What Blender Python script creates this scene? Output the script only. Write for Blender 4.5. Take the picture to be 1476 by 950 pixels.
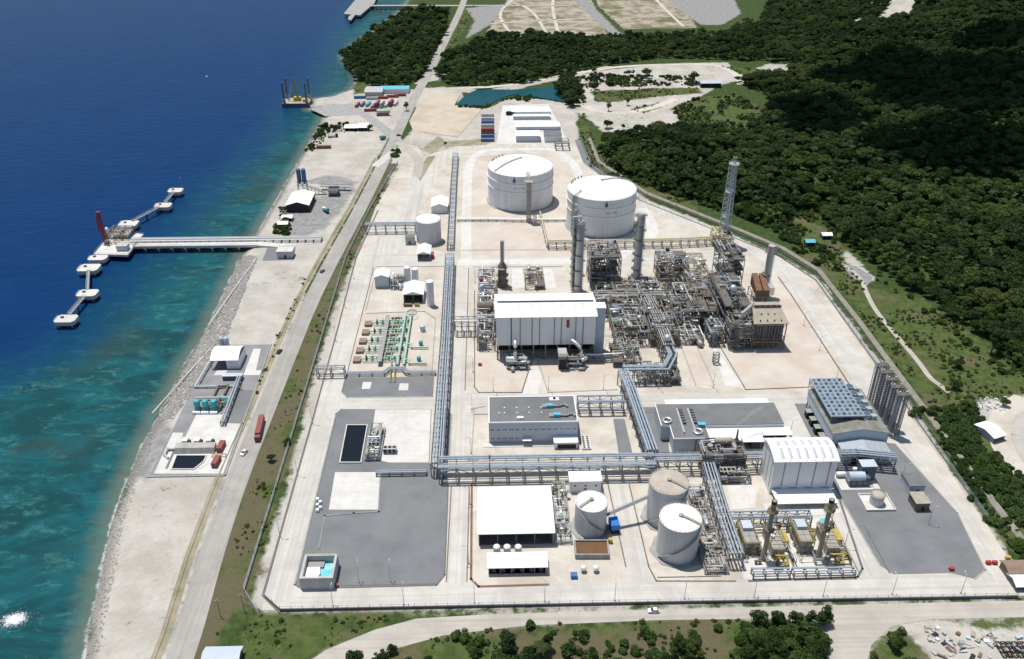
import bpy, bmesh, math, random
import numpy as np
from mathutils import Vector, noise
for o in list(bpy.data.objects): bpy.data.objects.remove(o, do_unlink=True)
SC = bpy.context.scene
COL = SC.collection
rnd = random.Random(7)
rad = math.radians

# ------------------------------------------------------------------ camera, sky, sun, exposure
CAM_H, PITCH, YAW, FPX = 250.0, rad(30.5), rad(-1.5), 1250.0
cd = bpy.data.cameras.new('camera'); cam = bpy.data.objects.new('camera', cd); COL.objects.link(cam)
cam.location = (0, 0, CAM_H); cam.rotation_euler = (rad(90) - PITCH, 0, YAW)
cd.sensor_width = 36; cd.lens = 36 * FPX / 1476.0; cd.clip_start = 1; cd.clip_end = 60000
SC.camera = cam
SUN_EL, SUN_AZ = rad(75), rad(-40)          # azimuth from +Y towards +X: high, behind and a little left
wd = bpy.data.worlds.new('World'); SC.world = wd; wd.use_nodes = True
nt = wd.node_tree; bgn = nt.nodes['Background']
sky = nt.nodes.new('ShaderNodeTexSky'); sky.sky_type = 'NISHITA'; sky.sun_disc = False
sky.sun_elevation = SUN_EL; sky.sun_rotation = SUN_AZ; sky.altitude = 250; sky.air_density = 1.0; sky.dust_density = 1.2
nt.links.new(sky.outputs[0], bgn.inputs[0]); bgn.inputs[1].default_value = 0.095
sl = bpy.data.lights.new('sun', 'SUN'); sl.energy = 4.3; sl.angle = rad(0.53); sl.color = (1.0, 0.96, 0.9)
so = bpy.data.objects.new('sun', sl); COL.objects.link(so); so.location = (0, 0, 3000)
SUNV = Vector((math.sin(SUN_AZ) * math.cos(SUN_EL), math.cos(SUN_AZ) * math.cos(SUN_EL), math.sin(SUN_EL)))
so.rotation_euler = SUNV.to_track_quat('Z', 'Y').to_euler()
SC.view_settings.view_transform = 'Standard'; SC.view_settings.look = 'None'
SC.view_settings.exposure = 0.12; SC.view_settings.gamma = 1.0; SC.view_settings.use_curve_mapping = False
SC.render.engine = 'CYCLES'

# ------------------------------------------------------------------ survey: a photograph point on a level plane -> place in metres
def g(px, py, z=0.0):
    u, v = (px - 738) / FPX, (475 - py) / FPX
    dy = math.cos(PITCH) + v * math.sin(PITCH); dz = -math.sin(PITCH) + v * math.cos(PITCH)
    c, s = math.cos(YAW), math.sin(YAW)
    t = (z - CAM_H) / dz
    return Vector(((u * c - dy * s) * t, (u * s + dy * c) * t, z))
def gl(pts, z=0.0): return [g(a, b, z) for a, b in pts]
def hz(px, pb, pt):                                   # height of a thing with its foot at pb and its top at pt
    b = g(px, pb); lo, hi = 0.0, 160.0
    c, s = math.cos(-YAW), math.sin(-YAW); Y = b.x * s + b.y * c
    for _ in range(40):
        m = (lo + hi) / 2; Z = m - CAM_H
        y = 475 - FPX * (Y * math.sin(PITCH) + Z * math.cos(PITCH)) / (Y * math.cos(PITCH) - Z * math.sin(PITCH))
        if y > pt: lo = m
        else: hi = m
    return lo

# ------------------------------------------------------------------ materials
MATS = {}
def nd(t, typ, **kw):
    n = t.nodes.new(typ)
    for k, v in kw.items(): setattr(n, k, v)
    return n
def mat(name, col, rough=0.7, metal=0.0, col2=None, scale=0.3, amt=0.5, bump=0.0, bscale=3.0, streak=False, spec=0.4, detail=5, stain=None, joint=0, tracks=None):
    if name in MATS: return MATS[name]
    m = bpy.data.materials.new(name); m.use_nodes = True; t = m.node_tree
    b = t.nodes['Principled BSDF']; b.inputs['Roughness'].default_value = rough; b.inputs['Metallic'].default_value = metal
    b.inputs['Specular IOR Level'].default_value = spec
    geo = nd(t, 'ShaderNodeNewGeometry'); mp = nd(t, 'ShaderNodeMapping')
    t.links.new(geo.outputs['Position'], mp.inputs[0])
    if streak: mp.inputs['Scale'].default_value = (1, 1, 0.12)
    n = nd(t, 'ShaderNodeTexNoise'); n.inputs['Scale'].default_value = scale; n.inputs['Detail'].default_value = detail; n.inputs['Roughness'].default_value = 0.62
    t.links.new(mp.outputs[0], n.inputs['Vector'])
    mr = nd(t, 'ShaderNodeMapRange'); mr.inputs[1].default_value = 0.36; mr.inputs[2].default_value = 0.68
    t.links.new(n.outputs[0], mr.inputs[0])
    mx = nd(t, 'ShaderNodeMix', data_type='RGBA')
    c2 = col2 or tuple(c * (1 - amt * 0.45) for c in col)
    mx.inputs[6].default_value = (*col, 1); mx.inputs[7].default_value = (*c2, 1)
    t.links.new(mr.outputs[0], mx.inputs[0]); out = mx.outputs[2]
    if stain:                                            # dried mud, rust and water marks
        n3 = nd(t, 'ShaderNodeTexNoise'); n3.inputs['Scale'].default_value = 0.035; n3.inputs['Detail'].default_value = 9; n3.inputs['Roughness'].default_value = 0.72; n3.inputs['Distortion'].default_value = 0.6
        t.links.new(geo.outputs['Position'], n3.inputs['Vector']); r3 = nd(t, 'ShaderNodeMapRange'); r3.inputs[1].default_value = 0.47; r3.inputs[2].default_value = 0.68; r3.inputs[4].default_value = 0.8
        t.links.new(n3.outputs[0], r3.inputs[0]); m3 = nd(t, 'ShaderNodeMix', data_type='RGBA'); m3.inputs[7].default_value = (*stain, 1); t.links.new(r3.outputs[0], m3.inputs[0]); t.links.new(out, m3.inputs[6]); out = m3.outputs[2]
    if tracks:                                           # wheel wear along the way the traffic runs
        mt = nd(t, 'ShaderNodeMapping'); mt.inputs['Scale'].default_value = (0.55, 0.006, 1) if tracks == 'y' else (0.006, 0.55, 1); t.links.new(geo.outputs['Position'], mt.inputs[0])
        n6 = nd(t, 'ShaderNodeTexNoise'); n6.inputs['Scale'].default_value = 1.0; n6.inputs['Detail'].default_value = 6; t.links.new(mt.outputs[0], n6.inputs['Vector']); r6 = nd(t, 'ShaderNodeMapRange'); r6.inputs[1].default_value = 0.46; r6.inputs[2].default_value = 0.66; r6.inputs[4].default_value = 0.5; t.links.new(n6.outputs[0], r6.inputs[0])
        m6 = nd(t, 'ShaderNodeMix', data_type='RGBA'); m6.inputs[7].default_value = (*tuple(c * 0.66 for c in col), 1); t.links.new(r6.outputs[0], m6.inputs[0]); t.links.new(out, m6.inputs[6]); out = m6.outputs[2]
    if joint:                                            # sawn joints between the cast bays
        sx = nd(t, 'ShaderNodeSeparateXYZ'); t.links.new(geo.outputs['Position'], sx.inputs[0]); prev = None
        for ax in (0, 1):
            md = nd(t, 'ShaderNodeMath', operation='PINGPONG'); md.inputs[1].default_value = joint/2; t.links.new(sx.outputs[ax], md.inputs[0])
            lt = nd(t, 'ShaderNodeMath', operation='LESS_THAN'); lt.inputs[1].default_value = 0.07; t.links.new(md.outputs[0], lt.inputs[0])
            if prev: mxm = nd(t, 'ShaderNodeMath', operation='MAXIMUM'); t.links.new(prev, mxm.inputs[0]); t.links.new(lt.outputs[0], mxm.inputs[1]); prev = mxm.outputs[0]
            else: prev = lt.outputs[0]
        sc_ = nd(t, 'ShaderNodeMath', operation='MULTIPLY'); sc_.inputs[1].default_value = 0.22; t.links.new(prev, sc_.inputs[0])
        m4 = nd(t, 'ShaderNodeMix', data_type='RGBA'); m4.inputs[7].default_value = (0.2, 0.19, 0.17, 1); t.links.new(sc_.outputs[0], m4.inputs[0]); t.links.new(out, m4.inputs[6]); out = m4.outputs[2]
    t.links.new(out, b.inputs['Base Color'])
    if bump:
        n2 = nd(t, 'ShaderNodeTexNoise'); n2.inputs['Scale'].default_value = bscale; n2.inputs['Detail'].default_value = 4
        t.links.new(geo.outputs['Position'], n2.inputs['Vector'])
        bp = nd(t, 'ShaderNodeBump'); bp.inputs['Strength'].default_value = 0.5; bp.inputs['Distance'].default_value = bump
        t.links.new(n2.outputs[0], bp.inputs['Height']); t.links.new(bp.outputs[0], b.inputs['Normal'])
    MATS[name] = m
    return m
M = mat
M('conc', (0.545, 0.525, 0.48), 0.85, col2=(0.465, 0.445, 0.40), scale=0.12, stain=(0.38, 0.36, 0.325), joint=6, tracks='y')
M('conc_e', (0.545, 0.525, 0.48), 0.85, col2=(0.465, 0.445, 0.40), scale=0.12, stain=(0.38, 0.36, 0.325), joint=6, tracks='x')                 # road concrete
M('conc_w', (0.60, 0.59, 0.56), 0.85, col2=(0.53, 0.515, 0.48), scale=0.2, stain=(0.44, 0.415, 0.37), joint=6)
M('conc_m', (0.46, 0.46, 0.45), 0.85, col2=(0.36, 0.355, 0.34), scale=0.25, streak=True)
M('conc_g', (0.34, 0.34, 0.33), 0.85, col2=(0.24, 0.235, 0.22), scale=0.25, streak=True)
M('lime', (0.55, 0.515, 0.455), 0.95, col2=(0.46, 0.42, 0.355), scale=0.06, stain=(0.34, 0.295, 0.23))                    # limestone fill
M('pink', (0.53, 0.49, 0.43), 0.95, col2=(0.48, 0.415, 0.345), scale=0.07, stain=(0.44, 0.355, 0.28))
M('gravel', (0.182, 0.190, 0.196), 0.95, col2=(0.142, 0.147, 0.152), scale=0.08, bump=0.05, bscale=6, stain=(0.20, 0.205, 0.205))
M('gravel_l', (0.25, 0.255, 0.255), 0.95, col2=(0.19, 0.19, 0.19), scale=0.1)
M('mroad', (0.37, 0.355, 0.325), 0.9, col2=(0.30, 0.285, 0.26), scale=0.09, stain=(0.25, 0.235, 0.205), tracks='y')
M('dirtroad', (0.45, 0.42, 0.37), 0.95, col2=(0.37, 0.345, 0.30), scale=0.08, stain=(0.32, 0.29, 0.24), tracks='x')
M('white', (0.80, 0.80, 0.79), 0.45, col2=(0.74, 0.74, 0.73), scale=0.15)
M('wall', (0.73, 0.74, 0.75), 0.5, col2=(0.66, 0.67, 0.68), scale=0.2, streak=True)
M('wallblue', (0.47, 0.53, 0.59), 0.5, col2=(0.41, 0.47, 0.53), scale=0.2)
M('tankw', (0.73, 0.745, 0.76), 0.5, col2=(0.61, 0.62, 0.625), scale=0.25, streak=True)
M('tankroof', (0.80, 0.79, 0.77), 0.55, col2=(0.74, 0.73, 0.70), scale=0.2)
M('tankdirty', (0.46, 0.41, 0.36), 0.8, col2=(0.36, 0.31, 0.26), scale=0.25)
M('tankgrey', (0.60, 0.60, 0.605), 0.6, col2=(0.50, 0.49, 0.48), scale=0.3, streak=True)
M('roofgrey', (0.165, 0.17, 0.17), 0.85, col2=(0.13, 0.135, 0.135), scale=0.15)
M('steel', (0.20, 0.215, 0.23), 0.6, 0.1, scale=0.8)
M('galv', (0.44, 0.49, 0.53), 0.42, 0.25, col2=(0.35, 0.40, 0.44), scale=0.7)
M('pipe', (0.45, 0.52, 0.57), 0.35, 0.3, col2=(0.34, 0.40, 0.45), scale=0.6)
M('alu', (0.62, 0.62, 0.61), 0.35, 0.45, col2=(0.5, 0.5, 0.49), scale=0.5)
M('dkgrey', (0.13, 0.13, 0.13), 0.6, scale=0.6)
M('grating', (0.15, 0.135, 0.115), 0.7, col2=(0.09, 0.08, 0.07), scale=0.9)
M('moss', (0.23, 0.25, 0.24), 0.8, col2=(0.15, 0.15, 0.10), scale=0.2)
M('greyv', (0.35, 0.345, 0.33), 0.5, 0.15, col2=(0.25, 0.24, 0.22), scale=0.35, streak=True)
M('brownst', (0.20, 0.165, 0.12), 0.75, col2=(0.115, 0.09, 0.065), scale=0.4)
M('tan', (0.38, 0.34, 0.27), 0.7, col2=(0.30, 0.26, 0.20), scale=0.4)
M('rust', (0.22, 0.115, 0.07), 0.8, col2=(0.14, 0.075, 0.05), scale=0.5)
M('armred', (0.30, 0.05, 0.045), 0.6, scale=0.5)
M('fandeck', (0.27, 0.33, 0.38), 0.5, 0.2, col2=(0.21, 0.26, 0.31), scale=0.5)
M('red', (0.42, 0.035, 0.03), 0.5, scale=0.5)
M('cred', (0.27, 0.07, 0.065), 0.6, col2=(0.20, 0.05, 0.045), scale=0.6)
M('cblue', (0.06, 0.15, 0.32), 0.6, scale=0.6)
M('cgrey', (0.45, 0.46, 0.46), 0.6, scale=0.6)
M('cteal', (0.12, 0.33, 0.37), 0.6, scale=0.6)
M('yellow', (0.48, 0.36, 0.06), 0.55, scale=0.5)
M('yellowp', (0.66, 0.58, 0.30), 0.5, scale=0.5)
M('stackm', (0.30, 0.265, 0.185), 0.6, col2=(0.24, 0.215, 0.16), scale=0.4, streak=True)
M('bank', (0.27, 0.25, 0.21), 0.95, col2=(0.17, 0.16, 0.125), scale=0.5)
M('verge', (0.34, 0.30, 0.225), 0.95, col2=(0.24, 0.215, 0.14), scale=0.15, stain=(0.13, 0.135, 0.06))
M('sandpad', (0.50, 0.44, 0.355), 0.95, col2=(0.43, 0.37, 0.29), scale=0.08, stain=(0.36, 0.30, 0.22))
M('olive', (0.24, 0.205, 0.09), 0.7, scale=0.5)
M('pit', (0.27, 0.19, 0.145), 0.8, col2=(0.2, 0.14, 0.11), scale=0.5)
M('green', (0.38, 0.57, 0.46), 0.5, scale=0.5)
M('teal', (0.06, 0.40, 0.42), 0.5, scale=0.5)
M('cyan', (0.12, 0.45, 0.58), 0.5, scale=0.5)
M('blue', (0.03, 0.22, 0.62), 0.45, scale=0.5)
M('dkblue', (0.075, 0.12, 0.17), 0.45, scale=0.5)
M('black', (0.02, 0.021, 0.023), 0.7, scale=0.5)
M('glass', (0.03, 0.04, 0.05), 0.08, spec=0.6)
M('rubber', (0.025, 0.025, 0.025), 0.85)
M('bark', (0.14, 0.10, 0.07), 0.9)
M('colgrey', (0.47, 0.46, 0.435), 0.5, 0.1, col2=(0.37, 0.355, 0.33), scale=0.3, streak=True)
M('rock', (0.40, 0.385, 0.36), 0.95, col2=(0.27, 0.26, 0.24), scale=0.5)
M('mesh', (0.42, 0.43, 0.42), 0.6, 0.2)
def leafmat(name, a, b, c):
    m = bpy.data.materials.new(name); m.use_nodes = True; t = m.node_tree; p = t.nodes['Principled BSDF']
    oi = nd(t, 'ShaderNodeObjectInfo'); gi = nd(t, 'ShaderNodeNewGeometry'); n = nd(t, 'ShaderNodeTexNoise'); n.inputs['Scale'].default_value = 0.022; n.inputs['Detail'].default_value = 5
    t.links.new(gi.outputs['Position'], n.inputs['Vector'])
    ad = nd(t, 'ShaderNodeMath', operation='MULTIPLY_ADD'); ad.inputs[1].default_value = 0.55
    t.links.new(oi.outputs['Random'], ad.inputs[0]); 
    m2 = nd(t, 'ShaderNodeMath', operation='MULTIPLY_ADD'); m2.inputs[1].default_value = 0.35; m2.inputs[2].default_value = -0.1
    t.links.new(gi.outputs['Random Per Island'], m2.inputs[0])
    m3 = nd(t, 'ShaderNodeMath', operation='ADD'); t.links.new(m2.outputs[0], m3.inputs[0]); 
    m4 = nd(t, 'ShaderNodeMath', operation='MULTIPLY_ADD'); m4.inputs[1].default_value = 1.7; m4.inputs[2].default_value = -0.72
    t.links.new(n.outputs[0], m4.inputs[0]); t.links.new(m4.outputs[0], m3.inputs[1]); t.links.new(m3.outputs[0], ad.inputs[2])
    r = nd(t, 'ShaderNodeValToRGB'); e = r.color_ramp.elements
    e[0].position = 0.05; e[0].color = (*a, 1); e[1].position = 0.95; e[1].color = (*c, 1); x = e.new(0.5); x.color = (*b, 1)
    t.links.new(ad.outputs[0], r.inputs[0]); t.links.new(r.outputs[0], p.inputs['Base Color'])
    p.inputs['Roughness'].default_value = 0.65; p.inputs['Specular IOR Level'].default_value = 0.15
    tr = nd(t, 'ShaderNodeBsdfTranslucent'); t.links.new(r.outputs[0], tr.inputs[0]); ms = nd(t, 'ShaderNodeMixShader'); ms.inputs[0].default_value = 0.4
    t.links.new(p.outputs[0], ms.inputs[1]); t.links.new(tr.outputs[0], ms.inputs[2]); t.links.new(ms.outputs[0], t.nodes['Material Output'].inputs['Surface'])
    MATS[name] = m
leafmat('leaf', (0.020, 0.042, 0.012), (0.044, 0.080, 0.020), (0.112, 0.15, 0.040))
leafmat('bushleaf', (0.03, 0.06, 0.015), (0.055, 0.10, 0.024), (0.10, 0.155, 0.042))
leafmat('palmleaf', (0.026, 0.046, 0.015), (0.046, 0.074, 0.022), (0.085, 0.105, 0.038))
leafmat('scrubleaf', (0.055, 0.088, 0.022), (0.085, 0.125, 0.034), (0.14, 0.17, 0.055))
leafmat('dryleaf', (0.08, 0.075, 0.035), (0.13, 0.115, 0.055), (0.18, 0.155, 0.085))
def mm(m): return MATS[m] if isinstance(m, str) else m

# ------------------------------------------------------------------ mesh kit (world metres)
class MB:
    def __init__(s): s.v = []; s.f = []
    def add(s, vs, fs):
        k = len(s.v); s.v += [tuple(p) for p in vs]; s.f += [tuple(i + k for i in f) for f in fs]; return s
    def box(s, x0, y0, z0, x1, y1, z1):
        return s.add([(x0,y0,z0),(x1,y0,z0),(x1,y1,z0),(x0,y1,z0),(x0,y0,z1),(x1,y0,z1),(x1,y1,z1),(x0,y1,z1)],
            [(0,3,2,1),(4,5,6,7),(0,1,5,4),(1,2,6,5),(2,3,7,6),(3,0,4,7)])
    def obox(s, cx, cy, z0, lx, ly, h, a=0.0):
        c, n = math.cos(a), math.sin(a)
        q = [(cx + u*lx/2*c - v*ly/2*n, cy + u*lx/2*n + v*ly/2*c) for u, v in ((-1,-1),(1,-1),(1,1),(-1,1))]
        return s.prism(q, z0, z0 + h)
    def prism(s, poly, z0, z1):
        n = len(poly); poly = [(p[0], p[1]) for p in poly]
        if sum(poly[i][0]*poly[(i+1)%n][1]-poly[(i+1)%n][0]*poly[i][1] for i in range(n)) < 0: poly = poly[::-1]
        return s.add([(x,y,z0) for x,y in poly] + [(x,y,z1) for x,y in poly],
            [tuple(range(n))[::-1], tuple(range(n, 2*n))] + [(i, (i+1)%n, n+(i+1)%n, n+i) for i in range(n)])
    def sheet(s, poly, z):
        poly = [(p[0], p[1]) for p in poly]; n = len(poly)
        if sum(poly[i][0]*poly[(i+1)%n][1]-poly[(i+1)%n][0]*poly[i][1] for i in range(n)) < 0: poly = poly[::-1]
        return s.add([(x,y,z) for x,y in poly], [tuple(range(n))])
    def lathe(s, cx, cy, prof, n=24, cap=True):            # prof: (r, z) from the bottom up
        k = len(s.v); m = len(prof)
        for r, z in prof:
            for i in range(n):
                a = 2*math.pi*i/n; s.v.append((cx + r*math.cos(a), cy + r*math.sin(a), z))
        for j in range(m-1):
            for i in range(n):
                i2 = (i+1) % n; s.f.append((k+j*n+i, k+j*n+i2, k+(j+1)*n+i2, k+(j+1)*n+i))
        if cap:
            s.f.append(tuple(k+i for i in range(n))[::-1]); s.f.append(tuple(k+(m-1)*n+i for i in range(n)))
        return s
    def cyl(s, cx, cy, z0, z1, r, n=12, r2=None): return s.lathe(cx, cy, [(r, z0), (r if r2 is None else r2, z1)], n)
    def tube(s, pts, r, n=6, cap=True):
        pts = [Vector(p) for p in pts]; k = len(s.v); m = len(pts)
        for j, p in enumerate(pts):
            d0 = (p - pts[j-1]).normalized() if j else None; d1 = (pts[j+1] - p).normalized() if j < m-1 else None
            d = (d0 + d1) if (d0 and d1) else (d0 or d1)
            if d.length < 1e-4: d = d1
            d = d.normalized(); sc = 1.0
            if d0 and d1: sc = 1.0 / max(0.5, d.dot(d1))
            up = Vector((0,0,1)) if abs(d.z) < 0.9 else Vector((0,1,0))
            a = d.cross(up).normalized(); b = a.cross(d)
            if j and (d0 and d1): pass
            for i in range(n):
                t = 2*math.pi*(i+0.5)/n; q = p + (a*math.cos(t) + b*math.sin(t))*r*(sc if n > 4 else 1)
                s.v.append(tuple(q))
        for j in range(m-1):
            for i in range(n):
                i2 = (i+1) % n; s.f.append((k+j*n+i, k+j*n+i2, k+(j+1)*n+i2, k+(j+1)*n+i))
        if cap: s.f.append(tuple(k+i for i in range(n))[::-1]); s.f.append(tuple(k+(m-1)*n+i for i in range(n)))
        return s
    def pipe(s, pts, r, n=7):                                # one tube per straight run: no twist at corners
        for a, b in zip(pts[:-1], pts[1:]):
            a, b = Vector(a), Vector(b); d = (b-a).normalized()*r*0.7
            s.tube([a-d, b+d], r, n)
        return s
    def beam(s, a, b, w): return s.tube([a, b], w*0.707, 4)
    def hcyl(s, a, b, r, n=14):                              # vessel lying down with domed heads
        a, b = Vector(a), Vector(b); d = (b-a).normalized(); k = len(s.v)
        up = Vector((0,0,1)) if abs(d.z) < 0.9 else Vector((0,1,0)); u = d.cross(up).normalized(); w = u.cross(d)
        rings = [(a-d*r*0.5, 0.35*r), (a-d*r*0.33, 0.75*r), (a, r), (b, r), (b+d*r*0.33, 0.75*r), (b+d*r*0.5, 0.35*r)]
        for p, q in rings:
            for i in range(n):
                t = 2*math.pi*i/n; s.v.append(tuple(p + (u*math.cos(t) + w*math.sin(t))*q))
        for j in range(5):
            for i in range(n):
                i2 = (i+1) % n; s.f.append((k+j*n+i, k+j*n+i2, k+(j+1)*n+i2, k+(j+1)*n+i))
        s.f.append(tuple(k+i for i in range(n))[::-1]); s.f.append(tuple(k+5*n+i for i in range(n)))
        return s
    def sphere(s, cx, cy, cz, r, n=12, sz=1.0):
        return s.lathe(cx, cy, [(max(0.02, r*math.sin(math.pi*j/8)), cz - r*sz*math.cos(math.pi*j/8)) for j in range(9)], n)
    def gable(s, x0, y0, x1, y1, ze, zr, axis='x', over=0.0, th=0.25):  # roof slab only, ridge along axis
        x0 -= over; x1 += over; y0 -= over; y1 += over
        if axis == 'x':
            ym = (y0+y1)/2; pr = [(y0,ze),(ym,zr),(y1,ze),(y1,ze-th),(ym,zr-th),(y0,ze-th)]
            vs = [(x0,a,b) for a,b in pr] + [(x1,a,b) for a,b in pr]
        else:
            xm = (x0+x1)/2; pr = [(x0,ze),(xm,zr),(x1,ze),(x1,ze-th),(xm,zr-th),(x0,ze-th)]
            vs = [(a,y0,b) for a,b in pr] + [(a,y1,b) for a,b in pr]
        fs = [(i,(i+1)%6,6+(i+1)%6,6+i) for i in range(6)] + [(0,1,4,5)[::-1],(1,2,3,4)[::-1],(6,7,10,11),(7,8,9,10)]
        return s.add(vs, fs)
    def build(s, name, m, parent=None, smooth=False, mesh=None):
        me = bpy.data.meshes.new(name)
        off = parent.matrix_world.translation if parent else Vector((0,0,0))
        if parent: off = wloc(parent)
        vs = np.array(s.v, dtype=np.float64).reshape(-1, 3) - np.array(off)
        me.from_pydata(vs.tolist(), [], s.f); me.materials.append(mm(m))
        o = bpy.data.objects.new(name, me); COL.objects.link(o)
        if parent: o.parent = parent
        bm = bmesh.new(); bm.from_mesh(me); bmesh.ops.recalc_face_normals(bm, faces=bm.faces); bm.to_mesh(me); bm.free()
        if smooth: me.shade_smooth(); me.set_sharp_from_angle(angle=rad(42))
        return o
def wloc(o):
    v = Vector(o.location)
    while o.parent: o = o.parent; v += o.location
    return v
def tag(o, label, cat, group=None):
    o['label'] = label; o['category'] = cat
    if group: o['group'] = group
    return o
def thing(name, label, cat, loc, group=None, rz=0.0):
    o = bpy.data.objects.new(name, None); COL.objects.link(o); o.location = loc; o.rotation_euler = (0, 0, rz); o.empty_display_size = 0.5
    return tag(o, label, cat, group)
def struct(o, kind='structure'): o['kind'] = kind; return o
def copy_tree(o, parent=None):
    c = o.copy(); COL.objects.link(c)
    if parent: c.parent = parent
    for ch in list(o.children): copy_tree(ch, c)
    return c
def one(mb, name, m, label, cat, group=None, smooth=False):      # a thing that is one mesh, origin at its base
    vs = np.array(mb.v); c = Vector(((vs[:,0].min()+vs[:,0].max())/2, (vs[:,1].min()+vs[:,1].max())/2, vs[:,2].min()))
    mb.v = [(x-c.x, y-c.y, z-c.z) for x, y, z in mb.v]
    o = mb.build(name, m, None, smooth); o.location = c
    return tag(o, label, cat, group)

# ================================================================== THE LAND
SEA = -3.0
SHORE_PX = [(118,985),(124,950),(128,905),(142,850),(158,765),(176,710),(204,645),(232,592),(262,533),(300,472),(338,390),(348,368),(376,328),(398,290),(416,258),(442,213),(462,178),(466,163),(446,158),(452,143),(478,140),(505,130),(514,116),(509,100),(496,88),(494,78),(512,62),(548,38),(574,18),(590,0)]
SHORE = [(p.x, p.y) for p in gl(SHORE_PX, SEA)]
SHORE = [(-150,-20000), (-150,-300), (-142, 60)] + SHORE + [(-60,1600),(-20,2200),(-20,20000)]
DEEP_PX = [(-150,560),(0,548),(70,520),(130,478),(190,412),(250,352),(300,290),(352,236),(402,186),(436,142),(466,104),(488,54),(515,10)]
DEEP = [(-900,330)] + [(p.x, p.y) for p in gl(DEEP_PX, SEA)] + [(-90,20000)]
def seg_dist(X, Y, pts):
    D = np.full(X.shape, 1e9)
    for (ax, ay), (bx, by) in zip(pts[:-1], pts[1:]):
        dx, dy = bx-ax, by-ay; L = dx*dx+dy*dy + 1e-9
        t = np.clip(((X-ax)*dx + (Y-ay)*dy)/L, 0, 1)
        D = np.minimum(D, np.hypot(X-ax-t*dx, Y-ay-t*dy))
    return D
def inside(X, Y, poly):
    r = np.zeros(X.shape, bool); n = len(poly)
    for i in range(n):
        (ax, ay), (bx, by) = poly[i], poly[(i+1) % n]
        if ay == by: continue
        c = ((ay > Y) != (by > Y)) & (X < (bx-ax)*(Y-ay)/(by-ay) + ax); r ^= c
    return r
def sdf(X, Y, poly): return np.where(inside(X, Y, poly), 1, -1) * seg_dist(X, Y, poly + [poly[0]])
def pxpoly(pts): return [(p.x, p.y) for p in gl(pts)]
LANDPOLY = SHORE + [(30000,20000),(30000,-20000)]
DEEPPOLY = DEEP + [(-30000,20000),(-30000,330)]
POND = pxpoly([(656,152),(678,133),(692,127),(737,128),(776,125),(796,122),(816,146),(800,143),(770,138),(737,135),(722,140),(699,153)])
FORESTS = {k: pxpoly(v) for k, v in dict(
  coast=[(500,96),(494,84),(510,66),(548,42),(575,24),(615,14),(648,18),(640,50),(625,80),(612,106),(598,120),(560,128),(527,122),(512,112)],
  band=[(628,112),(634,88),(660,74),(700,58),(790,52),(872,56),(960,54),(1040,52),(1080,32),(1110,60),(1160,92),(1080,88),(960,84),(880,94),(825,106),(760,120),(690,124),(645,122)],
  hill=[(862,220),(880,200),(925,190),(975,186),(1010,192),(1060,196),(1098,172),(1110,140),(1060,118),(1120,112),(1152,96),(1090,62),(1100,20),(1150,-60),(1900,-60),(1900,600),(1476,545),(1440,500),(1400,478),(1330,428),(1262,395),(1240,372),(1212,345),(1190,318),(1150,305),(1120,330),(1080,318),(1010,292),(940,268),(888,248)],
  mangrove=[(800,128),(806,112),(822,112),(836,132),(842,150),(826,158),(812,148)],
  quarryrim=[(830,112),(868,104),(930,110),(1000,112),(1010,124),(930,124),(850,132)],
).items()}
SANDS = [pxpoly(v) for v in (
  [(60,985),(112,940),(124,900),(150,770),(228,600),(345,370),(395,290),(460,180),(440,160),(450,138),(500,128),(530,126),(590,130),(620,125),(560,200),(500,310),(450,400),(405,510),(350,680),(300,800),(240,985)],
  [(385,890),(362,868),(376,800),(412,700),(452,545),(482,440),(540,300),(580,230),(618,190),(590,130),(640,125),(668,136),(655,152),(700,156),(745,138),(800,146),(830,150),(835,215),(900,262),(930,285),(1060,340),(1180,400),(1260,510),(1340,625),(1476,830),(1476,862),(440,884)],
  [(832,162),(815,112),(872,101),(960,92),(1050,90),(1062,108),(1110,92),(1150,93),(1150,106),(1062,116),(1040,122),(990,150),(978,170),(990,182),(950,188),(872,190),(846,172)],
  [(1400,578),(1476,568),(1560,600),(1560,720),(1476,690),(1448,662),(1432,630),(1406,602)],
  [(1262,905),(1340,892),(1476,888),(1560,900),(1560,985),(1240,985)],
  [(698,52),(728,8),(742,-30),(840,-30),(874,50),(800,54)], [(862,8),(850,-30),(960,-30),(1004,40),(900,42)],
  [(648,129),(740,124),(826,106),(880,94),(884,97),(828,110),(742,128),(650,134)],
  [(470,935),(560,905),(760,885),(1476,868),(1476,892),(1330,893),(1262,912),(1240,985),(1205,985),(1170,905),(950,895),(760,905),(640,920),(520,985),(400,985)],
  [(548,262),(575,210),(600,180),(660,188),(650,240),(560,335),(540,330)],
  [(1205,372),(1222,362),(1262,402),(1250,410)], [(596,122),(618,104),(648,104),(640,114)],
  [(1188,40),(1240,22),(1262,26),(1292,0),(1322,0),(1306,24),(1240,36)])]
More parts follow.
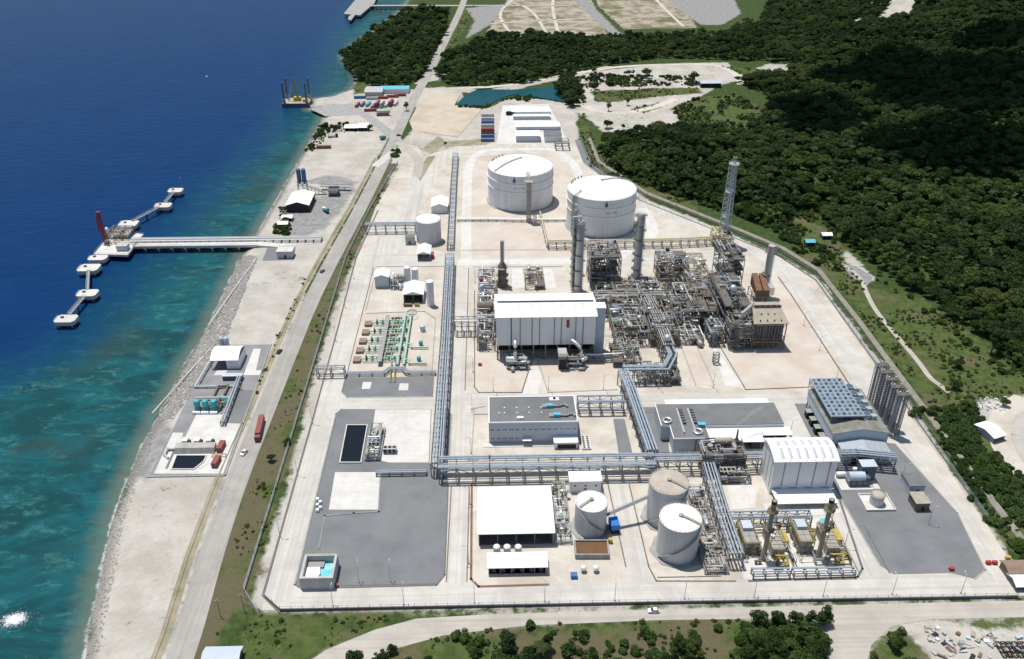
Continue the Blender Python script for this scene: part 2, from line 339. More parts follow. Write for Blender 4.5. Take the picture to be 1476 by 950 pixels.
GRASSES = [pxpoly(v) for v in (
  [(270,985),(285,890),(362,655),(414,528),(464,420),(505,335),(556,232),(572,238),(538,310),(484,425),(446,545),(410,690),(378,800),(362,860)],
  [(330,985),(350,880),(445,886),(600,884),(560,900),(470,935),(410,985)],
  [(968,156),(1005,140),(1062,136),(1098,160),(1062,194),(985,182)],
  [(1120,330),(1150,305),(1210,345),(1215,372),(1250,412),(1330,430),(1480,540),(1480,566),(1400,576),(1340,584),(1300,540),(1230,440),(1170,380)],
  [(1335,590),(1400,580),(1430,632),(1450,665),(1476,695),(1600,760),(1600,890),(1476,818),(1420,740),(1370,660)],
  [(636,58),(668,8),(684,8),(668,40),(652,70),(640,74)],[(516,120),(536,118),(526,134),(508,136)],[(1355,893),(1476,889),(1476,912),(1420,912)],
  [(850,132),(930,128),(1005,126),(1012,134),(940,140),(880,148),(858,146)],[(905,158),(950,148),(975,146),(930,164)],[(1040,96),(1100,100),(1140,108),(1080,112)],
  [(860,215),(840,160),(836,190),(850,240),(880,262),(930,280),(1000,305),(1000,290),(930,265)],
  [(480,985),(520,945),(640,915),(760,902),(950,894),(1130,892),(1180,905),(1210,985)],[(1250,985),(1262,920),(1290,900),(1330,930),(1320,985)])]
GREYS = [pxpoly(v) for v in (
  [(150,690),(200,600),(232,598),(250,612),(215,690)], [(290,800),(320,690),(345,690),(275,850),(240,950),(225,950)],
  [(400,330),(412,300),(450,290),(500,262),(512,275),(470,330),(430,345)], [(440,262),(470,252),(520,262),(500,275)],
  [(846,0),(890,44),(900,52),(888,58),(826,0)], [(930,0),(1050,-20),(1068,20),(1040,36),(1010,36),(960,0)],
  [(672,12),(730,6),(722,20),(700,40),(672,55),(684,30)])]
def lin(a, b, st): return np.arange(a, b, st)
xs = np.concatenate([[-25000,-8000,-3000,-1200,-700,-450], lin(-320, 900, 4.0), [920,980,1100,1400,2200,4000,9000,25000]])
ys = np.concatenate([[-25000,-6000,-1500,-400,0,100], lin(150, 1560, 4.0), [1600,1700,1900,2500,4000,9000,25000]])
X, Y = np.meshgrid(xs, ys)
LS = np.where(inside(X, Y, LANDPOLY), 1, -1) * seg_dist(X, Y, SHORE)
HILL_SD = sdf(X, Y, FORESTS['hill'])
def sstep(a, b, x): t = np.clip((x-a)/(b-a), 0, 1); return t*t*(3-2*t)
NZ = np.array([[noise.fractal((x*0.006, y*0.006, 3.1), 1.0, 2.0, 4) for x in xs] for y in ys])
Z = np.clip(SEA + LS*0.36, -14, 0.0)
Z = Z + sstep(10, 420, HILL_SD) * (62 + 26*NZ) + sstep(0, 60, HILL_SD) * (3 + 5*NZ)
PSD = sdf(X, Y, POND); Z = np.where(PSD > -8, np.minimum(Z, -0.3*(PSD+6)), Z)
BROAD = [sdf(X, Y, p) for p in SANDS]
def hterrain(x, y):
    i = int(np.clip(np.searchsorted(xs, x)-1, 0, len(xs)-2)); j = int(np.clip(np.searchsorted(ys, y)-1, 0, len(ys)-2))
    a = (x-xs[i])/(xs[i+1]-xs[i]); b = (y-ys[j])/(ys[j+1]-ys[j])
    return float((Z[j,i]*(1-a)+Z[j,i+1]*a)*(1-b) + (Z[j+1,i]*(1-a)+Z[j+1,i+1]*a)*b)
def grid_mesh(name, X, Y, Z, attrs, material):
    ny, nx = X.shape; me = bpy.data.meshes.new(name)
    co = np.stack([X, Y, Z], -1).reshape(-1, 3)
    idx = np.arange(nx*ny).reshape(ny, nx)
    q = np.stack([idx[:-1,:-1], idx[:-1,1:], idx[1:,1:], idx[1:,:-1]], -1).reshape(-1, 4)
    me.vertices.add(len(co)); me.vertices.foreach_set('co', co.ravel())
    me.loops.add(q.size); me.loops.foreach_set('vertex_index', q.ravel())
    me.polygons.add(len(q)); me.polygons.foreach_set('loop_start', np.arange(0, q.size, 4)); me.polygons.foreach_set('loop_total', np.full(len(q), 4))
    me.update(calc_edges=True); me.validate()
    for k, v in attrs.items():
        a = me.attributes.new(k, 'FLOAT', 'POINT'); a.data.foreach_set('value', np.ascontiguousarray(v, dtype=np.float32).ravel())
    me.shade_smooth(); me.materials.append(material)
    o = bpy.data.objects.new(name, me); COL.objects.link(o); return o
def gt(px, py):
    p = g(px, py)
    for _ in range(14): p = g(px, py, .5*p.z+.5*hterrain(p.x, p.y))
    return (p.x, p.y)
CUT = [gt(a, b) for a, b in ((1186,42),(1238,26),(1262,28),(1282,2),(1300,-12),(1326,-12),(1310,24),(1270,36),(1236,38))]
def attr_of(polys): return np.clip(np.maximum.reduce([sdf(X, Y, p) for p in polys]), -60, 60)
BROAD.append(sdf(X, Y, CUT)); A_sand = np.clip(np.maximum.reduce(BROAD), -60, 60); A_grass = attr_of(GRASSES); A_grey = attr_of(GREYS); A_field = attr_of(SANDS[5:7]); A_dry = attr_of([GRASSES[0], pxpoly([(700,985),(720,905),(1000,897),(1060,930),(1040,985)])])

def nod_noise(t, vec, scale, detail=4, rough=0.6, dist=0.0):
    n = nd(t, 'ShaderNodeTexNoise'); n.inputs['Scale'].default_value = scale; n.inputs['Detail'].default_value = detail
    n.inputs['Roughness'].default_value = rough; n.inputs['Distortion'].default_value = dist; t.links.new(vec, n.inputs['Vector']); return n.outputs[0]
def nod_math(t, op, a, b=None, c=None):
    n = nd(t, 'ShaderNodeMath', operation=op)
    for i, v in enumerate((a, b, c)):
        if v is None: continue
        if isinstance(v, (int, float)): n.inputs[i].default_value = v
        else: t.links.new(v, n.inputs[i])
    return n.outputs[0]
def nod_step(t, x, a, b):
    n = nd(t, 'ShaderNodeMapRange', interpolation_type='SMOOTHSTEP'); n.inputs[1].default_value = a; n.inputs[2].default_value = b
    t.links.new(x, n.inputs[0]); return n.outputs[0]
def nod_mix(t, f, a, b):
    n = nd(t, 'ShaderNodeMix', data_type='RGBA')
    for i, v in ((0, f), (6, a), (7, b)):
        if isinstance(v, tuple): n.inputs[i].default_value = (*v, 1)
        elif isinstance(v, (int, float)): n.inputs[i].default_value = v
        else: t.links.new(v, n.inputs[i])
    return n.outputs[2]
def nod_attr(t, name): n = nd(t, 'ShaderNodeAttribute'); n.attribute_name = name; return n.outputs['Fac']

def ground_material():
    m = bpy.data.materials.new('ground'); m.use_nodes = True; t = m.node_tree; b = t.nodes['Principled BSDF']
    geo = nd(t, 'ShaderNodeNewGeometry'); P = geo.outputs['Position']
    n1 = nod_noise(t, P, 0.05, 6, 0.65); n2 = nod_noise(t, P, 0.22, 6, 0.65); n3 = nod_noise(t, P, 0.018, 5, 0.6); n4 = nod_noise(t, P, 0.9, 4, 0.7)
    wob = nod_math(t, 'MULTIPLY', nod_math(t, 'SUBTRACT', nod_math(t, 'ADD', n1, nod_math(t, 'MULTIPLY', n2, 0.5)), 0.75), 26)
    def msk(a, w=1.5, k=1.0): return nod_step(t, nod_math(t, 'ADD', nod_attr(t, a), nod_math(t, 'MULTIPLY', wob, k)), -w, w)
    green = nod_mix(t, nod_step(t, n2, 0.35, 0.7), (0.03, 0.052, 0.015), (0.06, 0.09, 0.026))
    gr = nod_mix(t, nod_step(t, n2, 0.3, 0.72), (0.044, 0.070, 0.018), (0.095, 0.120, 0.037))
    gr = nod_mix(t, nod_math(t, 'MULTIPLY', nod_step(t, nod_math(t, 'ADD', n1, nod_math(t, 'MULTIPLY', msk('dry', 6, .5), .14)), 0.5, 0.64), .85), gr, (0.12, 0.10, 0.062))
    gr = nod_mix(t, nod_step(t, n4, 0.5, 0.8), gr, (0.04, 0.06, 0.018))
    sand = nod_mix(t, nod_step(t, n1, 0.35, 0.66), (0.47, 0.445, 0.40), (0.37, 0.345, 0.30))
    sand = nod_mix(t, nod_step(t, n3, 0.5, 0.7), sand, (0.37, 0.355, 0.325))
    sand = nod_mix(t, nod_math(t, 'MULTIPLY', nod_step(t, n2, 0.55, 0.8), 0.5), sand, (0.30, 0.26, 0.2))
    sand = nod_mix(t, nod_math(t, 'MULTIPLY', nod_step(t, nod_math(t, 'ADD', n2, nod_math(t, 'MULTIPLY', n3, 0.8)), 1.02, 1.12), 0.75), sand, (0.15, 0.15, 0.055))
    n5 = nod_noise(t, P, 0.5, 9, 0.8); sand = nod_mix(t, nod_math(t, 'MULTIPLY', nod_step(t, n5, 0.5, 0.72), 0.55), sand, (0.25, 0.235, 0.205)); sand = nod_mix(t, nod_math(t, 'MULTIPLY', nod_step(t, n5, 0.46, 0.3), 0.5), sand, (0.60, 0.58, 0.54))
    grey = nod_mix(t, nod_step(t, n2, 0.3, 0.7), (0.30, 0.295, 0.285), (0.2, 0.197, 0.19))
    c = nod_mix(t, msk('sand', 1.5, 0.55), green, sand)
    c = nod_mix(t, msk('grass', 2.0, 0.7), c, gr)
    fld = nod_mix(t, nod_step(t, n1, 0.42, 0.6), (0.36, 0.32, 0.26), (0.2, 0.175, 0.115)); fld = nod_mix(t, nod_step(t, n3, 0.52, 0.62), fld, (0.13, 0.135, 0.06))
    c = nod_mix(t, msk('field', 1.5, 0.4), c, fld)
    c = nod_mix(t, msk('grey', 2.5, 0.5), c, grey)
    # wet shore just above the water line
    wet = nod_step(t, nod_math(t, 'ADD', nod_attr(t, 'shore'), nod_math(t, 'MULTIPLY', wob, 0.25)), 6.0, 1.0)
    c = nod_mix(t, nod_math(t, 'MULTIPLY', wet, 0.65), c, (0.15, 0.14, 0.12))
    t.links.new(c, b.inputs['Base Color']); b.inputs['Roughness'].default_value = 0.95; b.inputs['Specular IOR Level'].default_value = 0.15
    bp = nd(t, 'ShaderNodeBump'); bp.inputs['Strength'].default_value = 0.6; bp.inputs['Distance'].default_value = 0.8
    t.links.new(nod_math(t, 'ADD', n2, nod_math(t, 'MULTIPLY', n4, 0.4)), bp.inputs['Height']); t.links.new(bp.outputs[0], b.inputs['Normal'])
    return m
struct(grid_mesh('ground', X, Y, Z, dict(sand=A_sand, grass=A_grass, grey=A_grey, field=A_field, dry=A_dry, shore=np.clip(LS, -50, 50)), ground_material()))

# ------------------------------------------------------------------ sea
wx = np.concatenate([[-25000,-9000,-4000,-2000,-1200,-900], lin(-700, 40, 5.0)]); wy = np.concatenate([[-25000,-6000,-1500,-400,0], lin(120, 1560, 5.0), [1700,2200,4000,9000,25000]])
WX, WY = np.meshgrid(wx, wy)
WS = -np.where(inside(WX, WY, LANDPOLY), 1, -1) * seg_dist(WX, WY, SHORE)
WD = np.where(inside(WX, WY, DEEPPOLY), 1, -1) * seg_dist(WX, WY, DEEP)
def sea_material(pond=False):
    m = bpy.data.materials.new('pond_water' if pond else 'sea_water'); m.use_nodes = True; t = m.node_tree; b = t.nodes['Principled BSDF']
    geo = nd(t, 'ShaderNodeNewGeometry'); P = geo.outputs['Position']
    mp = nd(t, 'ShaderNodeMapping'); mp.inputs['Rotation'].default_value = (0, 0, rad(-12)); mp.inputs['Scale'].default_value = (0.55, 1.0, 1.0); t.links.new(P, mp.inputs[0]); V = mp.outputs[0]
    if pond: b.inputs['Base Color'].default_value = (0.014, 0.07, 0.085, 1)
    else:
        n1 = nod_noise(t, V, 0.045, 8, 0.7, 0.7); n2 = nod_noise(t, V, 0.15, 8, 0.75, 0.5); n3 = nod_noise(t, P, 0.02, 7, 0.62)
        S = nod_attr(t, 'shore'); D = nod_attr(t, 'deep')
        w = nod_math(t, 'MULTIPLY', nod_math(t, 'SUBTRACT', n1, 0.5), 55)
        deepf = nod_step(t, nod_math(t, 'ADD', D, w), -12, 42)
        reef = nod_mix(t, nod_step(t, n1, 0.42, 0.60), (0.010, 0.054, 0.062), (0.012, 0.090, 0.104))
        reef = nod_mix(t, nod_math(t, 'MULTIPLY', nod_step(t, n2, 0.51, 0.64), 0.6), reef, (0.05, 0.165, 0.158))
        reef = nod_mix(t, nod_math(t, 'MULTIPLY', nod_step(t, n3, 0.52, 0.64), 0.6), reef, (0.030, 0.058, 0.050))
        mid = nod_mix(t, nod_math(t, 'MULTIPLY', nod_step(t, n2, 0.48, 0.66), 0.6), (0.006, 0.048, 0.098), (0.013, 0.088, 0.12))
        c = nod_mix(t, nod_step(t, nod_math(t, 'ADD', D, w), -34, 6), reef, mid)
        deep = nod_mix(t, n3, (0.0020, 0.022, 0.088), (0.0038, 0.038, 0.122))
        c = nod_mix(t, deepf, c, deep)
        sh = nod_step(t, nod_math(t, 'ADD', S, nod_math(t, 'MULTIPLY', nod_math(t, 'SUBTRACT', n2, 0.5), 16)), 11, 0.5)
        c = nod_mix(t, nod_math(t, 'MULTIPLY', sh, 0.72), c, (0.12, 0.15, 0.118))
        white_flecks = nod_math(t, 'MULTIPLY', nod_step(t, nod_math(t, 'ADD', S, nod_math(t, 'MULTIPLY', nod_math(t, 'SUBTRACT', n2, 0.5), 7)), 1.2, 0.2), nod_step(t, n1, 0.42, 0.6))
        c = nod_mix(t, nod_math(t, 'MULTIPLY', white_flecks, 0.6), c, (0.6, 0.6, 0.58))
        t.links.new(c, b.inputs['Base Color'])
    b.inputs['Roughness'].default_value = 0.28; b.inputs['IOR'].default_value = 1.33; b.inputs['Specular IOR Level'].default_value = 0.045
    k1 = nod_noise(t, V, 0.16, 4, 0.6, 0.5); k2 = nod_noise(t, V, 0.7, 4, 0.65)
    h = nod_math(t, 'ADD', nod_math(t, 'MULTIPLY', k1, 2.2), nod_math(t, 'MULTIPLY', k2, 0.7))
    bp = nd(t, 'ShaderNodeBump'); bp.inputs['Strength'].default_value = 0.55; bp.inputs['Distance'].default_value = 0.55 if not pond else 0.1
    t.links.new(h, bp.inputs['Height']); t.links.new(bp.outputs[0], b.inputs['Normal'])
    return m
struct(grid_mesh('sea', WX, WY, np.full(WX.shape, SEA), dict(shore=np.clip(WS, -80, 400), deep=np.clip(WD, -400, 400)), sea_material()))
PM = sea_material(True); MATS['pondw'] = PM
struct(MB().sheet([(x + (x-g(737,135).x)*0.06, y+ (y-g(737,135).y)*0.06) for x, y in POND], -1.2).build('pond_water', 'pondw'))

# ------------------------------------------------------------------ paved ground, roads, plots
def slab(name, pts, m, z, px=True, th=0.3):
    p = pxpoly(pts) if px else pts
    return struct(MB().prism(p, z - th, z).build(name, m))
PLANT = [(-86,224),(-78,224),(200,223.5),(202,262),(203,484),(190,515),(168,543),(113,613),(83,690),(81,760),(-30,760),(-33,742),(-74,702),(-86,606),(-90,455)]
slab('plant_ground', PLANT, 'lime', 0.05, False)
def ribbon(name, pts, w, m, z, px=True, th=0.25, follow=False):
    p = [Vector((q.x, q.y)) for q in gl(pts)] if px else [Vector(q) for q in pts]
    # smooth the line a little
    for _ in range(2):
        q = [p[0]]
        for a, b in zip(p[:-1], p[1:]): q += [a.lerp(b, 0.25), a.lerp(b, 0.75)]
        p = q + [p[-1]]
    L, R = [], []
    for i, a in enumerate(p):
        d = (p[min(i+1, len(p)-1)] - p[max(i-1, 0)]).normalized(); n = Vector((-d.y, d.x))
        L.append(a + n*w/2); R.append(a - n*w/2)
    mb = MB(); k = len(L)
    vs = [(*q, z) for q in L] + [(*q, z) for q in R] + [(*q, z-th) for q in L] + [(*q, z-th) for q in R]
    fs = []
    for i in range(k-1): fs += [(i, k+i, k+i+1, i+1), (i, i+1, 2*k+i+1, 2*k+i), (k+i+1, k+i, 3*k+i, 3*k+i+1)]
    if follow: vs = [(a, b, c + max(hterrain(a, b), hterrain(a+2, b), hterrain(a-2, b), hterrain(a, b+2), hterrain(a, b-2))) for a, b, c in vs]
    mb.add(vs, fs); return struct(mb.build(name, m))
ribbon('main_road', [(200,1100),(246,985),(272,915),(304,800),(342,690),(379,600),(418,505),(447,436),(482,368),(520,300),(556,228),(584,168),(602,132),(617,108),(640,62),(662,20),(676,-20)], 9.8, "mroad", 0.10)
slab('dirt_road', [(1620,862),(1476,866),(900,880),(700,886),(600,892),(540,908),(470,937),(400,985),(520,985),(560,938),(640,916),(760,902),(950,894),(1110,892),(1165,903),(1190,940),(1205,990),(1240,990),(1256,930),(1285,903),(1340,893),(1476,890),(1620,886)], 'dirtroad', 0.10)
# plant roads (metres)
def road(name, pts, m='conc', z=0.10): return slab(name, pts, m, z, False)
road('west_road', [(-86,228),(-76.5,228),(-76.5,520),(-66,575),(-50,640),(-36,700),(-44,703),(-58,645),(-75,580),(-86,525)])
ribbon('west_loop_road', [(572,365),(590,320),(618,262),(640,220),(665,213),(760,211),(830,208)], 9, 'conc', 0.104)
road('south_road', [(-76.6,224.6),(201,224.2),(201,234.5),(-76.6,234)], 'conc_e', z=0.102)
road('centre_road', [(-18.5,234),(-11.2,234),(-11.2,344),(-14.5,362),(-15,505),(-25,505),(-24,362),(-18.5,344)], z=0.096)
road('cross_road', [(-76.5,344),(146,342),(200,342),(200,354),(150,356),(80,360),(-76.5,361)], 'conc_e', z=0.092)
road('north_road', [(-76.6,507),(150,503),(168,516),(160,528),(120,521),(-76.6,528)], 'conc_e', z=0.088)
road('tank_road', [(49.8,234),(58.8,234),(58.8,292),(49.8,292)], z=0.084)
road('boiler_road', [(140,234.4),(151,234.4),(151,342),(140,342)], z=0.08)
ribbon('east_road', [(1440,838),(1392,762),(1318,655),(1256,565),(1165,430),(1120,378),(1055,345),(990,318),(925,292)], 12, 'conc', 0.108)
ribbon('tank_farm_road', [(672,383),(672,300),(676,218),(740,215),(818,215),(848,285)], 7, 'conc_w', 0.112)
ribbon('tank_farm_cross_road', [(660,379),(740,377),(880,376)], 8, 'conc_w', 0.116)
ribbon('flare_road', [(880,376),(950,340),(925,300)], 8, 'conc_w', 0.12)
ribbon('gate_road', [(540,240),(578,210),(604,214),(598,250),(572,330),(545,380)], 7.5, 'conc', 0.124)
ribbon('entrance_track', [(574,205),(606,228),(600,255)], 8, 'dirtroad', 0.128)
for pts in ([(753,568),(775,568),(786,520),(770,515)], [(868,512),(884,506),(905,470),(895,462)], [(1003,556),(1022,560),(985,470),(972,474)], [(1045,556),(1072,560),(1040,500),(1020,480)], [(972,470),(990,468),(960,415),(940,415)], [(695,415),(706,415),(706,388),(698,388)],[(738,415),(756,415),(752,388),(738,388)],[(776,415),(802,415),(796,388),(780,388)]):
    slab('access_lane', pts, 'conc_w', 0.10)
ribbon('quarry_track', [(826,108),(816,118),(830,140),(850,160),(900,165),(960,150),(978,138)], 9, 'lime', 0.10)
ribbon('quarry_haul_road', [(640,128),(740,124),(826,106),(890,96),(960,93),(1030,92),(1062,106),(1068,122)], 8, 'lime', 0.105)
ribbon('hillside_track', [(1212,380),(1240,398),(1250,425),(1262,448),(1287,478),(1304,498),(1326,524),(1340,545),(1356,556),(1368,566)], 2.8, 'dirtroad', 0.10, follow=True)
slab('track_layby', [(1212,380),(1235,384),(1258,400),(1250,412),(1228,400)], 'gravel_l', 0.09)
ribbon('yard_track', [(1476,575),(1440,600),(1440,640),(1476,690),(1540,740)], 10, 'lime', 0.10)
ribbon('far_cross_road', [(534,8),(600,8),(700,8),(820,8)], 10, 'mroad', 0.11)
ribbon('coast_slip_road', [(500,150),(530,168),(560,190),(575,205)], 10, 'conc_g', 0.09)
for pts in ([(738,52),(716,20),(738,0)], [(790,52),(768,14),(740,4)], [(806,52),(795,10),(800,-10)], [(706,34),(770,30),(850,26)], [(985,38),(950,5),(930,-20)]): ribbon('field_track', pts, 4.5, 'lime', 0.09)
# plots
slab('gravel_yard', [(425,843),(484,597),(492,590),(622,590),(619,668),(646,690),(641,829),(629,844),(435,849)], 'gravel', 0.14)
slab('gravel_strip', [(638,590),(646,590),(651,598),(647,660),(634,660)], 'gravel', 0.14)
slab('concrete_apron', [(541,590.5),(621,590.5),(618,667),(560,667),(531,660)], 'conc_w', 0.17)
slab('concrete_pad', [(483,681),(549,681),(545,735),(474,735)], 'conc_w', 0.17)
slab('gravel_plot', [(497,545),(626,543),(624,572),(500,573),(492,565)], 'gravel', 0.14)
for q in ([(523,551),(536,551),(533.5,561),(521.5,561)], [(576,553),(589,553),(588,563),(574.5,563)]): slab('white_pad', q, 'conc_w', 0.17)
slab('metering_plot', [(517,455),(603,455),(610,460),(604,532),(500,536)], 'pink', 0.14)
slab('compressor_plot', [(684,500),(684,558),(690,566),(752,566),(768,520)], 'pink', 0.14)
slab('compressor_plot', [(772,520),(790,566),(890,562),(886,530),(870,516)], 'pink', 0.143)
slab('reformer_plot', [(1030,500),(1075,562),(1225,556),(1150,430),(1095,390),(1010,400)], 'pink', 0.14)
slab('ammonia_plot', [(1000,556),(1030,556),(1000,490),(975,480)], 'pink', 0.143)
slab('switchroom_plot', [(905,587),(960,587),(965,655),(925,655)], 'gravel', 0.14)
slab('cooler_plot', [(1145,582),(1180,582),(1205,630),(1290,640),(1380,740),(1420,822),(1405,835),(1370,826),(1288,828),(1268,815),(1195,690),(1180,650),(1170,632)], 'gravel', 0.14)
slab('rack_gravel', [(884,604),(900,604),(912,655),(892,655)], 'gravel', 0.14)
slab('tank_farm_ground', [(690,228),(805,226),(850,300),(900,368),(660,372),(675,310)], 'pink', 0.09)
slab('jetty_gravel', [(378,376),(386,356),(426,356),(424,375)], 'gravel', 0.10)
slab('camp_ground', [(716,208),(724,152),(790,150),(820,206)], 'conc_w', 0.09)
slab('sand_pad', [(602,206),(604,190),(660,198),(695,157),(655,152),(664,136),(640,132),(612,134),(590,175)], 'sandpad', 0.35, th=0.5)
for q in ([(588,312),(634,228),(640,228),(600,312)], [(562,352),(592,290),(600,292),(572,355)], [(600,252),(616,226),(628,224),(606,262)], [(505,470),(520,405),(526,405),(514,470)], [(640,212),(700,209),(715,203),(690,200),(640,205)], [(608,215),(632,196),(645,206),(622,222)]): slab('verge_strip', q, 'verge', 0.095)
# kerb stones round the plots
def kerb(pts, m='conc_g', w=0.5, h=0.28, px=True, close=True):
    p = gl(pts) if px else [Vector((*q, 0)) for q in pts]
    mb = MB(); q = p + ([p[0]] if close else [])
    for a, b in zip(q[:-1], q[1:]):
        d = (b-a); L = d.length; ang = math.atan2(d.y, d.x); c = (a+b)/2
        mb.obox(c.x, c.y, 0.0, L+w, w, h, ang)
    return struct(mb.build('kerb', m))
kerb([(425,843),(484,597),(492,590)], close=False); kerb([(646,700),(641,829),(629,844),(435,849),(425,843)], 'dkgrey', close=False)
kerb([(492,565),(500,573),(624,572)], close=False); kerb([(684,420),(684,558),(690,566),(752,566),(766,522)], 'dkgrey', close=False)
kerb([(776,522),(790,566),(890,562)], close=False); kerb([(1003,556),(975,480)], close=False); kerb([(1030,556),(1000,490)], close=False)
kerb([(1020,470),(1075,562),(1225,556)], 'dkgrey', close=False); kerb([(1225,556),(1140,425),(1122,400)], 'dkgrey', 0.7, close=False)
kerb([(1268,815),(1195,690)], close=False); kerb([(1405,835),(1420,822),(1380,740),(1290,640)], 'tan', close=False)
kerb([(876,697),(902,817)], 'brownst', close=False); kerb([(907,699),(935,817),(946,838),(1060,838)], 'brownst', close=False)
kerb([(680,700),(679,835),(690,846),(790,843)], 'rust', 0.9, close=False); kerb([(651,598),(648,660)], close=False)
kerb([(679,590),(700,586)], close=False); kerb([(684,588),(680,652)], 'tan', close=False)
kerb([(1210,720),(1243,820),(1236,832),(1080,838)], 'dkgrey', 0.8, close=False)
for q in ([(-18.8,236),(-18.8,290)],[(-11,236),(-11,290)],[(-24.3,364),(-24.6,503)],[(-14.3,364),(-14.8,503)],[(-76.2,236),(-76.2,342)],[(-76.2,364),(-76.2,505)],[(-10,343.3),(48,342.8)],[(60,342.5),(139,341.5)],[(151.4,236),(151.4,262)],[(139.6,236),(139.6,275)],[(-74,506.5),(-30,506)],[(-12,504.3),(46,503.6)],[(-20,530),(36,529)],[(-70,235),(-22,235)],[(62,236),(86,236)]): kerb(q, 'dkgrey', .45, .2, px=False, close=False)
kerb([(528,452),(612,449),(628,460),(622,540)], close=False); kerb([(527,448),(540,398)], close=False)

# ================================================================== BUILDERS
def bxy(l, pf, r, pback, ptop):
    h = hz((l+r)/2, pf, ptop); a = g(l, pf); b = g(r, pf); c = g((l+r)/2, pback, h)
    return a.x, (a.y+b.y)/2, b.x, c.y, h
def shed(name, label, cat, x0, y0, x1, y1, ze, zr, axis='x', wall='wall', roof='white', open_side=None, panels=0, group=None, bays=4, seam='cgrey', z0=0.0, inner='black'):
    t = thing(name, label, cat, ((x0+x1)/2, (y0+y1)/2, z0), group)
    w = 0.2
    sides = dict(S=(x0, y0, x1, y0+w), N=(x0, y1-w, x1, y1), W=(x0, y0+w+.01, x0+w, y1-w-.01), E=(x1-w, y0+w+.01, x1, y1-w-.01))
    op = open_side or ''; W_ = {k: MB() for k in sides}
    for k, (a, b, c, d) in sides.items():
        if k not in op: W_[k].box(a, b, z0, c, d, ze - .3)
    if axis == 'x': ends = [((x0, x0+w), 'W'), ((x1-w, x1), 'E')]
    else: ends = [((y0, y0+w), 'S'), ((y1-w, y1), 'N')]
    for (a, b), k in ends:
        lo = ze - .3
        if axis == 'x': vs = [(q, p, z) for q in (a, b) for p, z in ((y0, lo), (y1, lo), ((y0+y1)/2, zr - .3))]
        else: vs = [(p, q, z) for q in (a, b) for p, z in ((x0, lo), (x1, lo), ((x0+x1)/2, zr - .3))]
        W_[k].add(vs, [(0,1,2),(3,5,4),(0,3,4,1),(1,4,5,2),(2,5,3,0)])
    for k, m_ in W_.items():
        if m_.v: m_.build('wall' if k not in op else 'gable', wall, t)
    for k in op:
        a, b, c, d = sides[k]
        n = max(2, bays)
        for i in range(n+1):
            f = i/n
            if k in 'SN': px, py = x0+.2+(x1-x0-.4)*f, (y0+.15 if k == 'S' else y1-.15)
            else: px, py = (x0+.15 if k == 'W' else x1-.15), y0+.2+(y1-y0-.4)*f
            MB().box(px-.15, py-.15, z0, px+.15, py+.15, ze-.3).build('column', 'steel', t)
        f0 = MB().box(x0+.5, y0+.5, z0, x1-.5, y1-.5, z0+.06); f0.build('floor', 'dkgrey', t)
    # roof in panels with a gap that shows the purlin between them
    n = max(1, panels); ov = 0.5
    if axis == 'x':
        L = (x1-x0+2*ov)/n
        for i in range(n):
            a = x0-ov+i*L; MB().gable(a+(.12 if i else 0), y0-ov, a+L-(.12 if i < n-1 else 0), y1+ov, ze, zr, 'x').build('roof_panel', roof, t)
        if n > 1: MB().gable(x0-ov+.05, y0-ov+.05, x1+ov-.05, y1+ov-.05, ze-.1, zr-.1, 'x', 0, .12).build('purlin_deck', seam, t)
    else:
        L = (y1-y0+2*ov)/n
        for i in range(n):
            a = y0-ov+i*L; MB().gable(x0-ov, a+(.12 if i else 0), x1+ov, a+L-(.12 if i < n-1 else 0), ze, zr, 'y').build('roof_panel', roof, t)
        if n > 1: MB().gable(x0-ov+.05, y0-ov+.05, x1+ov-.05, y1+ov-.05, ze-.1, zr-.1, 'y', 0, .12).build('purlin_deck', seam, t)
    return t
def rail(mb, pts, h=1.1, close=True):
    q = list(pts) + ([pts[0]] if close else [])
    for a, b in zip(q[:-1], q[1:]):
        a, b = Vector(a), Vector(b); up = Vector((0,0,h)); n = max(1, int((b-a).length/2.5))
        mb.beam(a+up, b+up, .08); mb.beam(a+up*.5, b+up*.5, .06)
        for i in range(n+1): p = a.lerp(b, i/n); mb.beam(p, p+up, .07)
    return mb
def circ(cx, cy, z, r, n=16, a0=0): return [(cx+r*math.cos(2*math.pi*i/n+a0), cy+r*math.sin(2*math.pi*i/n+a0), z) for i in range(n)]
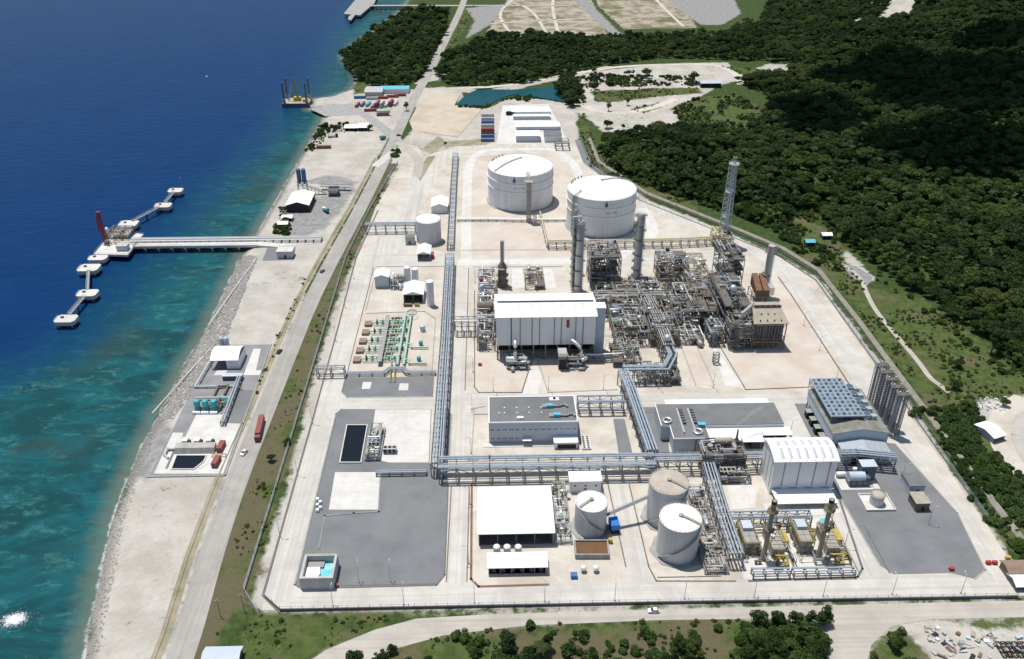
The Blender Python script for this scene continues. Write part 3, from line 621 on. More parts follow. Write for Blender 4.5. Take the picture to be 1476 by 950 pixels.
def tank(name, label, cx, cy, r, h, dome=1.5, wall='tankgrey', roof='tankroof', rings=(), stair=None, group=None, bridge=None, pad=None, n=48):
    t = thing(name, label, 'tank', (cx, cy, 0), group)
    if pad:
        MB().cyl(cx, cy, 0, .35, r+pad, 8).build('foundation', 'conc_g', t)
    MB().cyl(cx, cy, 0.02, h, r, n).build('shell', wall, t, True)
    rf = MB().lathe(cx, cy, [(r+.12, h), (r+.12, h+.12)] + [(r*k, h+.12+dome*(1-k*k)) for k in (.97,.85,.7,.5,.3,.1,.02)], n).build('roof', roof, t, True)
    for z in rings: MB().lathe(cx, cy, [(r+.02, z-.15), (r+.28, z-.13), (r+.28, z+.13), (r+.02, z+.15)], n, False).build('stiffener_ring', 'white', t, True)
    m = MB(); rail(m, circ(cx, cy, h+.12, r-.1, 28), 1.0); m.build('railing', 'mesh', rf)
    if bridge is not None:
        a = bridge; m = MB(); d = Vector((math.cos(a), math.sin(a), 0)); c = Vector((cx, cy, 0))
        nrm = Vector((-d.y, d.x, 0))
        p = [c + d*(r*k) + Vector((0,0,h+.3+dome*(1-k*k))) for k in (0.05,.35,.65,.97)]
        for a1, b1 in zip(p[:-1], p[1:]):
            for s in (-.45, .45): m.beam(a1+nrm*s+Vector((0,0,.25)), b1+nrm*s+Vector((0,0,.25)), .14); m.beam(a1+nrm*s+Vector((0,0,1.1)), b1+nrm*s+Vector((0,0,1.1)), .08)
            m.add([a1-nrm*.5+Vector((0,0,.2)), a1+nrm*.5+Vector((0,0,.2)), b1+nrm*.5+Vector((0,0,.2)), b1-nrm*.5+Vector((0,0,.2))], [(0,1,2,3)])
        m.build('roof_walkway', 'tan', rf)
        MB().cyl(cx, cy, h+dome*.95, h+dome+1.0, .9, 12).build('roof_vent', 'tan', rf, True)
    if stair is not None:
        a0, a1 = stair; m = MB(); k = 26
        for i in range(k):
            f0, f1 = i/k, (i+1)/k
            if 0.45 < f0 < 0.52: z0s = z1s = h*.48
            A, B = a0+(a1-a0)*f0, a0+(a1-a0)*f1
            z0s, z1s = h*f0, h*f1
            for rr, w in ((r+.15, .12), (r+1.0, .12)):
                m.beam((cx+rr*math.cos(A), cy+rr*math.sin(A), z0s), (cx+rr*math.cos(B), cy+rr*math.sin(B), z1s), w)
                if rr > r+.5: m.beam((cx+rr*math.cos(A), cy+rr*math.sin(A), z0s+1.1), (cx+rr*math.cos(B), cy+rr*math.sin(B), z1s+1.1), .08)
            m.add([(cx+(r+.1)*math.cos(A), cy+(r+.1)*math.sin(A), z0s+.1), (cx+(r+1)*math.cos(A), cy+(r+1)*math.sin(A), z0s+.1), (cx+(r+1)*math.cos(B), cy+(r+1)*math.sin(B), z1s+.1), (cx+(r+.1)*math.cos(B), cy+(r+.1)*math.sin(B), z1s+.1)], [(0,1,2,3)])
        m.build('spiral_stair', 'greyv', t)
    return t
def tank_px(name, label, l, r_, top, bot, base, h=None, **kw):
    cxp, cyp = (l+r_)/2, (top+bot)/2
    if h is None: h = hz(cxp, base, bot)
    c = g(cxp, cyp, h); r = (g(r_, cyp, h).x - g(l, cyp, h).x)/2
    return tank(name, label, c.x, c.y, r, h, **kw), c, r, h
def offset_path(pts, off):
    p = [Vector((q[0], q[1])) for q in pts]; out = []
    for i, a in enumerate(p):
        ds = []
        if i: ds.append((a-p[i-1]).normalized())
        if i < len(p)-1: ds.append((p[i+1]-a).normalized())
        n = sum((Vector((-d.y, d.x)) for d in ds), Vector((0,0))); n = n/len(ds)
        n = n/ max(.3, n.length_squared)
        out.append(a + n*off)
    return out
def bent_mesh(w, h, beams=2):
    m = MB(); 
    for s in (-1, 1): m.box(s*w/2-.2, -.2, 0, s*w/2+.2, .2, h)
    for i in range(beams): z = h - i*2.6; m.box(-w/2+.2, -.17, z-.4, w/2-.2, .17, z-.02)
    m.beam((-w/2, 0, .5), (w/2, 0, h-2.9 if beams > 1 else h-.5), .14)
    return m
def rack(label, path, w, h, pipes, spacing=7.5, beams=2, steel='steel', name='pipe_rack', group=None, truss=True):
    t = thing(name, label, 'pipe rack', (path[0][0], path[0][1], 0), group); proto = None
    P2 = [Vector(q) for q in path]
    st = MB()
    for a, b in zip(P2[:-1], P2[1:]):
        d = b-a; L = d.length; n = max(1, round(L/spacing)); ang = math.atan2(d.y, d.x) - math.pi/2; u = d/L; nr = Vector((-u.y, u.x))
        for i in range(n+1):
            if i == 0 and a is not P2[0]: continue
            p = a + d*(i/n)
            if proto is None:
                proto = bent_mesh(w, h, beams).build('bent', steel, None); o = proto; o.parent = t
            else:
                o = proto.copy(); COL.objects.link(o)
            o.location = (p.x - t.location.x, p.y - t.location.y, 0); o.rotation_euler = (0, 0, ang)
        for s in (-1, 1):
            for k in range(beams):
                z = h - k*2.6 - .2; q0, q1 = a + nr*s*w/2, b + nr*s*w/2
                st.beam((q0.x, q0.y, z), (q1.x, q1.y, z), .26)
            if truss and beams > 1:
                for i in range(n):
                    q0, q1 = a + d*(i/n) + nr*s*w/2, a + d*((i+1)/n) + nr*s*w/2
                    z0, z1 = (h-.2, h-2.8) if i % 2 else (h-2.8, h-.2)
                    st.beam((q0.x, q0.y, z0), (q1.x, q1.y, z1), .16)
    st.build('stringer', steel, t)
    for off, r, dz, m in pipes:
        q = offset_path(path, off); MB().pipe([(a.x, a.y, h+dz+r) for a in q], r, 8).build('pipe', m, t, True)
    return t
def column(name, label, x, y, h, r, m='greyv', plats=6, cat='column', top_pipe=False, cone=0, r2=None, side=1):
    t = thing(name, label, cat, (x, y, 0))
    prof = [(r*1.25, 0.02), (r*1.2, 1.2), (r, 2.0), (r, h*.97), (r2 or r*.6, h)] if not cone else [(r*cone, .02), (r*cone, 2), (r, h*.16), (r, h)]
    MB().lathe(x, y, prof, 20).build('shell', m, t, True)
    for i in range(plats):
        z = h*(i+1)/(plats+.3); a0 = (0 if i % 2 else math.pi*.5)
        mb = MB(); q = [(r+.1, z), (r+1.5, z), (r+1.5, z+.12), (r+.1, z+.12)]
        k = len(mb.v); N = 10
        for j in range(N+1):
            a = a0 + math.pi*1.1*j/N
            for rr, zz in q: mb.v.append((x+rr*math.cos(a), y+rr*math.sin(a), zz))
        for j in range(N):
            for e in range(4): mb.f.append((k+j*4+e, k+j*4+(e+1)%4, k+(j+1)*4+(e+1)%4, k+(j+1)*4+e))
        rm_ = MB(); rail(rm_, [(x+(r+1.45)*math.cos(a0+math.pi*1.1*j/6), y+(r+1.45)*math.sin(a0+math.pi*1.1*j/6), z+.1) for j in range(7)], 1.1, False)
        po = mb.build('platform', 'grating', t); rm_.build('handrail', 'galv', po)
    mb = MB(); lx = x + side*(r+.35)
    for s in (-.3, .3): mb.beam((lx, y+s-.5, 0), (lx, y+s-.5, h), .1)
    for i in range(int(h/1.2)): mb.beam((lx, y-.8, i*1.2+.4), (lx, y-.2, i*1.2+.4), .07)
    mb.build('ladder', 'galv', t)
    if top_pipe:
        MB().pipe([(x, y, h-.5), (x, y, h+2.5), (x-r-1.8, y-.5, h+2.5), (x-r-1.8, y-.5, 3), (x-r-1.8, y-3, 3)], .55, 10).build('overhead_pipe', 'alu', t, True)
    return t
def frame_mb(x0, y0, x1, y1, zs, nx, ny, w=.35, brace=True, z0=0.0, rr=rnd):
    m = MB(); X_ = [x0+(x1-x0)*i/nx for i in range(nx+1)]; Y_ = [y0+(y1-y0)*i/ny for i in range(ny+1)]
    for x in X_:
        for y in Y_: m.box(x-w/2, y-w/2, z0, x+w/2, y+w/2, zs[-1])
    for z in zs:
        for x in X_: m.box(x-w*.4, y0, z-.35, x+w*.4, y1, z-.003)
        for y in Y_: m.box(x0, y-w*.39, z-.34, x1, y+w*.39, z-.008)
    if brace:
        zz = [z0]+list(zs)
        for a, b in zip(zz[:-1], zz[1:]):
            for y in (y0, y1):
                i = rr.randrange(nx); m.beam((X_[i], y, a), (X_[i+1], y, b), .22)
                if nx > 2: j = (i+2) % nx; m.beam((X_[j+1], y, a), (X_[j], y, b), .22)
            for x in (x0, x1):
                i = rr.randrange(ny); m.beam((x, Y_[i], a), (x, Y_[i+1], b), .22)
    return m
VM = ['greyv', 'alu', 'greyv', 'galv', 'tan', 'brownst', 'alu']
def clutter(t, x0, y0, x1, y1, z, rr, nv=4, npipe=8, hmax=4.0, mats=VM, pm=('alu','galv','pipe','greyv','tan')):
    """vessels, exchangers and looping pipe runs bolted to one unit"""
    for _ in range(nv):
        m = rr.choice(mats); x, y = rr.uniform(x0, x1), rr.uniform(y0, y1); k = rr.random()
        if k < .4:
            L = rr.uniform(2.5, 5.5); r = rr.uniform(.5, 1.1); zz = z+r+rr.choice((.4, .9))
            d = (L/2, 0) if rr.random() < .5 else (0, L/2); mb = MB().hcyl((x-d[0], y-d[1], zz), (x+d[0], y+d[1], zz), r)
            for s in (-.6, .6): mb.box(x+d[0]*s-.35, y+d[1]*s-.35, z, x+d[0]*s+.35, y+d[1]*s+.35, zz-r*.6)
            mb.build('exchanger', m, t, True)
        elif k < .75:
            r = rr.uniform(.6, 1.3); h = rr.uniform(2.5, hmax)
            MB().lathe(x, y, [(r*.8, z), (r*.8, z+.5), (r, z+.8), (r, z+h-.4), (r*.75, z+h-.1), (r*.3, z+h)], 14).build('vessel', m, t, True)
        else:
            mb = MB().box(x-1.2, y-.7, z, x+1.2, y+.7, z+.3); mb.hcyl((x-.8, y, z+.9), (x+.1, y, z+.9), .45, 10); mb.lathe(x+.7, y, [(.5, z+.3), (.6, z+.9), (.4, z+1.4)], 10)
            mb.build('pump', rr.choice(('green', 'steel', 'galv', 'steel', 'brownst')), t)
    for _ in range(npipe):
        x, y = rr.uniform(x0, x1), rr.uniform(y0, y1); r = rr.choice((.14, .18, .22, .3, .4)); p = [Vector((x, y, z+rr.uniform(.4, hmax)))]
        for _k in range(rr.randrange(3, 7)):
            q = p[-1].copy(); ax = rr.choice('xyzxy')
            if ax == 'x': q.x = min(x1, max(x0, q.x + rr.choice((-1, 1))*rr.uniform(2, 7)))
            elif ax == 'y': q.y = min(y1, max(y0, q.y + rr.choice((-1, 1))*rr.uniform(2, 7)))
            else: q.z = max(z+.3, min(z+hmax, q.z + rr.choice((-1, 1))*rr.uniform(1, 4)))
            if (q-p[-1]).length > .6: p.append(q)
        if len(p) > 1: MB().pipe(p, r, 7).build('pipe', rr.choice(pm), t, True)
def process_unit(name, label, x0, y0, x1, y1, zs, nx, ny, seed, steel='steel', nv=3, npipe=8, deck='grating', hole=.62, mats=VM, pm=('alu','alu','galv','pipe','greyv','tan','brownst','brownst'), cat='process unit', group=None):
    rr = random.Random(seed); t = thing(name, label, cat, ((x0+x1)/2, (y0+y1)/2, 0), group); npipe = int(npipe*1.7)
    frame_mb(x0, y0, x1, y1, zs, nx, ny, rr=rr).build('steel_frame', steel, t)
    for i, z in enumerate(zs):
        for a in range(nx):
            for b in range(ny):
                if rr.random() < hole: continue
                xa, xb = x0+(x1-x0)*a/nx, x0+(x1-x0)*(a+1)/nx; ya, yb = y0+(y1-y0)*b/ny, y0+(y1-y0)*(b+1)/ny
                MB().box(xa+.02, ya+.02, z+.003, xb-.02, yb-.02, z+.08).build('deck_plate', deck, t)
        rm = MB(); rail(rm, [(x0, y0, z), (x1, y0, z), (x1, y1, z), (x0, y1, z)]); rm.build('handrail', 'galv' if i % 2 else steel, t)
        hn = (zs[i+1]-z-.6) if i+1 < len(zs) else 3.0
        clutter(t, x0+.6, y0+.6, x1-.6, y1-.6, z+.08, rr, nv, npipe, max(1.5, hn), mats, pm)
    clutter(t, x0+.6, y0+.6, x1-.6, y1-.6, 0.15, rr, nv+1, npipe, zs[0]-.6, mats, pm)
    return t
CONT = {}
def container(x, y, z, rz, m, label, L=12.2, group=None):
    k = (m, L)
    if k not in CONT:
        mb = MB(); W, H = 2.44, 2.6; n = int(L/.6)
        vs = []; 
        # corrugated long walls
        prof = [(-L/2 + L*i/(2*n), (0 if (i//1) % 2 else .06)) for i in range(2*n+1)]
        for s in (-1, 1):
            b = len(mb.v)
            for a, d in prof: mb.v += [(a, s*(W/2-d), .15), (a, s*(W/2-d), H-.12)]
            for i in range(2*n): mb.f.append((b+2*i, b+2*i+2, b+2*i+3, b+2*i+1))
        mb.box(-L/2, -W/2+.02, H-.12, L/2, W/2-.02, H); mb.box(-L/2, -W/2+.02, 0, L/2, W/2-.02, .15)
        mb.box(-L/2, -W/2+.05, .15, -L/2+.08, W/2-.05, H-.12); mb.box(L/2-.08, -W/2+.05, .15, L/2, W/2-.05, H-.12)
        body = mb.build('body', m)
        dr = MB(); 
        for s in (-.35, -.85, .35, .85): dr.box(L/2, s-.03, .2, L/2+.06, s+.03, H-.2)
        d = dr.build('door_bar', 'cgrey'); cp = MB()
        for sx in (-1, 1):
            for sy in (-1, 1): cp.box(sx*(L/2-.07)-.09, sy*(W/2-.07)-.09, 0, sx*(L/2-.07)+.09, sy*(W/2-.07)+.09, H+.015)
        c = cp.build('corner_post', 'dkgrey')
        CONT[k] = (body.data, d.data, c.data)
        for o in (body, d, c): bpy.data.objects.remove(o)
    t = thing('shipping_container', label, 'container', (x, y, z), group, rz)
    for nme, me in zip(('body', 'door_bar', 'corner_post'), CONT[k]):
        o = bpy.data.objects.new(nme, me); COL.objects.link(o); o.parent = t
    return t
def car(x, y, rz, m, label, kind='car'):
    t = thing('parked_car' if kind == 'car' else 'moving_car', label, 'car', (x, y, .1), None, rz)
    L, W = 4.3, 1.8
    def prof(pts, w, nme, mt):
        mb = MB(); n = len(pts); mb.add([(a, -w/2, b) for a, b in pts] + [(a, w/2, b) for a, b in pts], [tuple(range(n)), tuple(range(n, 2*n))[::-1]] + [(i, n+i, n+(i+1) % n, (i+1) % n) for i in range(n)])
        o = mb.build(nme, mt); o.parent = t; return o
    prof([(-2.15,.35),(-2.1,.85),(-1.9,.98),(-1.5,1.02),(.9,1.02),(1.9,.85),(2.12,.65),(2.15,.35)], W, 'body', m)
    prof([(-1.75,1.02),(-1.3,1.5),(.25,1.52),(1.0,1.02)], W*.88, 'cabin_glass', 'glass')
    prof([(-1.25,1.505),(-1.15,1.56),(.1,1.57),(.25,1.525)], W*.84, 'roof', m)
    for sx in (-1.35, 1.35):
        for sy in (-1, 1):
            mb = MB().tube([(sx, sy*.75, .33), (sx, sy*.95, .33)], .33, 14); o = mb.build('wheel', 'rubber'); o.parent = t; r_ = MB().tube([(sx, sy*.94, .33), (sx, sy*.97, .33)], .2, 10).build('rim', 'alu'); r_.parent = o
    for sy in (-.6, .6):
        o = MB().box(2.08, sy-.2, .6, 2.16, sy+.2, .74).build('headlight', 'alu'); o.parent = t
        o = MB().box(-2.16, sy-.2, .7, -2.09, sy+.2, .84).build('tail_light', 'red'); o.parent = t
    return t

# ================================================================== TANKS
t, c, r, h = tank_px('ammonia_tank', 'large white domed tank left of its twin with pipe tower up its front', 703, 797.5, 220, 257, 308, dome=5.5, wall='tankw', roof='white', rings=(), bridge=rad(215), n=72)
AM1 = (c, r, h)
t2, c2, r2, h2 = tank_px('ammonia_tank', 'large white domed tank nearer the forest, right of its twin', 818, 917.5, 252, 290, 344, dome=5.5, wall='tankw', roof='white', bridge=rad(35), n=72)
for tt, cc, rr_, hh in ((t, c, r, h), (t2, c2, r2, h2)):
    for f in (.55, .78): MB().lathe(cc.x, cc.y, [(rr_+.01, hh*f-.22), (rr_+.4, hh*f-.2), (rr_+.4, hh*f+.2), (rr_+.01, hh*f+.22)], 72, False).build('stiffener_ring', 'white', tt, True)
    MB().cyl(cc.x, cc.y, 0, .6, rr_+1.2, 72).build('foundation', 'conc_g', tt)
    # emblem: dark blue drop with two lines of small lettering, and the tank number lower down
    def on_wall(a, z): return (cc.x + (rr_+.06)*math.sin(a), cc.y - (rr_+.06)*math.cos(a), z)
    a0 = -.22 if tt is t else .02
    pts = [(math.cos(q)*(.9 if math.sin(q) < 0 else .9*(1-math.sin(q)*.6)), math.sin(q)*(1.0 if math.sin(q) < 0 else 1.9)) for q in [2*math.pi*i/20 for i in range(20)]]
    MB().add([on_wall(a0 + p*1.4/rr_, hh*.88+q*1.4) for p, q in pts], [tuple(range(20))]).build('emblem', 'dkblue', tt)
    m = MB()
    for ln, zz in enumerate((.5, -.4)):
        u = 2.4
        for wd_ in ((.5,.3,.5,.4,.3,.5) if ln == 0 else (.4,.4,.3,.5,.4)):
            m.add([on_wall(a0+(u+p)/rr_, hh*.88+zz+q) for p, q in ((0,0),(wd_,0),(wd_,.5),(0,.5))], [(0,1,2,3)]); u += wd_+.22
    struct(m.build('lettering', 'wallblue', tt), 'stuff')
    m = MB(); u = -.4
    for wd_ in (.7,.7,.25,.7,0,.3,0,.7,.7,.7):
        if wd_: m.add([on_wall(a0+.01+(u+p)/rr_, hh*.66+q) for p, q in ((0,0),(wd_,0),(wd_,.9),(0,.9))], [(0,1,2,3)])
        u += (wd_ or .5)+.25
    struct(m.build('tank_number', 'greyv', tt), 'stuff')
    for k in range(5):
        m = MB(); a = 2.2+k*.16; x, y = cc.x+rr_*.9*math.cos(a), cc.y+rr_*.9*math.sin(a); m.cyl(x, y, hh+.5, hh+2.4, .5, 8); m.box(x-.7, y-.7, hh+2.4, x+.7, y+.7, hh+2.7); m.build('roof_nozzle', 'tan', tt)
# pipe tower on the front of the left tank
x, y = g(762, 320).x, g(762, 320).y
tw = thing('pipe_tower', 'brown lattice stair tower with pipes against the left white tank', 'tower', (x, y, 0))
H_ = h+3; frame_mb(x-1.6, y-1.2, x+1.6, y+1.6, [H_*k/9 for k in range(1, 10)], 1, 1, .25).build('lattice', 'tan', tw)
for k in (-.9, 0, .9): MB().pipe([(x+k, y-1.6, 0), (x+k, y-1.6, H_-1), (x+k, c.y-r*.8, H_-1)], .3, 8).build('riser', 'greyv', tw, True)
MB().box(x-3, y-1.5, H_, x+3, y+4, H_+.15).build('top_platform', 'tan', tw)
rail(MB(), [(x-3,y-1.5,H_+.15),(x+3,y-1.5,H_+.15),(x+3,y+4,H_+.15),(x-3,y+4,H_+.15)]).build('handrail', 'tan', tw)
# second tank: side ladder tower and roof gear
x, y = c2.x-r2*.86, c2.y-r2*.62
tw = thing('pipe_tower', 'narrow grey pipe tower on the left side of the right white tank', 'tower', (x, y, 0))
frame_mb(x-1.4, y-1.4, x+.6, y+.6, [h2*k/8 for k in range(1, 9)], 1, 1, .22).build('lattice', 'greyv', tw)
MB().pipe([(x-.4, y-1.8, 0), (x-.4, y-1.8, h2+1), (x+5, y+4, h2+3)], .4, 8).build('riser', 'greyv', tw, True)

tank_px('storage_tank', 'pale grey tank with bright white roof, nearest and rightmost of the three', 951, 1011.5, 725.5, 767.5, 814.5, dome=.9, stair=(rad(200), rad(335)), bridge=rad(-32), pad=2.6)
_, cB, rB, hB = tank_px('storage_tank', 'grey tank with dirty brown roof behind the white-roofed tank', 936, 993, 676.8, 713.5, 0, h=15.5*1.2, dome=.9, roof='tankdirty', stair=(rad(200), rad(330)), bridge=rad(-35), pad=2.4)
_, cA, rA, hA = tank_px('storage_tank', 'smaller grey tank with white roof beside the blue box', 829.5, 876, 707, 739, 776.5, dome=.8, stair=(rad(340), rad(215)), bridge=rad(215), pad=2.2)
tank_px('storage_tank', 'pale pinkish grey tank with stained white roof among the sheds', 599, 635, 305, 326, 357.5, dome=1.6, wall='tankgrey', roof='tankroof', n=40)
tS, cS, rS, hS = tank_px('water_tank', 'small cream tank inside a low bund on the gravel lot', 1256, 1275.5, 707, 719, 731, dome=.5, wall='tankgrey', roof='tankdirty', n=32)
for o in (tS,): pass
m = MB(); X0, X1, Y0, Y1 = cS.x-rS-3.2, cS.x+rS+3.6, cS.y-rS-2.5, cS.y+rS+2.4
for a in ((X0,Y0,X1,Y0+.4),(X0,Y1-.4,X1,Y1),(X0,Y0+.4,X0+.4,Y1-.4),(X1-.4,Y0+.4,X1,Y1-.4)): m.box(a[0],a[1],.1,a[2],a[3],1.0)
m.box(X0+.41,Y0+.41,.1,X1-.41,Y1-.41,.25)
one(m, 'bund_wall', 'conc_w', 'low square concrete bund around the small cream tank', 'bund')
# inclined conveyor walkway between the two tanks
a, b = Vector((cA.x+rA*.9, cA.y-rA*.1, 7)), Vector((cB.x-rB*.9, cB.y, 11.5))
t = thing('inclined_walkway', 'long sloping grey gangway between the white-roofed and brown-roofed tanks', 'walkway', (a.x, a.y, a.z))
m = MB(); n_ = Vector((-(b-a).y, (b-a).x, 0)).normalized()
for s in (-.6, .6):
    m.beam(a+n_*s, b+n_*s, .3); 
m.build('girder', 'steel', t); m = MB()
for s in (-.6, .6): m.beam(a+n_*s+Vector((0,0,1.1)), b+n_*s+Vector((0,0,1.1)), .1)
for i in range(11):
    for s in (-.6, .6): p = a.lerp(b, i/10)+n_*s; m.beam(p, p+Vector((0,0,1.1)), .08)
m.build('handrail', 'galv', t); MB().add([a-n_*.55, a+n_*.55, b+n_*.55, b-n_*.55], [(0,1,2,3)]).build('tread_deck', 'dkgrey', t)

# ================================================================== BUILDINGS
# white open-sided filter shed (south)
x0, y0, x1, y1, hh = bxy(690, 786, 798, 702, 768)
shed('open_shed', 'large white-roofed open shed of four wide roof strips beside the centre road', 'shed', x0, y0, x1, y1, hh, hh+1.3, 'x', 'wall', 'white', 'S', 4, bays=4)
x0b, y0b, x1b, y1b, hb = bxy(704, 828, 788, 797, 817)
shed('pump_shelter', 'narrow white-roofed pump shelter in front of the large open shed', 'shed', x0b, y0b, x1b, y1b, hb, hb+.5, 'x', 'wall', 'white', 'SN', 1, bays=5)
t = thing('pump_row', 'row of dark grey pumps under the narrow white shelter', 'pumps', ((x0b+x1b)/2, y0b+2, .06))
for i in range(6):
    x = x0b+2+i*(x1b-x0b-4)/5; MB().box(x-.9, y0b+1.2, .06, x+.9, y0b+3.8, .4).hcyl((x, y0b+1.6, 1.1), (x, y0b+3.2, 1.1), .55, 10).build('pump', 'steel', t)
for i, (px, wd) in enumerate(((716, 'left'), (731, 'middle'), (747, 'right'))):
    p = g(px, 796); 
    t = thing('filter_vessel', f'small white-topped filter vessel, {wd} of the three between shed and pump shelter', 'vessel', (p.x, p.y, .05), 'filter vessels')
    MB().cyl(p.x, p.y, .05, 3.0, 1.35, 20).build('shell', 'galv', t, True); MB().lathe(p.x, p.y, [(1.4, 3.0), (1.2, 3.35), (.7, 3.6), (.1, 3.7)], 20).build('head', 'white', t, True)
# control building
x0, y0, x1, y1, hh = bxy(705, 638, 832, 572, 609)
t = thing('control_building', 'two-storey blue-grey control building with flat grey roof and rows of small windows', 'building', ((x0+x1)/2, (y0+y1)/2, 0))
CB = (x0, y0, x1, y1, hh)
MB().box(x0, y0, 0, x1, y1, hh-.3).build('wall', 'wallblue', t)
rf = MB().box(x0+.5, y0+.5, hh-.29, x1-.5, y1-.5, hh).build('roof', 'roofgrey', t)
m = MB()
for a in ((x0-.1,y0-.1,x1+.1,y0+.4),(x0-.1,y1-.4,x1+.1,y1+.1),(x0-.1,y0+.4,x0+.4,y1-.4),(x1-.4,y0+.4,x1+.1,y1-.4)): m.box(a[0],a[1],hh-.295,a[2],a[3],hh+.35)
m.build('parapet', 'wall', t)
n = 14
for rw, z in ((0, hh*.66), (1, hh*.24)):
    for i in range(n):
        if rw and i > 5: continue
        xx = x0+1.6+(x1-x0-3.2)*i/(n-1)
        for s in (-.5, .5): MB().box(xx+s-.28, y0-.05, z-.35, xx+s+.28, y0+.02, z+.35).build('window', 'glass', t)
MB().box(x0-2.5, y0-3.2, .05, x1+1, y0-.01, .3).build('plinth', 'conc_w', t)
MB().box(x0+15.5, y0-2.8, 3.0, x0+19.5, y0-.02, 3.25).build('entrance_canopy', 'white', t)
MB().box(x0+16.5, y0-.1, .3, x0+18.3, y0+.02, 2.9).build('door', 'black', t)
m = MB().box(x1-11, y0-5, .06, x1-.3, y0-.02, 3.6); m.build('annex', 'wall', t); MB().box(x1-11.3, y0-5.3, 3.61, x1, y0-.03, 3.85).build('annex_roof', 'white', t)
MB().box(x1-9.5, y0-5.08, .3, x1-1, y0-4.99, 2.6).build('annex_opening', 'black', t)
for (u, v) in ((.18,.55),(.32,.55),(.46,.55),(.6,.55),(.12,.35),(.18,.35),(.32,.35),(.46,.35),(.6,.35)):
    xx, yy = x0+(x1-x0)*u, y0+(y1-y0)*v; MB().cyl(xx, yy, hh, hh+.55, .35, 10).build('roof_vent', 'white', rf)
for k, (u, v) in enumerate(((.70,.58),(.77,.22))):
    xx, yy = x0+(x1-x0)*u, y0+(y1-y0)*v
    MB().box(xx-1.6, yy-1, hh+.1, xx+1.6, yy+1, hh+1.6).build('air_handler', 'cyan', rf)
    for s in (-.5, .5): MB().box(xx-3.6, yy+s*1.2-.35, hh+.3, xx-1.6, yy+s*1.2+.35, hh+1.1).build('inlet_duct', 'alu', rf)
    MB().pipe([(xx+1.6, yy, hh+.7), (xx+4.5, yy-.3*k, hh+.7), (xx+6, yy+.8, hh+.7), (xx+7.5, yy+.8, hh+.7), (xx+8.2, yy-.4, hh+.7)], .5, 8).build('duct', 'greyv', t)
MB().box(x0+13, y0+2.5, hh+.02, x0+16, y0+4, hh+.8).build('roof_unit', 'white', rf)
MB().box(x1-12, y1-3.5, hh+.02, x1-7.5, y1-1, hh+.3).build('roof_pad', 'white', rf)
MB().cyl(x1-9.7, y1-2.2, hh+.3, hh+.7, .7, 16).build('roof_hatch', 'black', rf)
# transformer-fan array on the concrete beside it
t = thing('fan_bank', 'two columns of small black fans on a pale pad right of the control building', 'fans', (g(848,650).x, g(848,640).y, .05))
X0, Y0 = g(839, 649).x, g(839, 649).y
MB().box(X0, Y0, .05, X0+4.2, Y0+9.5, 1.0).build('casing', 'conc_w', t)
for i in range(2):
    for j in range(6): MB().cyl(X0+1.1+i*2, Y0+.9+j*1.55, 1.0, 1.12, .55, 12).build('fan', 'black', t)
# switchgear building
X0, Y0, X1, Y1, hh = g(957, 655).x, g(957, 655).y, g(1136, 640).x, 337.5, 8.4
t = thing('switchgear_building', 'wide blue-grey switchgear building with flat dark grey roof behind the pipe rack', 'building', ((X0+X1)/2, 325, 0))
ym = 320.5; xm = g(1022, 632, hh).x
MB().box(X0, ym, 0, X1-2, Y1, hh-.3).build('wall', 'wallblue', t); MB().box(X0+4, Y0+.8, 0, xm, ym-.01, hh-.3).build('front_wing', 'wallblue', t)
MB().box(X0-.2, ym+.3, hh-.29, X1-1.8, Y1+.2, hh).build('roof', 'roofgrey', t); MB().box(X0+3.8, Y0+.6, hh-.29, xm+.2, ym+.28, hh+.004).build('wing_roof', 'roofgrey', t)
for a in ((X0-.3,ym-.1,X0+.1,Y1+.3),(X0+3.6,Y0+.4,X0+4,ym-.1),(X0+4,Y0+.3,xm+.3,Y0+.6),(xm+.2,Y0+.6,xm+.5,ym)): MB().box(a[0],a[1],hh-.28,a[2],a[3],hh+.3).build('parapet', 'wall', t)
for i in range(2):
    xx = X0+9.3+i*5.2; MB().box(xx-.4, ym-6+i*-.5, hh+.02, xx+.4, Y1-4.5, hh+.9).build('duct', 'alu', t)
    for j in range(6): MB().box(xx+.5, ym+1+j*2.0, hh+.02, xx+2.3, ym+2.2+j*2.0, hh+1.1).build('air_cooler', 'black' if j % 1 else 'dkgrey', t)
for q in ((X0+3.2, ym+3.5), (X0+15.8, ym-5.2)):
    mb = MB(); k = 0
    for j in range(16):
        a, b = 2*math.pi*j/16, 2*math.pi*(j+1)/16; mb.tube([(q[0]+1.9*math.cos(a), q[1]+1.9*math.sin(a), hh+.6), (q[0]+1.9*math.cos(b), q[1]+1.9*math.sin(b), hh+.6)], .5, 6)
    mb.build('ring_duct', 'alu', t)
MB().box(X0+16.5, ym-1.8, hh+.02, X0+20, ym+.4, hh+1.7).build('air_handler', 'cyan', t)
for k in range(3): MB().box(xm-6+k*2.2, Y0+.55, 1, xm-5.3+k*2.2, Y0+.82, hh-1).build('downpipe', 'steel', t)
MB().box(X0+6, Y1+.4, 5.0, X1-2.5, Y1+8.2, 5.25).build('rear_canopy', 'white', t)
for k in range(8): MB().box(X0+7+k*7, Y1+7.6, 0, X0+7.3+k*7, Y1+7.9, 5).build('canopy_post', 'steel', t)
t = thing('transformer_canopy', 'white L-shaped canopy roof in front of the switchgear building', 'canopy', ((xm+X1)/2, 317, 0))
zc = 6.4
P0 = [(xm+.7, 309.8), (g(1102,636,zc).x, 309.8), (g(1102,636,zc).x, 314.5), (X1+.6, 314.5), (X1+.6, ym+.2), (xm+.7, ym+.2)]
MB().prism(P0, zc, zc+.3).build('roof', 'white', t)
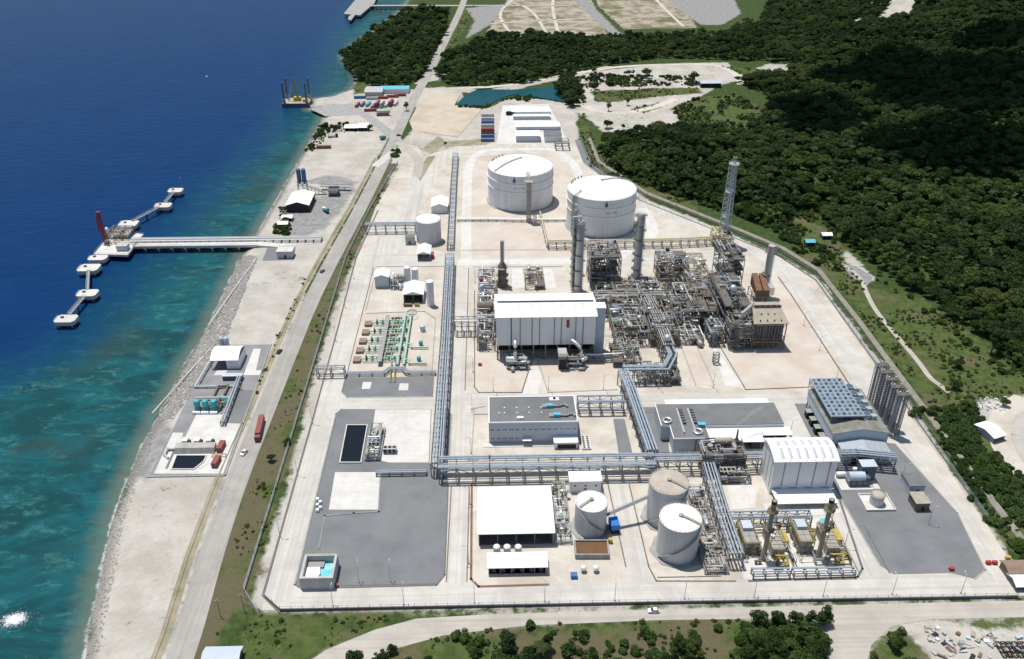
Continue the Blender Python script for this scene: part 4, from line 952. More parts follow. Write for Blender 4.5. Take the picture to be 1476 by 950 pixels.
for k in range(6):
    xx = xm+1.2+(X1-xm-1)*k/5; yy = 310.2 if k < 4 else 314.9; MB().box(xx-.15, yy, 0, xx+.15, yy+.3, zc-.01).build('post', 'steel', t)
MB().box(xm+1, ym-.6, 0, X1, ym-.3, zc-.02).build('rear_wall', 'black', t)
for k in range(3): MB().box(xm+3+k*9, 313.5, .05, xm+8+k*9, 317.5, 3.4).build('transformer', 'dkgrey', t)
# compressor house: white hall on legs
X0, X1 = g(716, 518).x, g(856, 518).x; Y0 = g(786, 518).y; ze = hz(786, 518, 456); zb = hz(786, 518, 497); zr = ze+3.0
Y1 = g(786, 424, ze).y
t = thing('compressor_house', 'tall white compressor hall raised on steel legs with louvred front strips', 'building', ((X0+X1)/2, (Y0+Y1)/2, 0))
MB().box(X0, Y0, zb, X1, Y1, ze-.3).build('wall', 'wall', t)
for xx in (X0, X1-.2): MB().add([(xx,Y0,ze-.3),(xx,Y1,ze-.3),(xx,(Y0+Y1)/2,zr-.3),(xx+.2,Y0,ze-.3),(xx+.2,Y1,ze-.3),(xx+.2,(Y0+Y1)/2,zr-.3)], [(0,1,2),(3,5,4),(0,3,4,1),(1,4,5,2),(2,5,3,0)]).build('gable_end', 'wall', t)
MB().gable(X0, Y0, X1, Y1, ze, zr, 'x', .8).build('roof', 'white', t)
ym = (Y0+Y1)/2; MB().gable(X0+.5, ym-1.6, X1-.5, ym+1.6, zr+.7, zr+1.4, 'x', 0, .2).build('ridge_vent_cap', 'white', t); MB().box(X0+.8, ym-1.1, zr-.2, X1-.8, ym+1.1, zr+.55).build('ridge_vent', 'dkgrey', t)
for u in (.16,.24,.36,.435,.585,.66,.80,.875):
    xx = X0+(X1-X0)*u; zz = ze+(zr-ze)*.5; yy = Y0+(ym-Y0)*.62
    MB().add([(xx-.25,Y0+(ym-Y0)*.45,ze+(zr-ze)*.45+.26),(xx+.25,Y0+(ym-Y0)*.45,ze+(zr-ze)*.45+.26),(xx+.25,Y0+(ym-Y0)*.86,ze+(zr-ze)*.86+.24),(xx-.25,Y0+(ym-Y0)*.86,ze+(zr-ze)*.86+.24)],[(0,1,2,3)]).build('skylight', 'cgrey', t)
for u in (.15,.24,.36,.435,.585,.655,.80,.875):
    xx = X0+(X1-X0)*u; MB().box(xx-.35, Y0-.06, zb+.2, xx+.35, Y0+.02, ze-.8).build('louvre_strip', 'dkgrey' if u in (.15,) else 'tan', t)
MB().box(X0+.72*(X1-X0)-.8, Y0-.08, ze-7, X0+.72*(X1-X0)+.8, Y0+.01, ze-2.2).build('red_banner', 'cred', t)
nx = 8
for i in range(nx+1):
    for yy in (Y0+.4, ym, Y1-.4): xx = X0+.4+(X1-X0-.8)*i/nx; MB().box(xx-.35, yy-.35, 0, xx+.35, yy+.35, zb).build('leg', 'steel', t)
frame_mb(X0+.4, Y0+.4, X1-.4, Y1-.4, [zb*.5], 4, 2, .3).build('lower_frame', 'dkgrey', t)
MB().box(X0+1.2, ym-2, .1, X1-1.2, Y1-1.5, zb-.1).build('machine_hall', 'black', t)
xs2, xe2 = X1+.3, X1+5.6; MB().box(xs2, Y0+5, 0, xe2, Y0+11, ze+1.5).build('stair_tower', 'wallblue', t); MB().box(xs2-.2, Y0+4.8, ze+1.51, xe2+.2, Y0+11.2, ze+1.9).build('stair_tower_roof', 'white', t)
# lube-oil skids and crossover pipes in front of the hall
for k, (px, lab) in enumerate(((744, 'left of the access lane'), (830, 'right of the access lane'))):
    p = g(px, 528); t = thing('turbine_skid', f'turbine skid with silver pipe before the white hall, {lab}', 'turbine skid', (p.x, p.y, 0))
    frame_mb(p.x-5, p.y-3, p.x+5, p.y+4, [3.2], 3, 2, .3).build('skid_frame', 'steel', t)
    MB().box(p.x-4.8, p.y-2.8, 3.21, p.x+4.8, p.y+3.8, 3.3).build('deck', 'dkgrey', t)
    MB().hcyl((p.x-5, p.y, 5), (p.x+5.5, p.y, 5), 1.0).build('condenser', 'alu', t, True)
    hx = p.x+(2.5 if k else -.5)
    MB().tube([(hx, p.y, 5), (hx, p.y, 9.5), (hx-(.8 if k else 0), p.y+.6, 11.5), (hx-(2.6 if k else 0), p.y+1.8, 13), (hx-(4.6 if k else 0), p.y+4.2, 13.6)], .95, 12).build('exhaust_pipe', 'alu', t, True)
    clutter(t, p.x-5, p.y-3, p.x+5, p.y+3, 3.35, random.Random(50+k), 3, 7, 3)
    clutter(t, p.x-4.5, p.y-4.5, p.x+4.5, p.y-2, .1, random.Random(60+k), 2, 4, 2.2)
    if k: 
        MB().box(p.x-9.5, p.y-3.5, 0, p.x-5.5, p.y+1.5, 8.5).build('cooler_box', 'steel', t); MB().box(p.x-9.8, p.y-3.8, 8.51, p.x-5.2, p.y+1.8, 10.5).build('cooler_hood', 'alu', t)
        MB().box(p.x-9.3, p.y-3.6, .8, p.x-5.7, p.y-3.49, 6.5).build('cooler_coil', 'black', t)
# boiler house: tall white hall with barrel roof
X0, Y0, X1, hh = g(1110, 716).x, g(1110, 712).y, g(1195, 706).x, 17.8
Y1 = Y0+15.5
t = thing('boiler_house', 'tall white boiler hall with curved ribbed roof and four dark vertical strips', 'building', ((X0+X1)/2, (Y0+Y1)/2, 0))
MB().box(X0, Y0, 0, X1, Y1, hh-.01).build('wall', 'wall', t)
N = 12; rp = [(Y0-.6+(Y1-Y0+1.2)*i/N, hh+2.2*math.sin(math.pi*i/N)**.9 if 0 < i < N else hh) for i in range(N+1)]
nb = 8; L = (X1-X0+1.2)/nb
for b in range(nb):
    xa, xb = X0-.6+b*L+(.14 if b else 0), X0-.6+(b+1)*L-(.14 if b < nb-1 else 0)
    mb = MB(); mb.add([(xa, y, z) for y, z in rp]+[(xb, y, z) for y, z in rp]+[(xa, y, z-.25) for y, z in rp]+[(xb, y, z-.25) for y, z in rp],
      sum([[(i,i+1,N+2+i,N+1+i),(2*N+2+i,3*N+3+i,3*N+4+i,2*N+3+i),(i,2*N+2+i,2*N+3+i,i+1),(N+1+i,N+2+i,3*N+4+i,3*N+3+i)] for i in range(N)],[])+[(0,N+1,3*N+3,2*N+2),(N,3*N+2,4*N+3,2*N+1)])
    mb.build('roof_panel', 'white', t)
    if b: 
        for s in (0, 1):
            i0, i1 = ((1, 5), (6, 9))[s]; mb = MB(); q = rp[i0:i1+1]; xx = X0-.6+b*L+.9
            mb.add([(xx-.45, y, z+.1) for y, z in q]+[(xx+.45, y, z+.1) for y, z in q], [(i,i+1,len(q)+i+1,len(q)+i) for i in range(len(q)-1)]); mb.build('roof_vent_strip', 'cgrey', t)
for xx in (X0+.01, X1-.21): MB().add([(xx, y, z-.27) for y, z in rp[1:-1]]+[(xx, Y1, hh-.02), (xx, Y0, hh-.02)], [tuple(range(N+1))]).build('roof_gable', 'wall', t)
mb = MB().add([(X0, y, z-.29) for y, z in rp]+[(X1, y, z-.29) for y, z in rp], [(i,i+1,N+2+i,N+1+i) for i in range(N)]); mb.build('purlin_deck', 'cgrey', t)
for u in (.17,.41,.66,.89): xx = X0+(X1-X0)*u; MB().box(xx-.3, Y0-.05, 4.5, xx+.3, Y0+.02, hh-.4).build('louvre_strip', 'greyv', t)
for u in (.12,.37,.62,.87):
    for z in (2.0, 3.1): xx = X0+(X1-X0)*u; MB().box(xx-1.8, Y0-.05, z, xx+1.8, Y0+.02, z+.45).build('vent_louvre', 'greyv', t)
for k in range(3): MB().box(X0-.05, Y0+2+k*4.5, 2, X0+.02, Y0+2.6+k*4.5, hh-1.5).build('louvre_strip', 'greyv', t)
MB().box(X0+.5, Y0-9.5, 2.6, X1-.5, Y0-.05, 2.9).build('front_canopy', 'white', t)
for k in range(5): MB().box(X0+1+k*(X1-X0-2.2)/4, Y0-9.3, 0, X0+1.25+k*(X1-X0-2.2)/4, Y0-9.05, 2.6).build('canopy_post', 'steel', t)
# small flat-roofed buildings
def flat_building(name, label, x0, y0, x1, y1, h, wall='wall', roof='white', door='black', cat='building', nwin=3):
    t = thing(name, label, cat, ((x0+x1)/2, (y0+y1)/2, 0))
    MB().box(x0, y0, 0, x1, y1, h).build('wall', wall, t); MB().box(x0-.35, y0-.35, h+.003, x1+.35, y1+.35, h+.3).build('roof', roof, t)
    if door: MB().box(x0+(x1-x0)*.45, y0-.06, 0, x0+(x1-x0)*.45+1.4, y0+.02, min(2.4, h-.4)).build('door', door, t)
    for i in range(nwin): xx = x0+(x1-x0)*(i+.5)/nwin; MB().box(xx-.5, y0-.05, h*.55, xx+.5, y0+.02, h*.55+.8).build('window', 'glass', t)
    return t
x0, y0, x1, y1, hh = bxy(821, 710, 866, 686, 697)
flat_building('chemical_store', 'white flat-roofed store just behind the smaller grey tank', x0, y0, x1, y0+7.5, 6.2)
x0, y0, x1, y1, hh = bxy(1309, 712, 1331, 683, 703)
flat_building('pump_house', 'blue-grey flat pump house with dark roof and white rim by the east road', x0, y0, x1, y1, 4.4, 'wallblue', 'roofgrey', nwin=0, door='dkblue')
flat_building('brown_shelter', 'brown timber-sided shelter with flat top on the gravel lot by the east road', g(1318,737).x, g(1318,737).y, g(1338,737).x, g(1338,737).y+7, 4.2, 'brownst', 'tan', 'black', nwin=0)
# generator enclosure
p = g(1238, 698)
t = thing('generator_enclosure', 'dark blue generator enclosure with white exhaust silencer on the gravel lot', 'generator', (p.x, p.y, .1))
x0, x1 = g(1223,702).x, g(1262,702).x; y0 = g(1240,702).y
MB().box(x0, y0, .3, x1-3, y0+4.2, 4.8).build('enclosure', 'dkblue', t); mb = MB()
mb.tube([(x0-.2, y0+2.1, 4.2), (x1-5, y0+2.1, 4.2)], 2.2, 14).build('rounded_roof', 'wallblue', t, True)
MB().box(x1-6, y0+3.5, .3, x1+.5, y0+8, 8.2).build('air_intake', 'dkblue', t); MB().box(x1-6.2, y0+3.3, 8.21, x1+.7, y0+8.2, 8.5).build('intake_roof', 'wallblue', t)
MB().box(x0-4, y0-2.0, .12, x1+1.5, y0+9, .3).build('plinth', 'conc_w', t)
MB().hcyl((x0-3, y0+6.5, 2), (x0+.3, y0+6.5, 2), 1.1).build('silencer', 'white', t, True); MB().hcyl((x0+3.5, y0+6.2, 5), (x1-7, y0+6.2, 5), .8).build('duct', 'white', t, True)
for k in range(4): MB().box(x0+1+k*2.6, y0-.05, 1, x0+2.6+k*2.6, y0+.02, 3.2).build('door', 'steel', t)
# cooler building with fan grid
X0, X1 = 153.5, 179; Y0, Y1 = 310, 345; ze, zr = 10.5, 13
t = thing('cooler_building', 'blue-grey gabled cooler building with mossy roof and grid of fan cells on top', 'building', ((X0+X1)/2, (Y0+Y1)/2, 0))
MB().box(X0, Y0, 4.5, X1, Y1, ze-.3).build('wall', 'wallblue', t); MB().box(X0+2, Y0+.5, 0, X1, Y1, 4.49).build('lower_wall', 'dkgrey', t)
for yy in (Y0, Y1-.2): MB().add([(X0,yy,ze-.3),(X1,yy,ze-.3),((X0+X1)/2,yy,zr-.3),(X0,yy+.2,ze-.3),(X1,yy+.2,ze-.3),((X0+X1)/2,yy+.2,zr-.3)], [(0,1,2),(3,5,4),(0,3,4,1),(1,4,5,2),(2,5,3,0)]).build('gable_end', 'wallblue', t)
MB().gable(X0, Y0, X1, Y1, ze, zr, 'y', .4).build('roof', 'moss', t)
fx0, fx1, fy0, fy1, fz = X0+1.0, X0+16, Y0+7.5, Y1+3, 14.8
frame_mb(fx0, fy0, fx1, fy1, [fz-2.2, fz-.6], 3, 5, .25, z0=10.2).build('fan_frame', 'steel', t); MB().box(fx0-.4, fy0-.4, fz-.59, fx1+.4, fy1+.4, fz).build('fan_deck', 'fandeck', t)
for i in range(6):
    for j in range(10):
        xx, yy = fx0+1.2+i*(fx1-fx0-2.4)/5, fy0+1.5+j*(fy1-fy0-3)/9
        mb = MB().lathe(xx, yy, [(.8,fz),(.7,fz+.45),(.58,fz+.45),(.58,fz+.1)], 12, False); mb.add(circ(xx, yy, fz+.12, .58, 12), [tuple(range(12))]); mb.build('fan_cell', 'fandeck' if (i+j) % 2 else 'dkblue', t)
for j in range(5):
    yy = Y0+10+j*5.6; xx = fx1+2.4; MB().cyl(xx, yy, 11.5, 14.2, 1.9, 14).build('fan_shroud', 'galv', t, True); MB().cyl(xx, yy, 14.2, 14.4, 1.5, 14).build('fan_disc', 'dkblue', t); MB().box(xx+2.2, yy-1.2, 11.5, xx+4.6, yy+1.2, 13.2).build('motor_box', 'galv', t)
for j in range(4):
    yy = Y0+8+j*6.3; MB().box(X0-2.6, yy-1.5, .2, X0+1.9, yy+1.5, 3.6).build('air_cooler', 'black', t); MB().box(X0-2.8, yy-1.7, 3.61, X0+1.9, yy+1.7, 3.9).build('cooler_cap', 'greyv', t)
for k in range(7): MB().box(X0-.1, Y0+1+k*5.4, 0, X0+.3, Y0+1.4+k*5.4, 4.5).build('column', 'steel', t)
ta = shed('cooler_annex', 'low gabled blue-grey annex with open doorway in front of the cooler building', 'shed', X0+2.8, Y0-9, X1-2, Y0-.6, 6.2, 8.0, 'y', 'wallblue', 'galv', None, 1)
MB().box(X0+6.5, Y0-9.12, 0, X0+15.5, Y0-8.9, 4.0).build('doorway', 'black', ta); MB().box(X0+6.2, Y0-9.16, 4.01, X0+15.8, Y0-9.02, 4.3).build('lintel', 'galv', ta)
# dark lattice bank beyond it
xa, xb, ya, yb, hh = 184.5, 189.5, 320, 348, 25
t = thing('stack_cluster', 'cluster of slim caged grey stacks in a row by the east road', 'lattice tower', ((xa+xb)/2, (ya+yb)/2, 0))
for k in range(5):
    y0 = ya+1.5+k*6.2
    for j in range(2):
        xx = xa+1+j*3.2
        MB().lathe(xx, y0, [(.5,.3),(.5,hh-3),(.4,hh-2.5),(.4,hh)], 12).build('stack', 'wallblue', t, True)
        mb = MB()
        for i in range(15):
            z = 1.2+i*(hh-3)/15; q = [(xx-.95,y0-.95,z),(xx+.95,y0-.95,z),(xx+.95,y0+.95,z),(xx-.95,y0+.95,z)]
            for e in range(4): mb.beam(q[e], q[(e+1)%4], .14); mb.beam(q[e], (*q[(e+1)%4][:2], z+(hh-3)/15), .1)
        for sx, sy in ((-1,-1),(1,-1),(1,1),(-1,1)): mb.beam((xx+sx*.95,y0+sy*.95,.3),(xx+sx*.95,y0+sy*.95,hh-1.5), .2)
        mb.build('lattice_cage', 'steel', t)
    MB().box(xa-.3, y0-1.4, hh-1.4, xb+.2, y0+1.4, hh-1.25).build('top_platform', 'grating', t); rail(MB(), [(xa-.3,y0-1.4,hh-1.25),(xb+.2,y0-1.4,hh-1.25),(xb+.2,y0+1.4,hh-1.25),(xa-.3,y0+1.4,hh-1.25)]).build('handrail', 'tan', t)
MB().box(xa-.8, ya-.8, 0, xb+.8, yb+1, .3).build('foundation', 'conc_w', t)

# ================================================================== PIPE RACKS
BP = 'pipe'
rack('long blue-silver pipe rack running north beside the centre road, southern half', [(-25, 297), (-25.5, 400), (-27, 508)], 5.4, 8, [(-2.0,.38,0,BP),(-.9,.36,0,BP),(.5,.42,0,BP),(1.8,.3,0,'galv'),(-1.6,.3,-2.6,'galv'),(.8,.3,-2.6,'galv')], 7.5)
rack('long blue-silver pipe rack running north past the storage tank, northern half', [(-27.5, 530), (-29, 640), (-29.5, 715)], 4.4, 4.2, [(-1.5,.34,0,BP),(-.4,.34,0,BP),(.8,.34,0,'galv')], 9)
rack('wide pipe rack running east across the plant past the control building', [(-24, 296.5), (-2, 296.5), (70, 296.5)], 8.5, 8.4, [(-3.8,.5,0,BP),(-2.6,.42,0,'galv'),(2.0,.5,0,BP),(3.4,.5,0,BP),(-1.2,.25,0,'galv'),(-2.5,.32,-2.6,'galv'),(0,.32,-2.6,'galv'),(2,.32,-2.6,'steel')], 7)
rack('pipe rack carrying pale pipes on eastward between switchgear building and brown-roofed tank', [(71, 299), (92, 299), (146, 300)], 7, 7.6, [(-2.6,.4,0,BP),(-1.2,.4,0,'alu'),(.3,.5,0,BP),(1.8,.3,0,'galv'),(0,.35,-2.6,'galv')], 6)
rack('short pipe rack reaching the gravel lot right of the boiler hall', [(147, 300), (161, 300), (177, 297)], 5, 7.6, [(-1.6,.5,0,BP),(0,.45,0,BP),(1.5,.4,0,BP)], 5)
rack('silver pipe rack rising north from the main rack past the gravel strip', [(70.2, 302), (67.5, 352), (66, 367)], 5, 9, [(-2.0,.5,0,BP),(-.6,.42,0,BP),(.8,.42,0,BP),(2.0,.5,0,BP)], 7)
rack('zigzag pair of fat silver pipes stepping towards the process area', [(66.5, 368.5), (88, 368.5), (94, 381), (93, 390)], 4.5, 9, [(-1.9,.55,0,BP),(.6,.5,0,BP),(1.7,.5,0,BP)], 5)
rack('pipe bridge from the control building side to the silver rack', [(41, 344), (63, 344)], 6, 7.5, [(-2.4,.5,0,BP),(2.2,.5,0,BP),(0,.3,-2.6,'galv')], 5)
rack('silver pipe rack running south beside the grey tanks towards the gas turbines', [(93.5, 294), (92.5, 262), (92.5, 240)], 5.5, 7.8, [(-2.0,.36,0,BP),(-.6,.36,0,BP),(.8,.3,0,'galv'),(2.0,.36,0,BP),(0,.3,-2.6,'galv')], 5)
rack('pipe rack between the boiler hall and the two tall exhaust stacks', [(95, 262), (128, 262)], 4.5, 7.0, [(-1.6,.36,0,BP),(0,.3,0,'galv'),(1.6,.4,0,BP),(.8,.28,-2.6,'galv')], 5)
rack('low pipe rack in front of the western gas turbine', [(98, 235.5), (112, 235.5)], 3, 3.2, [(-.8,.3,0,'galv'),(.6,.3,0,'galv')], 5, 1)
rack('low pipe rack in front of the eastern gas turbine', [(113.5, 235.3), (137, 235.3)], 3, 3.2, [(-.8,.3,0,'galv'),(.6,.3,0,'galv')], 5, 1)
rack('steel pipe bridge over the west road south of the metering station', [(-91, 379), (-77, 379)], 4, 5.6, [(-1.3,.35,0,BP),(.9,.3,0,BP)], 6, 2)
rack('low silver pipe way along the south edge of the metering station', [(-76, 379), (-56.5, 379), (-54, 383), (-47, 383), (-44.5, 379), (-30, 379)], 2.4, 1.6, [(-.8,.32,0,BP),(.2,.32,0,BP),(1.1,.25,0,'galv')], 6, 1)
rack('steel pipe bridge over the west roads beside the pale storage tank', [(-87.5, 560), (-53, 560)], 5, 6.8, [(-1.6,.36,0,BP),(-.2,.3,0,BP),(1.4,.36,0,BP)], 6.5, 2)
rack('pink and grey truss bridge over the centre road into the compressor area', [(-21, 421), (2, 421)], 7, 9.0, [(-2.5,.45,0,'white'),(-.4,.3,0,'galv'),(2,.3,-2.6,'cred')], 4, 2)
rack('white pipe way from the long rack to the two large white tanks', [(-24, 579), (-2, 579), (22, 577), (53, 577)], 3.0, 1.4, [(-1.0,.55,0,'white'),(.9,.45,0,'white')], 6, 1)
rack('pale yellow pipe rack passing behind the tall columns to the flare', [(38, 531), (90, 531), (128, 532), (157, 535)], 4, 5.2, [(-1.4,.4,0,'yellowp'),(.2,.3,0,'galv'),(1.4,.35,0,'yellowp')], 6, 2)
rack('thin yellow pipe running from the tank farm road to the yellow rack', [(36, 590), (38, 532)], 1.6, 2.0, [(0,.4,0,'yellowp')], 8, 1)
rack('olive pipe rack crossing the process area from compressor hall to reformer', [(60, 446), (94, 446), (128, 447)], 8, 10.5, [(-3,.4,0,'alu'),(-1.6,.35,0,'tan'),(0,.45,0,'greyv'),(1.5,.3,0,'alu'),(3,.4,0,'tan'),(-1,.3,-2.6,'alu'),(1.5,.3,-2.6,'rust')], 6, 3, 'brownst')
rack('olive pipe rack running north-south through the middle of the process area', [(93, 388), (92.5, 420), (91, 441)], 7, 10.5, [(-2.5,.4,0,'alu'),(-1.2,.35,0,'tan'),(.2,.45,0,'greyv'),(1.5,.35,0,'alu'),(2.6,.3,0,'galv'),(0,.3,-2.6,'alu')], 5.5, 3, 'brownst')
rack('low grey pipe way with red valves beside the dark pond', [(-52, 299), (-30, 299)], 2.4, 1.8, [(-.7,.35,0,'galv'),(.5,.3,0,'galv')], 5, 1)
rack('white pipe run crossing the lane in front of the process area', [(44.5, 389), (55, 389), (70, 390)], 2.4, 4.2, [(0,.4,0,'white'),(.9,.2,0,'alu')], 4.5, 2)

# ================================================================== PROCESS AREA
column('tall_column', 'tall dark grey column with ladders and silver overhead pipe, left of its slimmer twin', g(833,420).x, g(833,420).y, hz(833,420,318), 2.5, 'colgrey', 9, top_pipe=True)
column('tall_column', 'slim grey companion column standing just left of the tall piped column', g(826,418).x, g(826,418).y+1, hz(826,418,303), .9, 'colgrey', 10, side=-1)
column('tall_column', 'tall dark brown-grey column standing alone right of the cold box', g(916,418).x, g(916,418).y, hz(916,418,308), 2.3, 'greyv', 10)
column('vent_stack', 'short grey stack with wide banded base behind the compressor hall', g(724,412).x, g(724,412).y, hz(724,412,347), 1.1, 'greyv', 0, cat='stack', cone=1.1)
p = g(724, 412); t = thing('heater', 'squat brown cylindrical heater at the foot of the short stack', 'heater', (p.x, p.y-.5, 0))
MB().lathe(p.x, p.y, [(3.4,0),(3.4,2.5),(2.6,3),(2.6,12),(2.9,12.2),(2.9,13.2),(1.4,16)], 20).build('shell', 'brownst', t, True)
for z in (3.2, 7.5, 12.8): MB().lathe(p.x, p.y, [(2.7,z),(3.9,z),(3.9,z+.15),(2.7,z+.15)], 18, False).build('platform', 'tan' if z < 10 else 'alu', t); rail(MB(), circ(p.x, p.y, z+.15, 3.8, 12)).build('handrail', 'galv', t)
column('reformer_stack', 'grey banded exhaust stack with black rim by the east road', g(1101,426).x, g(1101,426).y, hz(1101,426,354), 2.0, 'colgrey', 2, cat='stack', cone=1.15)
def R_(pl, pf, pr, pb): a = g(pl, pf); b = g(pr, pf); c = g((pl+pr)/2, pb); return a.x, a.y, b.x, c.y
DK = ['greyv', 'dkgrey', 'steel', 'galv', 'brownst']
process_unit('cold_box', 'dark stacked steel structure with pipe loops between the two tall columns', *R_(850, 418, 893, 396), [5.5, 11, 16.5, 22], 3, 2, 11, 'dkgrey', 5, 10, mats=DK, hole=.45)
process_unit('exchanger_structure', 'open brown steel structure with drums, right of the lone brown column', *R_(950, 415, 990, 392), [5, 10, 15], 3, 2, 12, 'brownst', 4, 9)
process_unit('converter_structure', 'tall dark steel tower with flat top and white dome, behind the reformer', *R_(1036, 428, 1066, 404), [6, 12, 18, 25], 2, 2, 13, 'dkgrey', 4, 7, hole=.15, mats=DK)
process_unit('reformer_structure', 'wide tangle of brown and dark steel decks left of the reformer box', *R_(1040, 482, 1078, 432), [6, 12, 18], 3, 4, 14, 'dkgrey', 4, 10, hole=.35, mats=DK+['tan'])
process_unit('pipe_deck', 'low brown steel deck crowded with exchangers in the middle of the process area', *R_(885, 500, 935, 462), [5, 9], 4, 3, 15, 'brownst', 8, 16, hole=.8)
process_unit('pump_structure', 'dense steel level of drums and pipes right of the compressor hall', *R_(864, 462, 925, 432), [4.5, 9.5], 5, 3, 16, 'steel', 8, 18, hole=.85)
process_unit('drum_structure', 'brown steel platform carrying one pale round drum, centre of process area', *R_(938, 500, 978, 478), [5, 10], 3, 2, 17, 'brownst', 4, 9)
process_unit('valve_structure', 'cluster of brown pipework and silver loops below the converter tower', *R_(968, 478, 1032, 436), [4.5, 9, 13], 5, 4, 18, 'brownst', 7, 16, hole=.75)
process_unit('feed_structure', 'low steel frame of pipes with a red valve skid beside the zigzag pipes', *R_(920, 556, 980, 536), [4], 4, 2, 19, 'steel', 4, 12)
process_unit('west_compressor_structure', 'grey pipe structure with dark drum on the left of the compressor hall', *R_(688, 505, 712, 446), [5, 11], 2, 4, 20, 'greyv', 5, 10, pm=('alu','greyv','galv','white'))
process_unit('syngas_structure', 'pink-grey low pipe structure behind the left end of the compressor hall', *R_(690, 432, 714, 405), [4, 8], 2, 3, 21, 'greyv', 4, 8, mats=['alu','cred','galv','greyv'], pm=('white','alu','cred'))
process_unit('tank_pump_skid', 'small pipe structure between the two access lanes behind the compressor hall', *R_(757, 418, 785, 394), [3], 2, 2, 22, 'tan', 4, 8, mats=['alu','tan','galv'])
process_unit('flare_knockout_skid', 'pipe skid with round drums below the lattice flare tower', *R_(962, 398, 1020, 374), [4], 4, 2, 23, 'greyv', 6, 12, mats=['alu','alu','greyv'], pm=('yellowp','alu','galv','greyv'))
process_unit('quench_skid', 'silver looping exchangers on the pad between two access lanes', *R_(980, 498, 1014, 462), [3.2], 2, 3, 24, 'brownst', 6, 14, mats=['alu','alu','greyv','brownst'], pm=('white','alu','alu'))
process_unit('green_pump_skid', 'low pump skid with green motor on the pad before the zigzag pipes', *R_(884, 530, 925, 502), [3.6], 3, 3, 25, 'brownst', 4, 10, mats=['green','greyv','alu','brownst'])
process_unit('methanator_structure', 'dense dark pipework behind the olive rack, left of the converter tower', *R_(992, 436, 1034, 412), [5, 10], 4, 2, 41, 'brownst', 7, 14, hole=.8)
process_unit('absorber_structure', 'brown pipework packed between the pump level and the middle rack', *R_(925, 472, 950, 436), [5, 9.5], 2, 3, 42, 'dkgrey', 7, 14, hole=.8)
process_unit('syngas_cooler_structure', 'rusty pipework packed right of the middle rack', *R_(958, 476, 975, 440), [4.5, 9], 2, 3, 43, 'brownst', 6, 12, hole=.8)
process_unit('burner_structure', 'dark pipework packed between the reformer decks and the box furnace', *R_(1050, 505, 1082, 484), [4.5, 9, 13.5], 3, 2, 44, 'dkgrey', 6, 12, hole=.7, mats=DK)
process_unit('feedwater_structure', 'dark piping below the reformer decks beside the concrete lane', *R_(1022, 500, 1042, 478), [4, 8], 2, 2, 45, 'dkgrey', 5, 10, hole=.7, mats=DK)
process_unit('stripper_structure', 'pipework around the foot of the lone brown column', *R_(898, 432, 948, 418), [4, 8], 4, 1, 46, 'brownst', 5, 12, hole=.85)
# steam turbine lying on the pad
p = g(1008, 500); t = thing('process_turbine', 'long grey machine lying on the pale pad beside the concrete lane', 'machine', (p.x, p.y, .1))
MB().hcyl((p.x-1.6, p.y+9, 2.2), (p.x+.6, p.y-1, 2.2), 1.5).build('casing', 'greyv', t, True)
for k in range(4): q = Vector((p.x-1.6, p.y+9, .15)).lerp(Vector((p.x+.6, p.y-1, .15)), k/3); MB().box(q.x-1.3, q.y-.3, .1, q.x+1.3, q.y+.3, 1.4).build('saddle', 'steel', t)
# stair scaffold on the lane
p = g(1031, 524); t = thing('stair_tower', 'small free-standing lattice stair tower on the concrete lane', 'stair tower', (p.x, p.y, .1)); frame_mb(p.x-1.5, p.y-1.2, p.x+1.5, p.y+1.2, [2.2,4.4,6.6], 1, 1, .18, z0=.1).build('lattice', 'steel', t)
# reformer box
X0, X1, Y0, Y1 = g(1082,503).x, g(1128,503).x, g(1100,503).y, g(1100,503).y+17
zt = hz(1105, 503, 466); zr_ = zt+3.8
t = thing('reformer', 'big box furnace on legs with sloping tan roof and dark tube front', 'furnace', ((X0+X1)/2, (Y0+Y1)/2, 0))
MB().box(X0+.6, Y0+2, 3.2, X1-.6, Y1, zt-.05).build('firebox', 'dkgrey', t)
frame_mb(X0, Y0, X1, Y1, [3, 6.5, zt], 3, 3, .5).build('steel_frame', 'brownst', t)
mb = MB().add([(X0-1,Y0-1.2,zt),(X1+1,Y0-1.2,zt),(X1-1,Y0+9,zr_),(X0+.5,Y0+9,zr_),(X0-1,Y0-1.2,zt+.3),(X1+1,Y0-1.2,zt+.3),(X1-1,Y0+9,zr_+.3),(X0+.5,Y0+9,zr_+.3)], [(0,1,2,3),(4,7,6,5),(0,4,5,1),(1,5,6,2),(2,6,7,3),(3,7,4,0)]); mb.build('sloped_roof', 'tan', t)
MB().box(X0+.5, Y0+9, zt, X1-1, Y0+14, zr_+.32).build('penthouse', 'tan', t); MB().box(X0+1.5, Y0+9.5, zr_+.33, X1-2, Y0+13, zr_+2.2).build('roof_monitor', 'tan', t)
for k in range(5): xx = X0+2+k*3.1; MB().box(xx, Y0+9.42, zr_+.6, xx+2, Y0+9.52, zr_+1.9).build('monitor_louvre', 'dkgrey', t)
for k in range(3): MB().cyl(X0+4.5+k*3.6, Y0+5, zt+1.5, zt+3.1, .4, 10).build('roof_vent', 'black', t)
for k in range(4): MB().cyl(X0+3+k*3.8, Y0+.6, zt+.6, zt+1.8, .35, 10).build('roof_vent', 'black', t)
for k in range(9): MB().cyl(X0+2.5+k*1.6, Y0+1.2, 4.5, zt-1.2, .28, 8).build('tube', 'steel', t)
for z in (4.0, zt-1.5): MB().tube([(X0+1.5, Y0+.7, z), (X1-1.5, Y0+.7, z)], .35, 8).build('header', 'tan', t)
rail(MB(), [(X0,Y0-.2,3.1),(X1,Y0-.2,3.1),(X1,Y1,3.1),(X0,Y1,3.1)]).build('handrail', 'yellow', t)
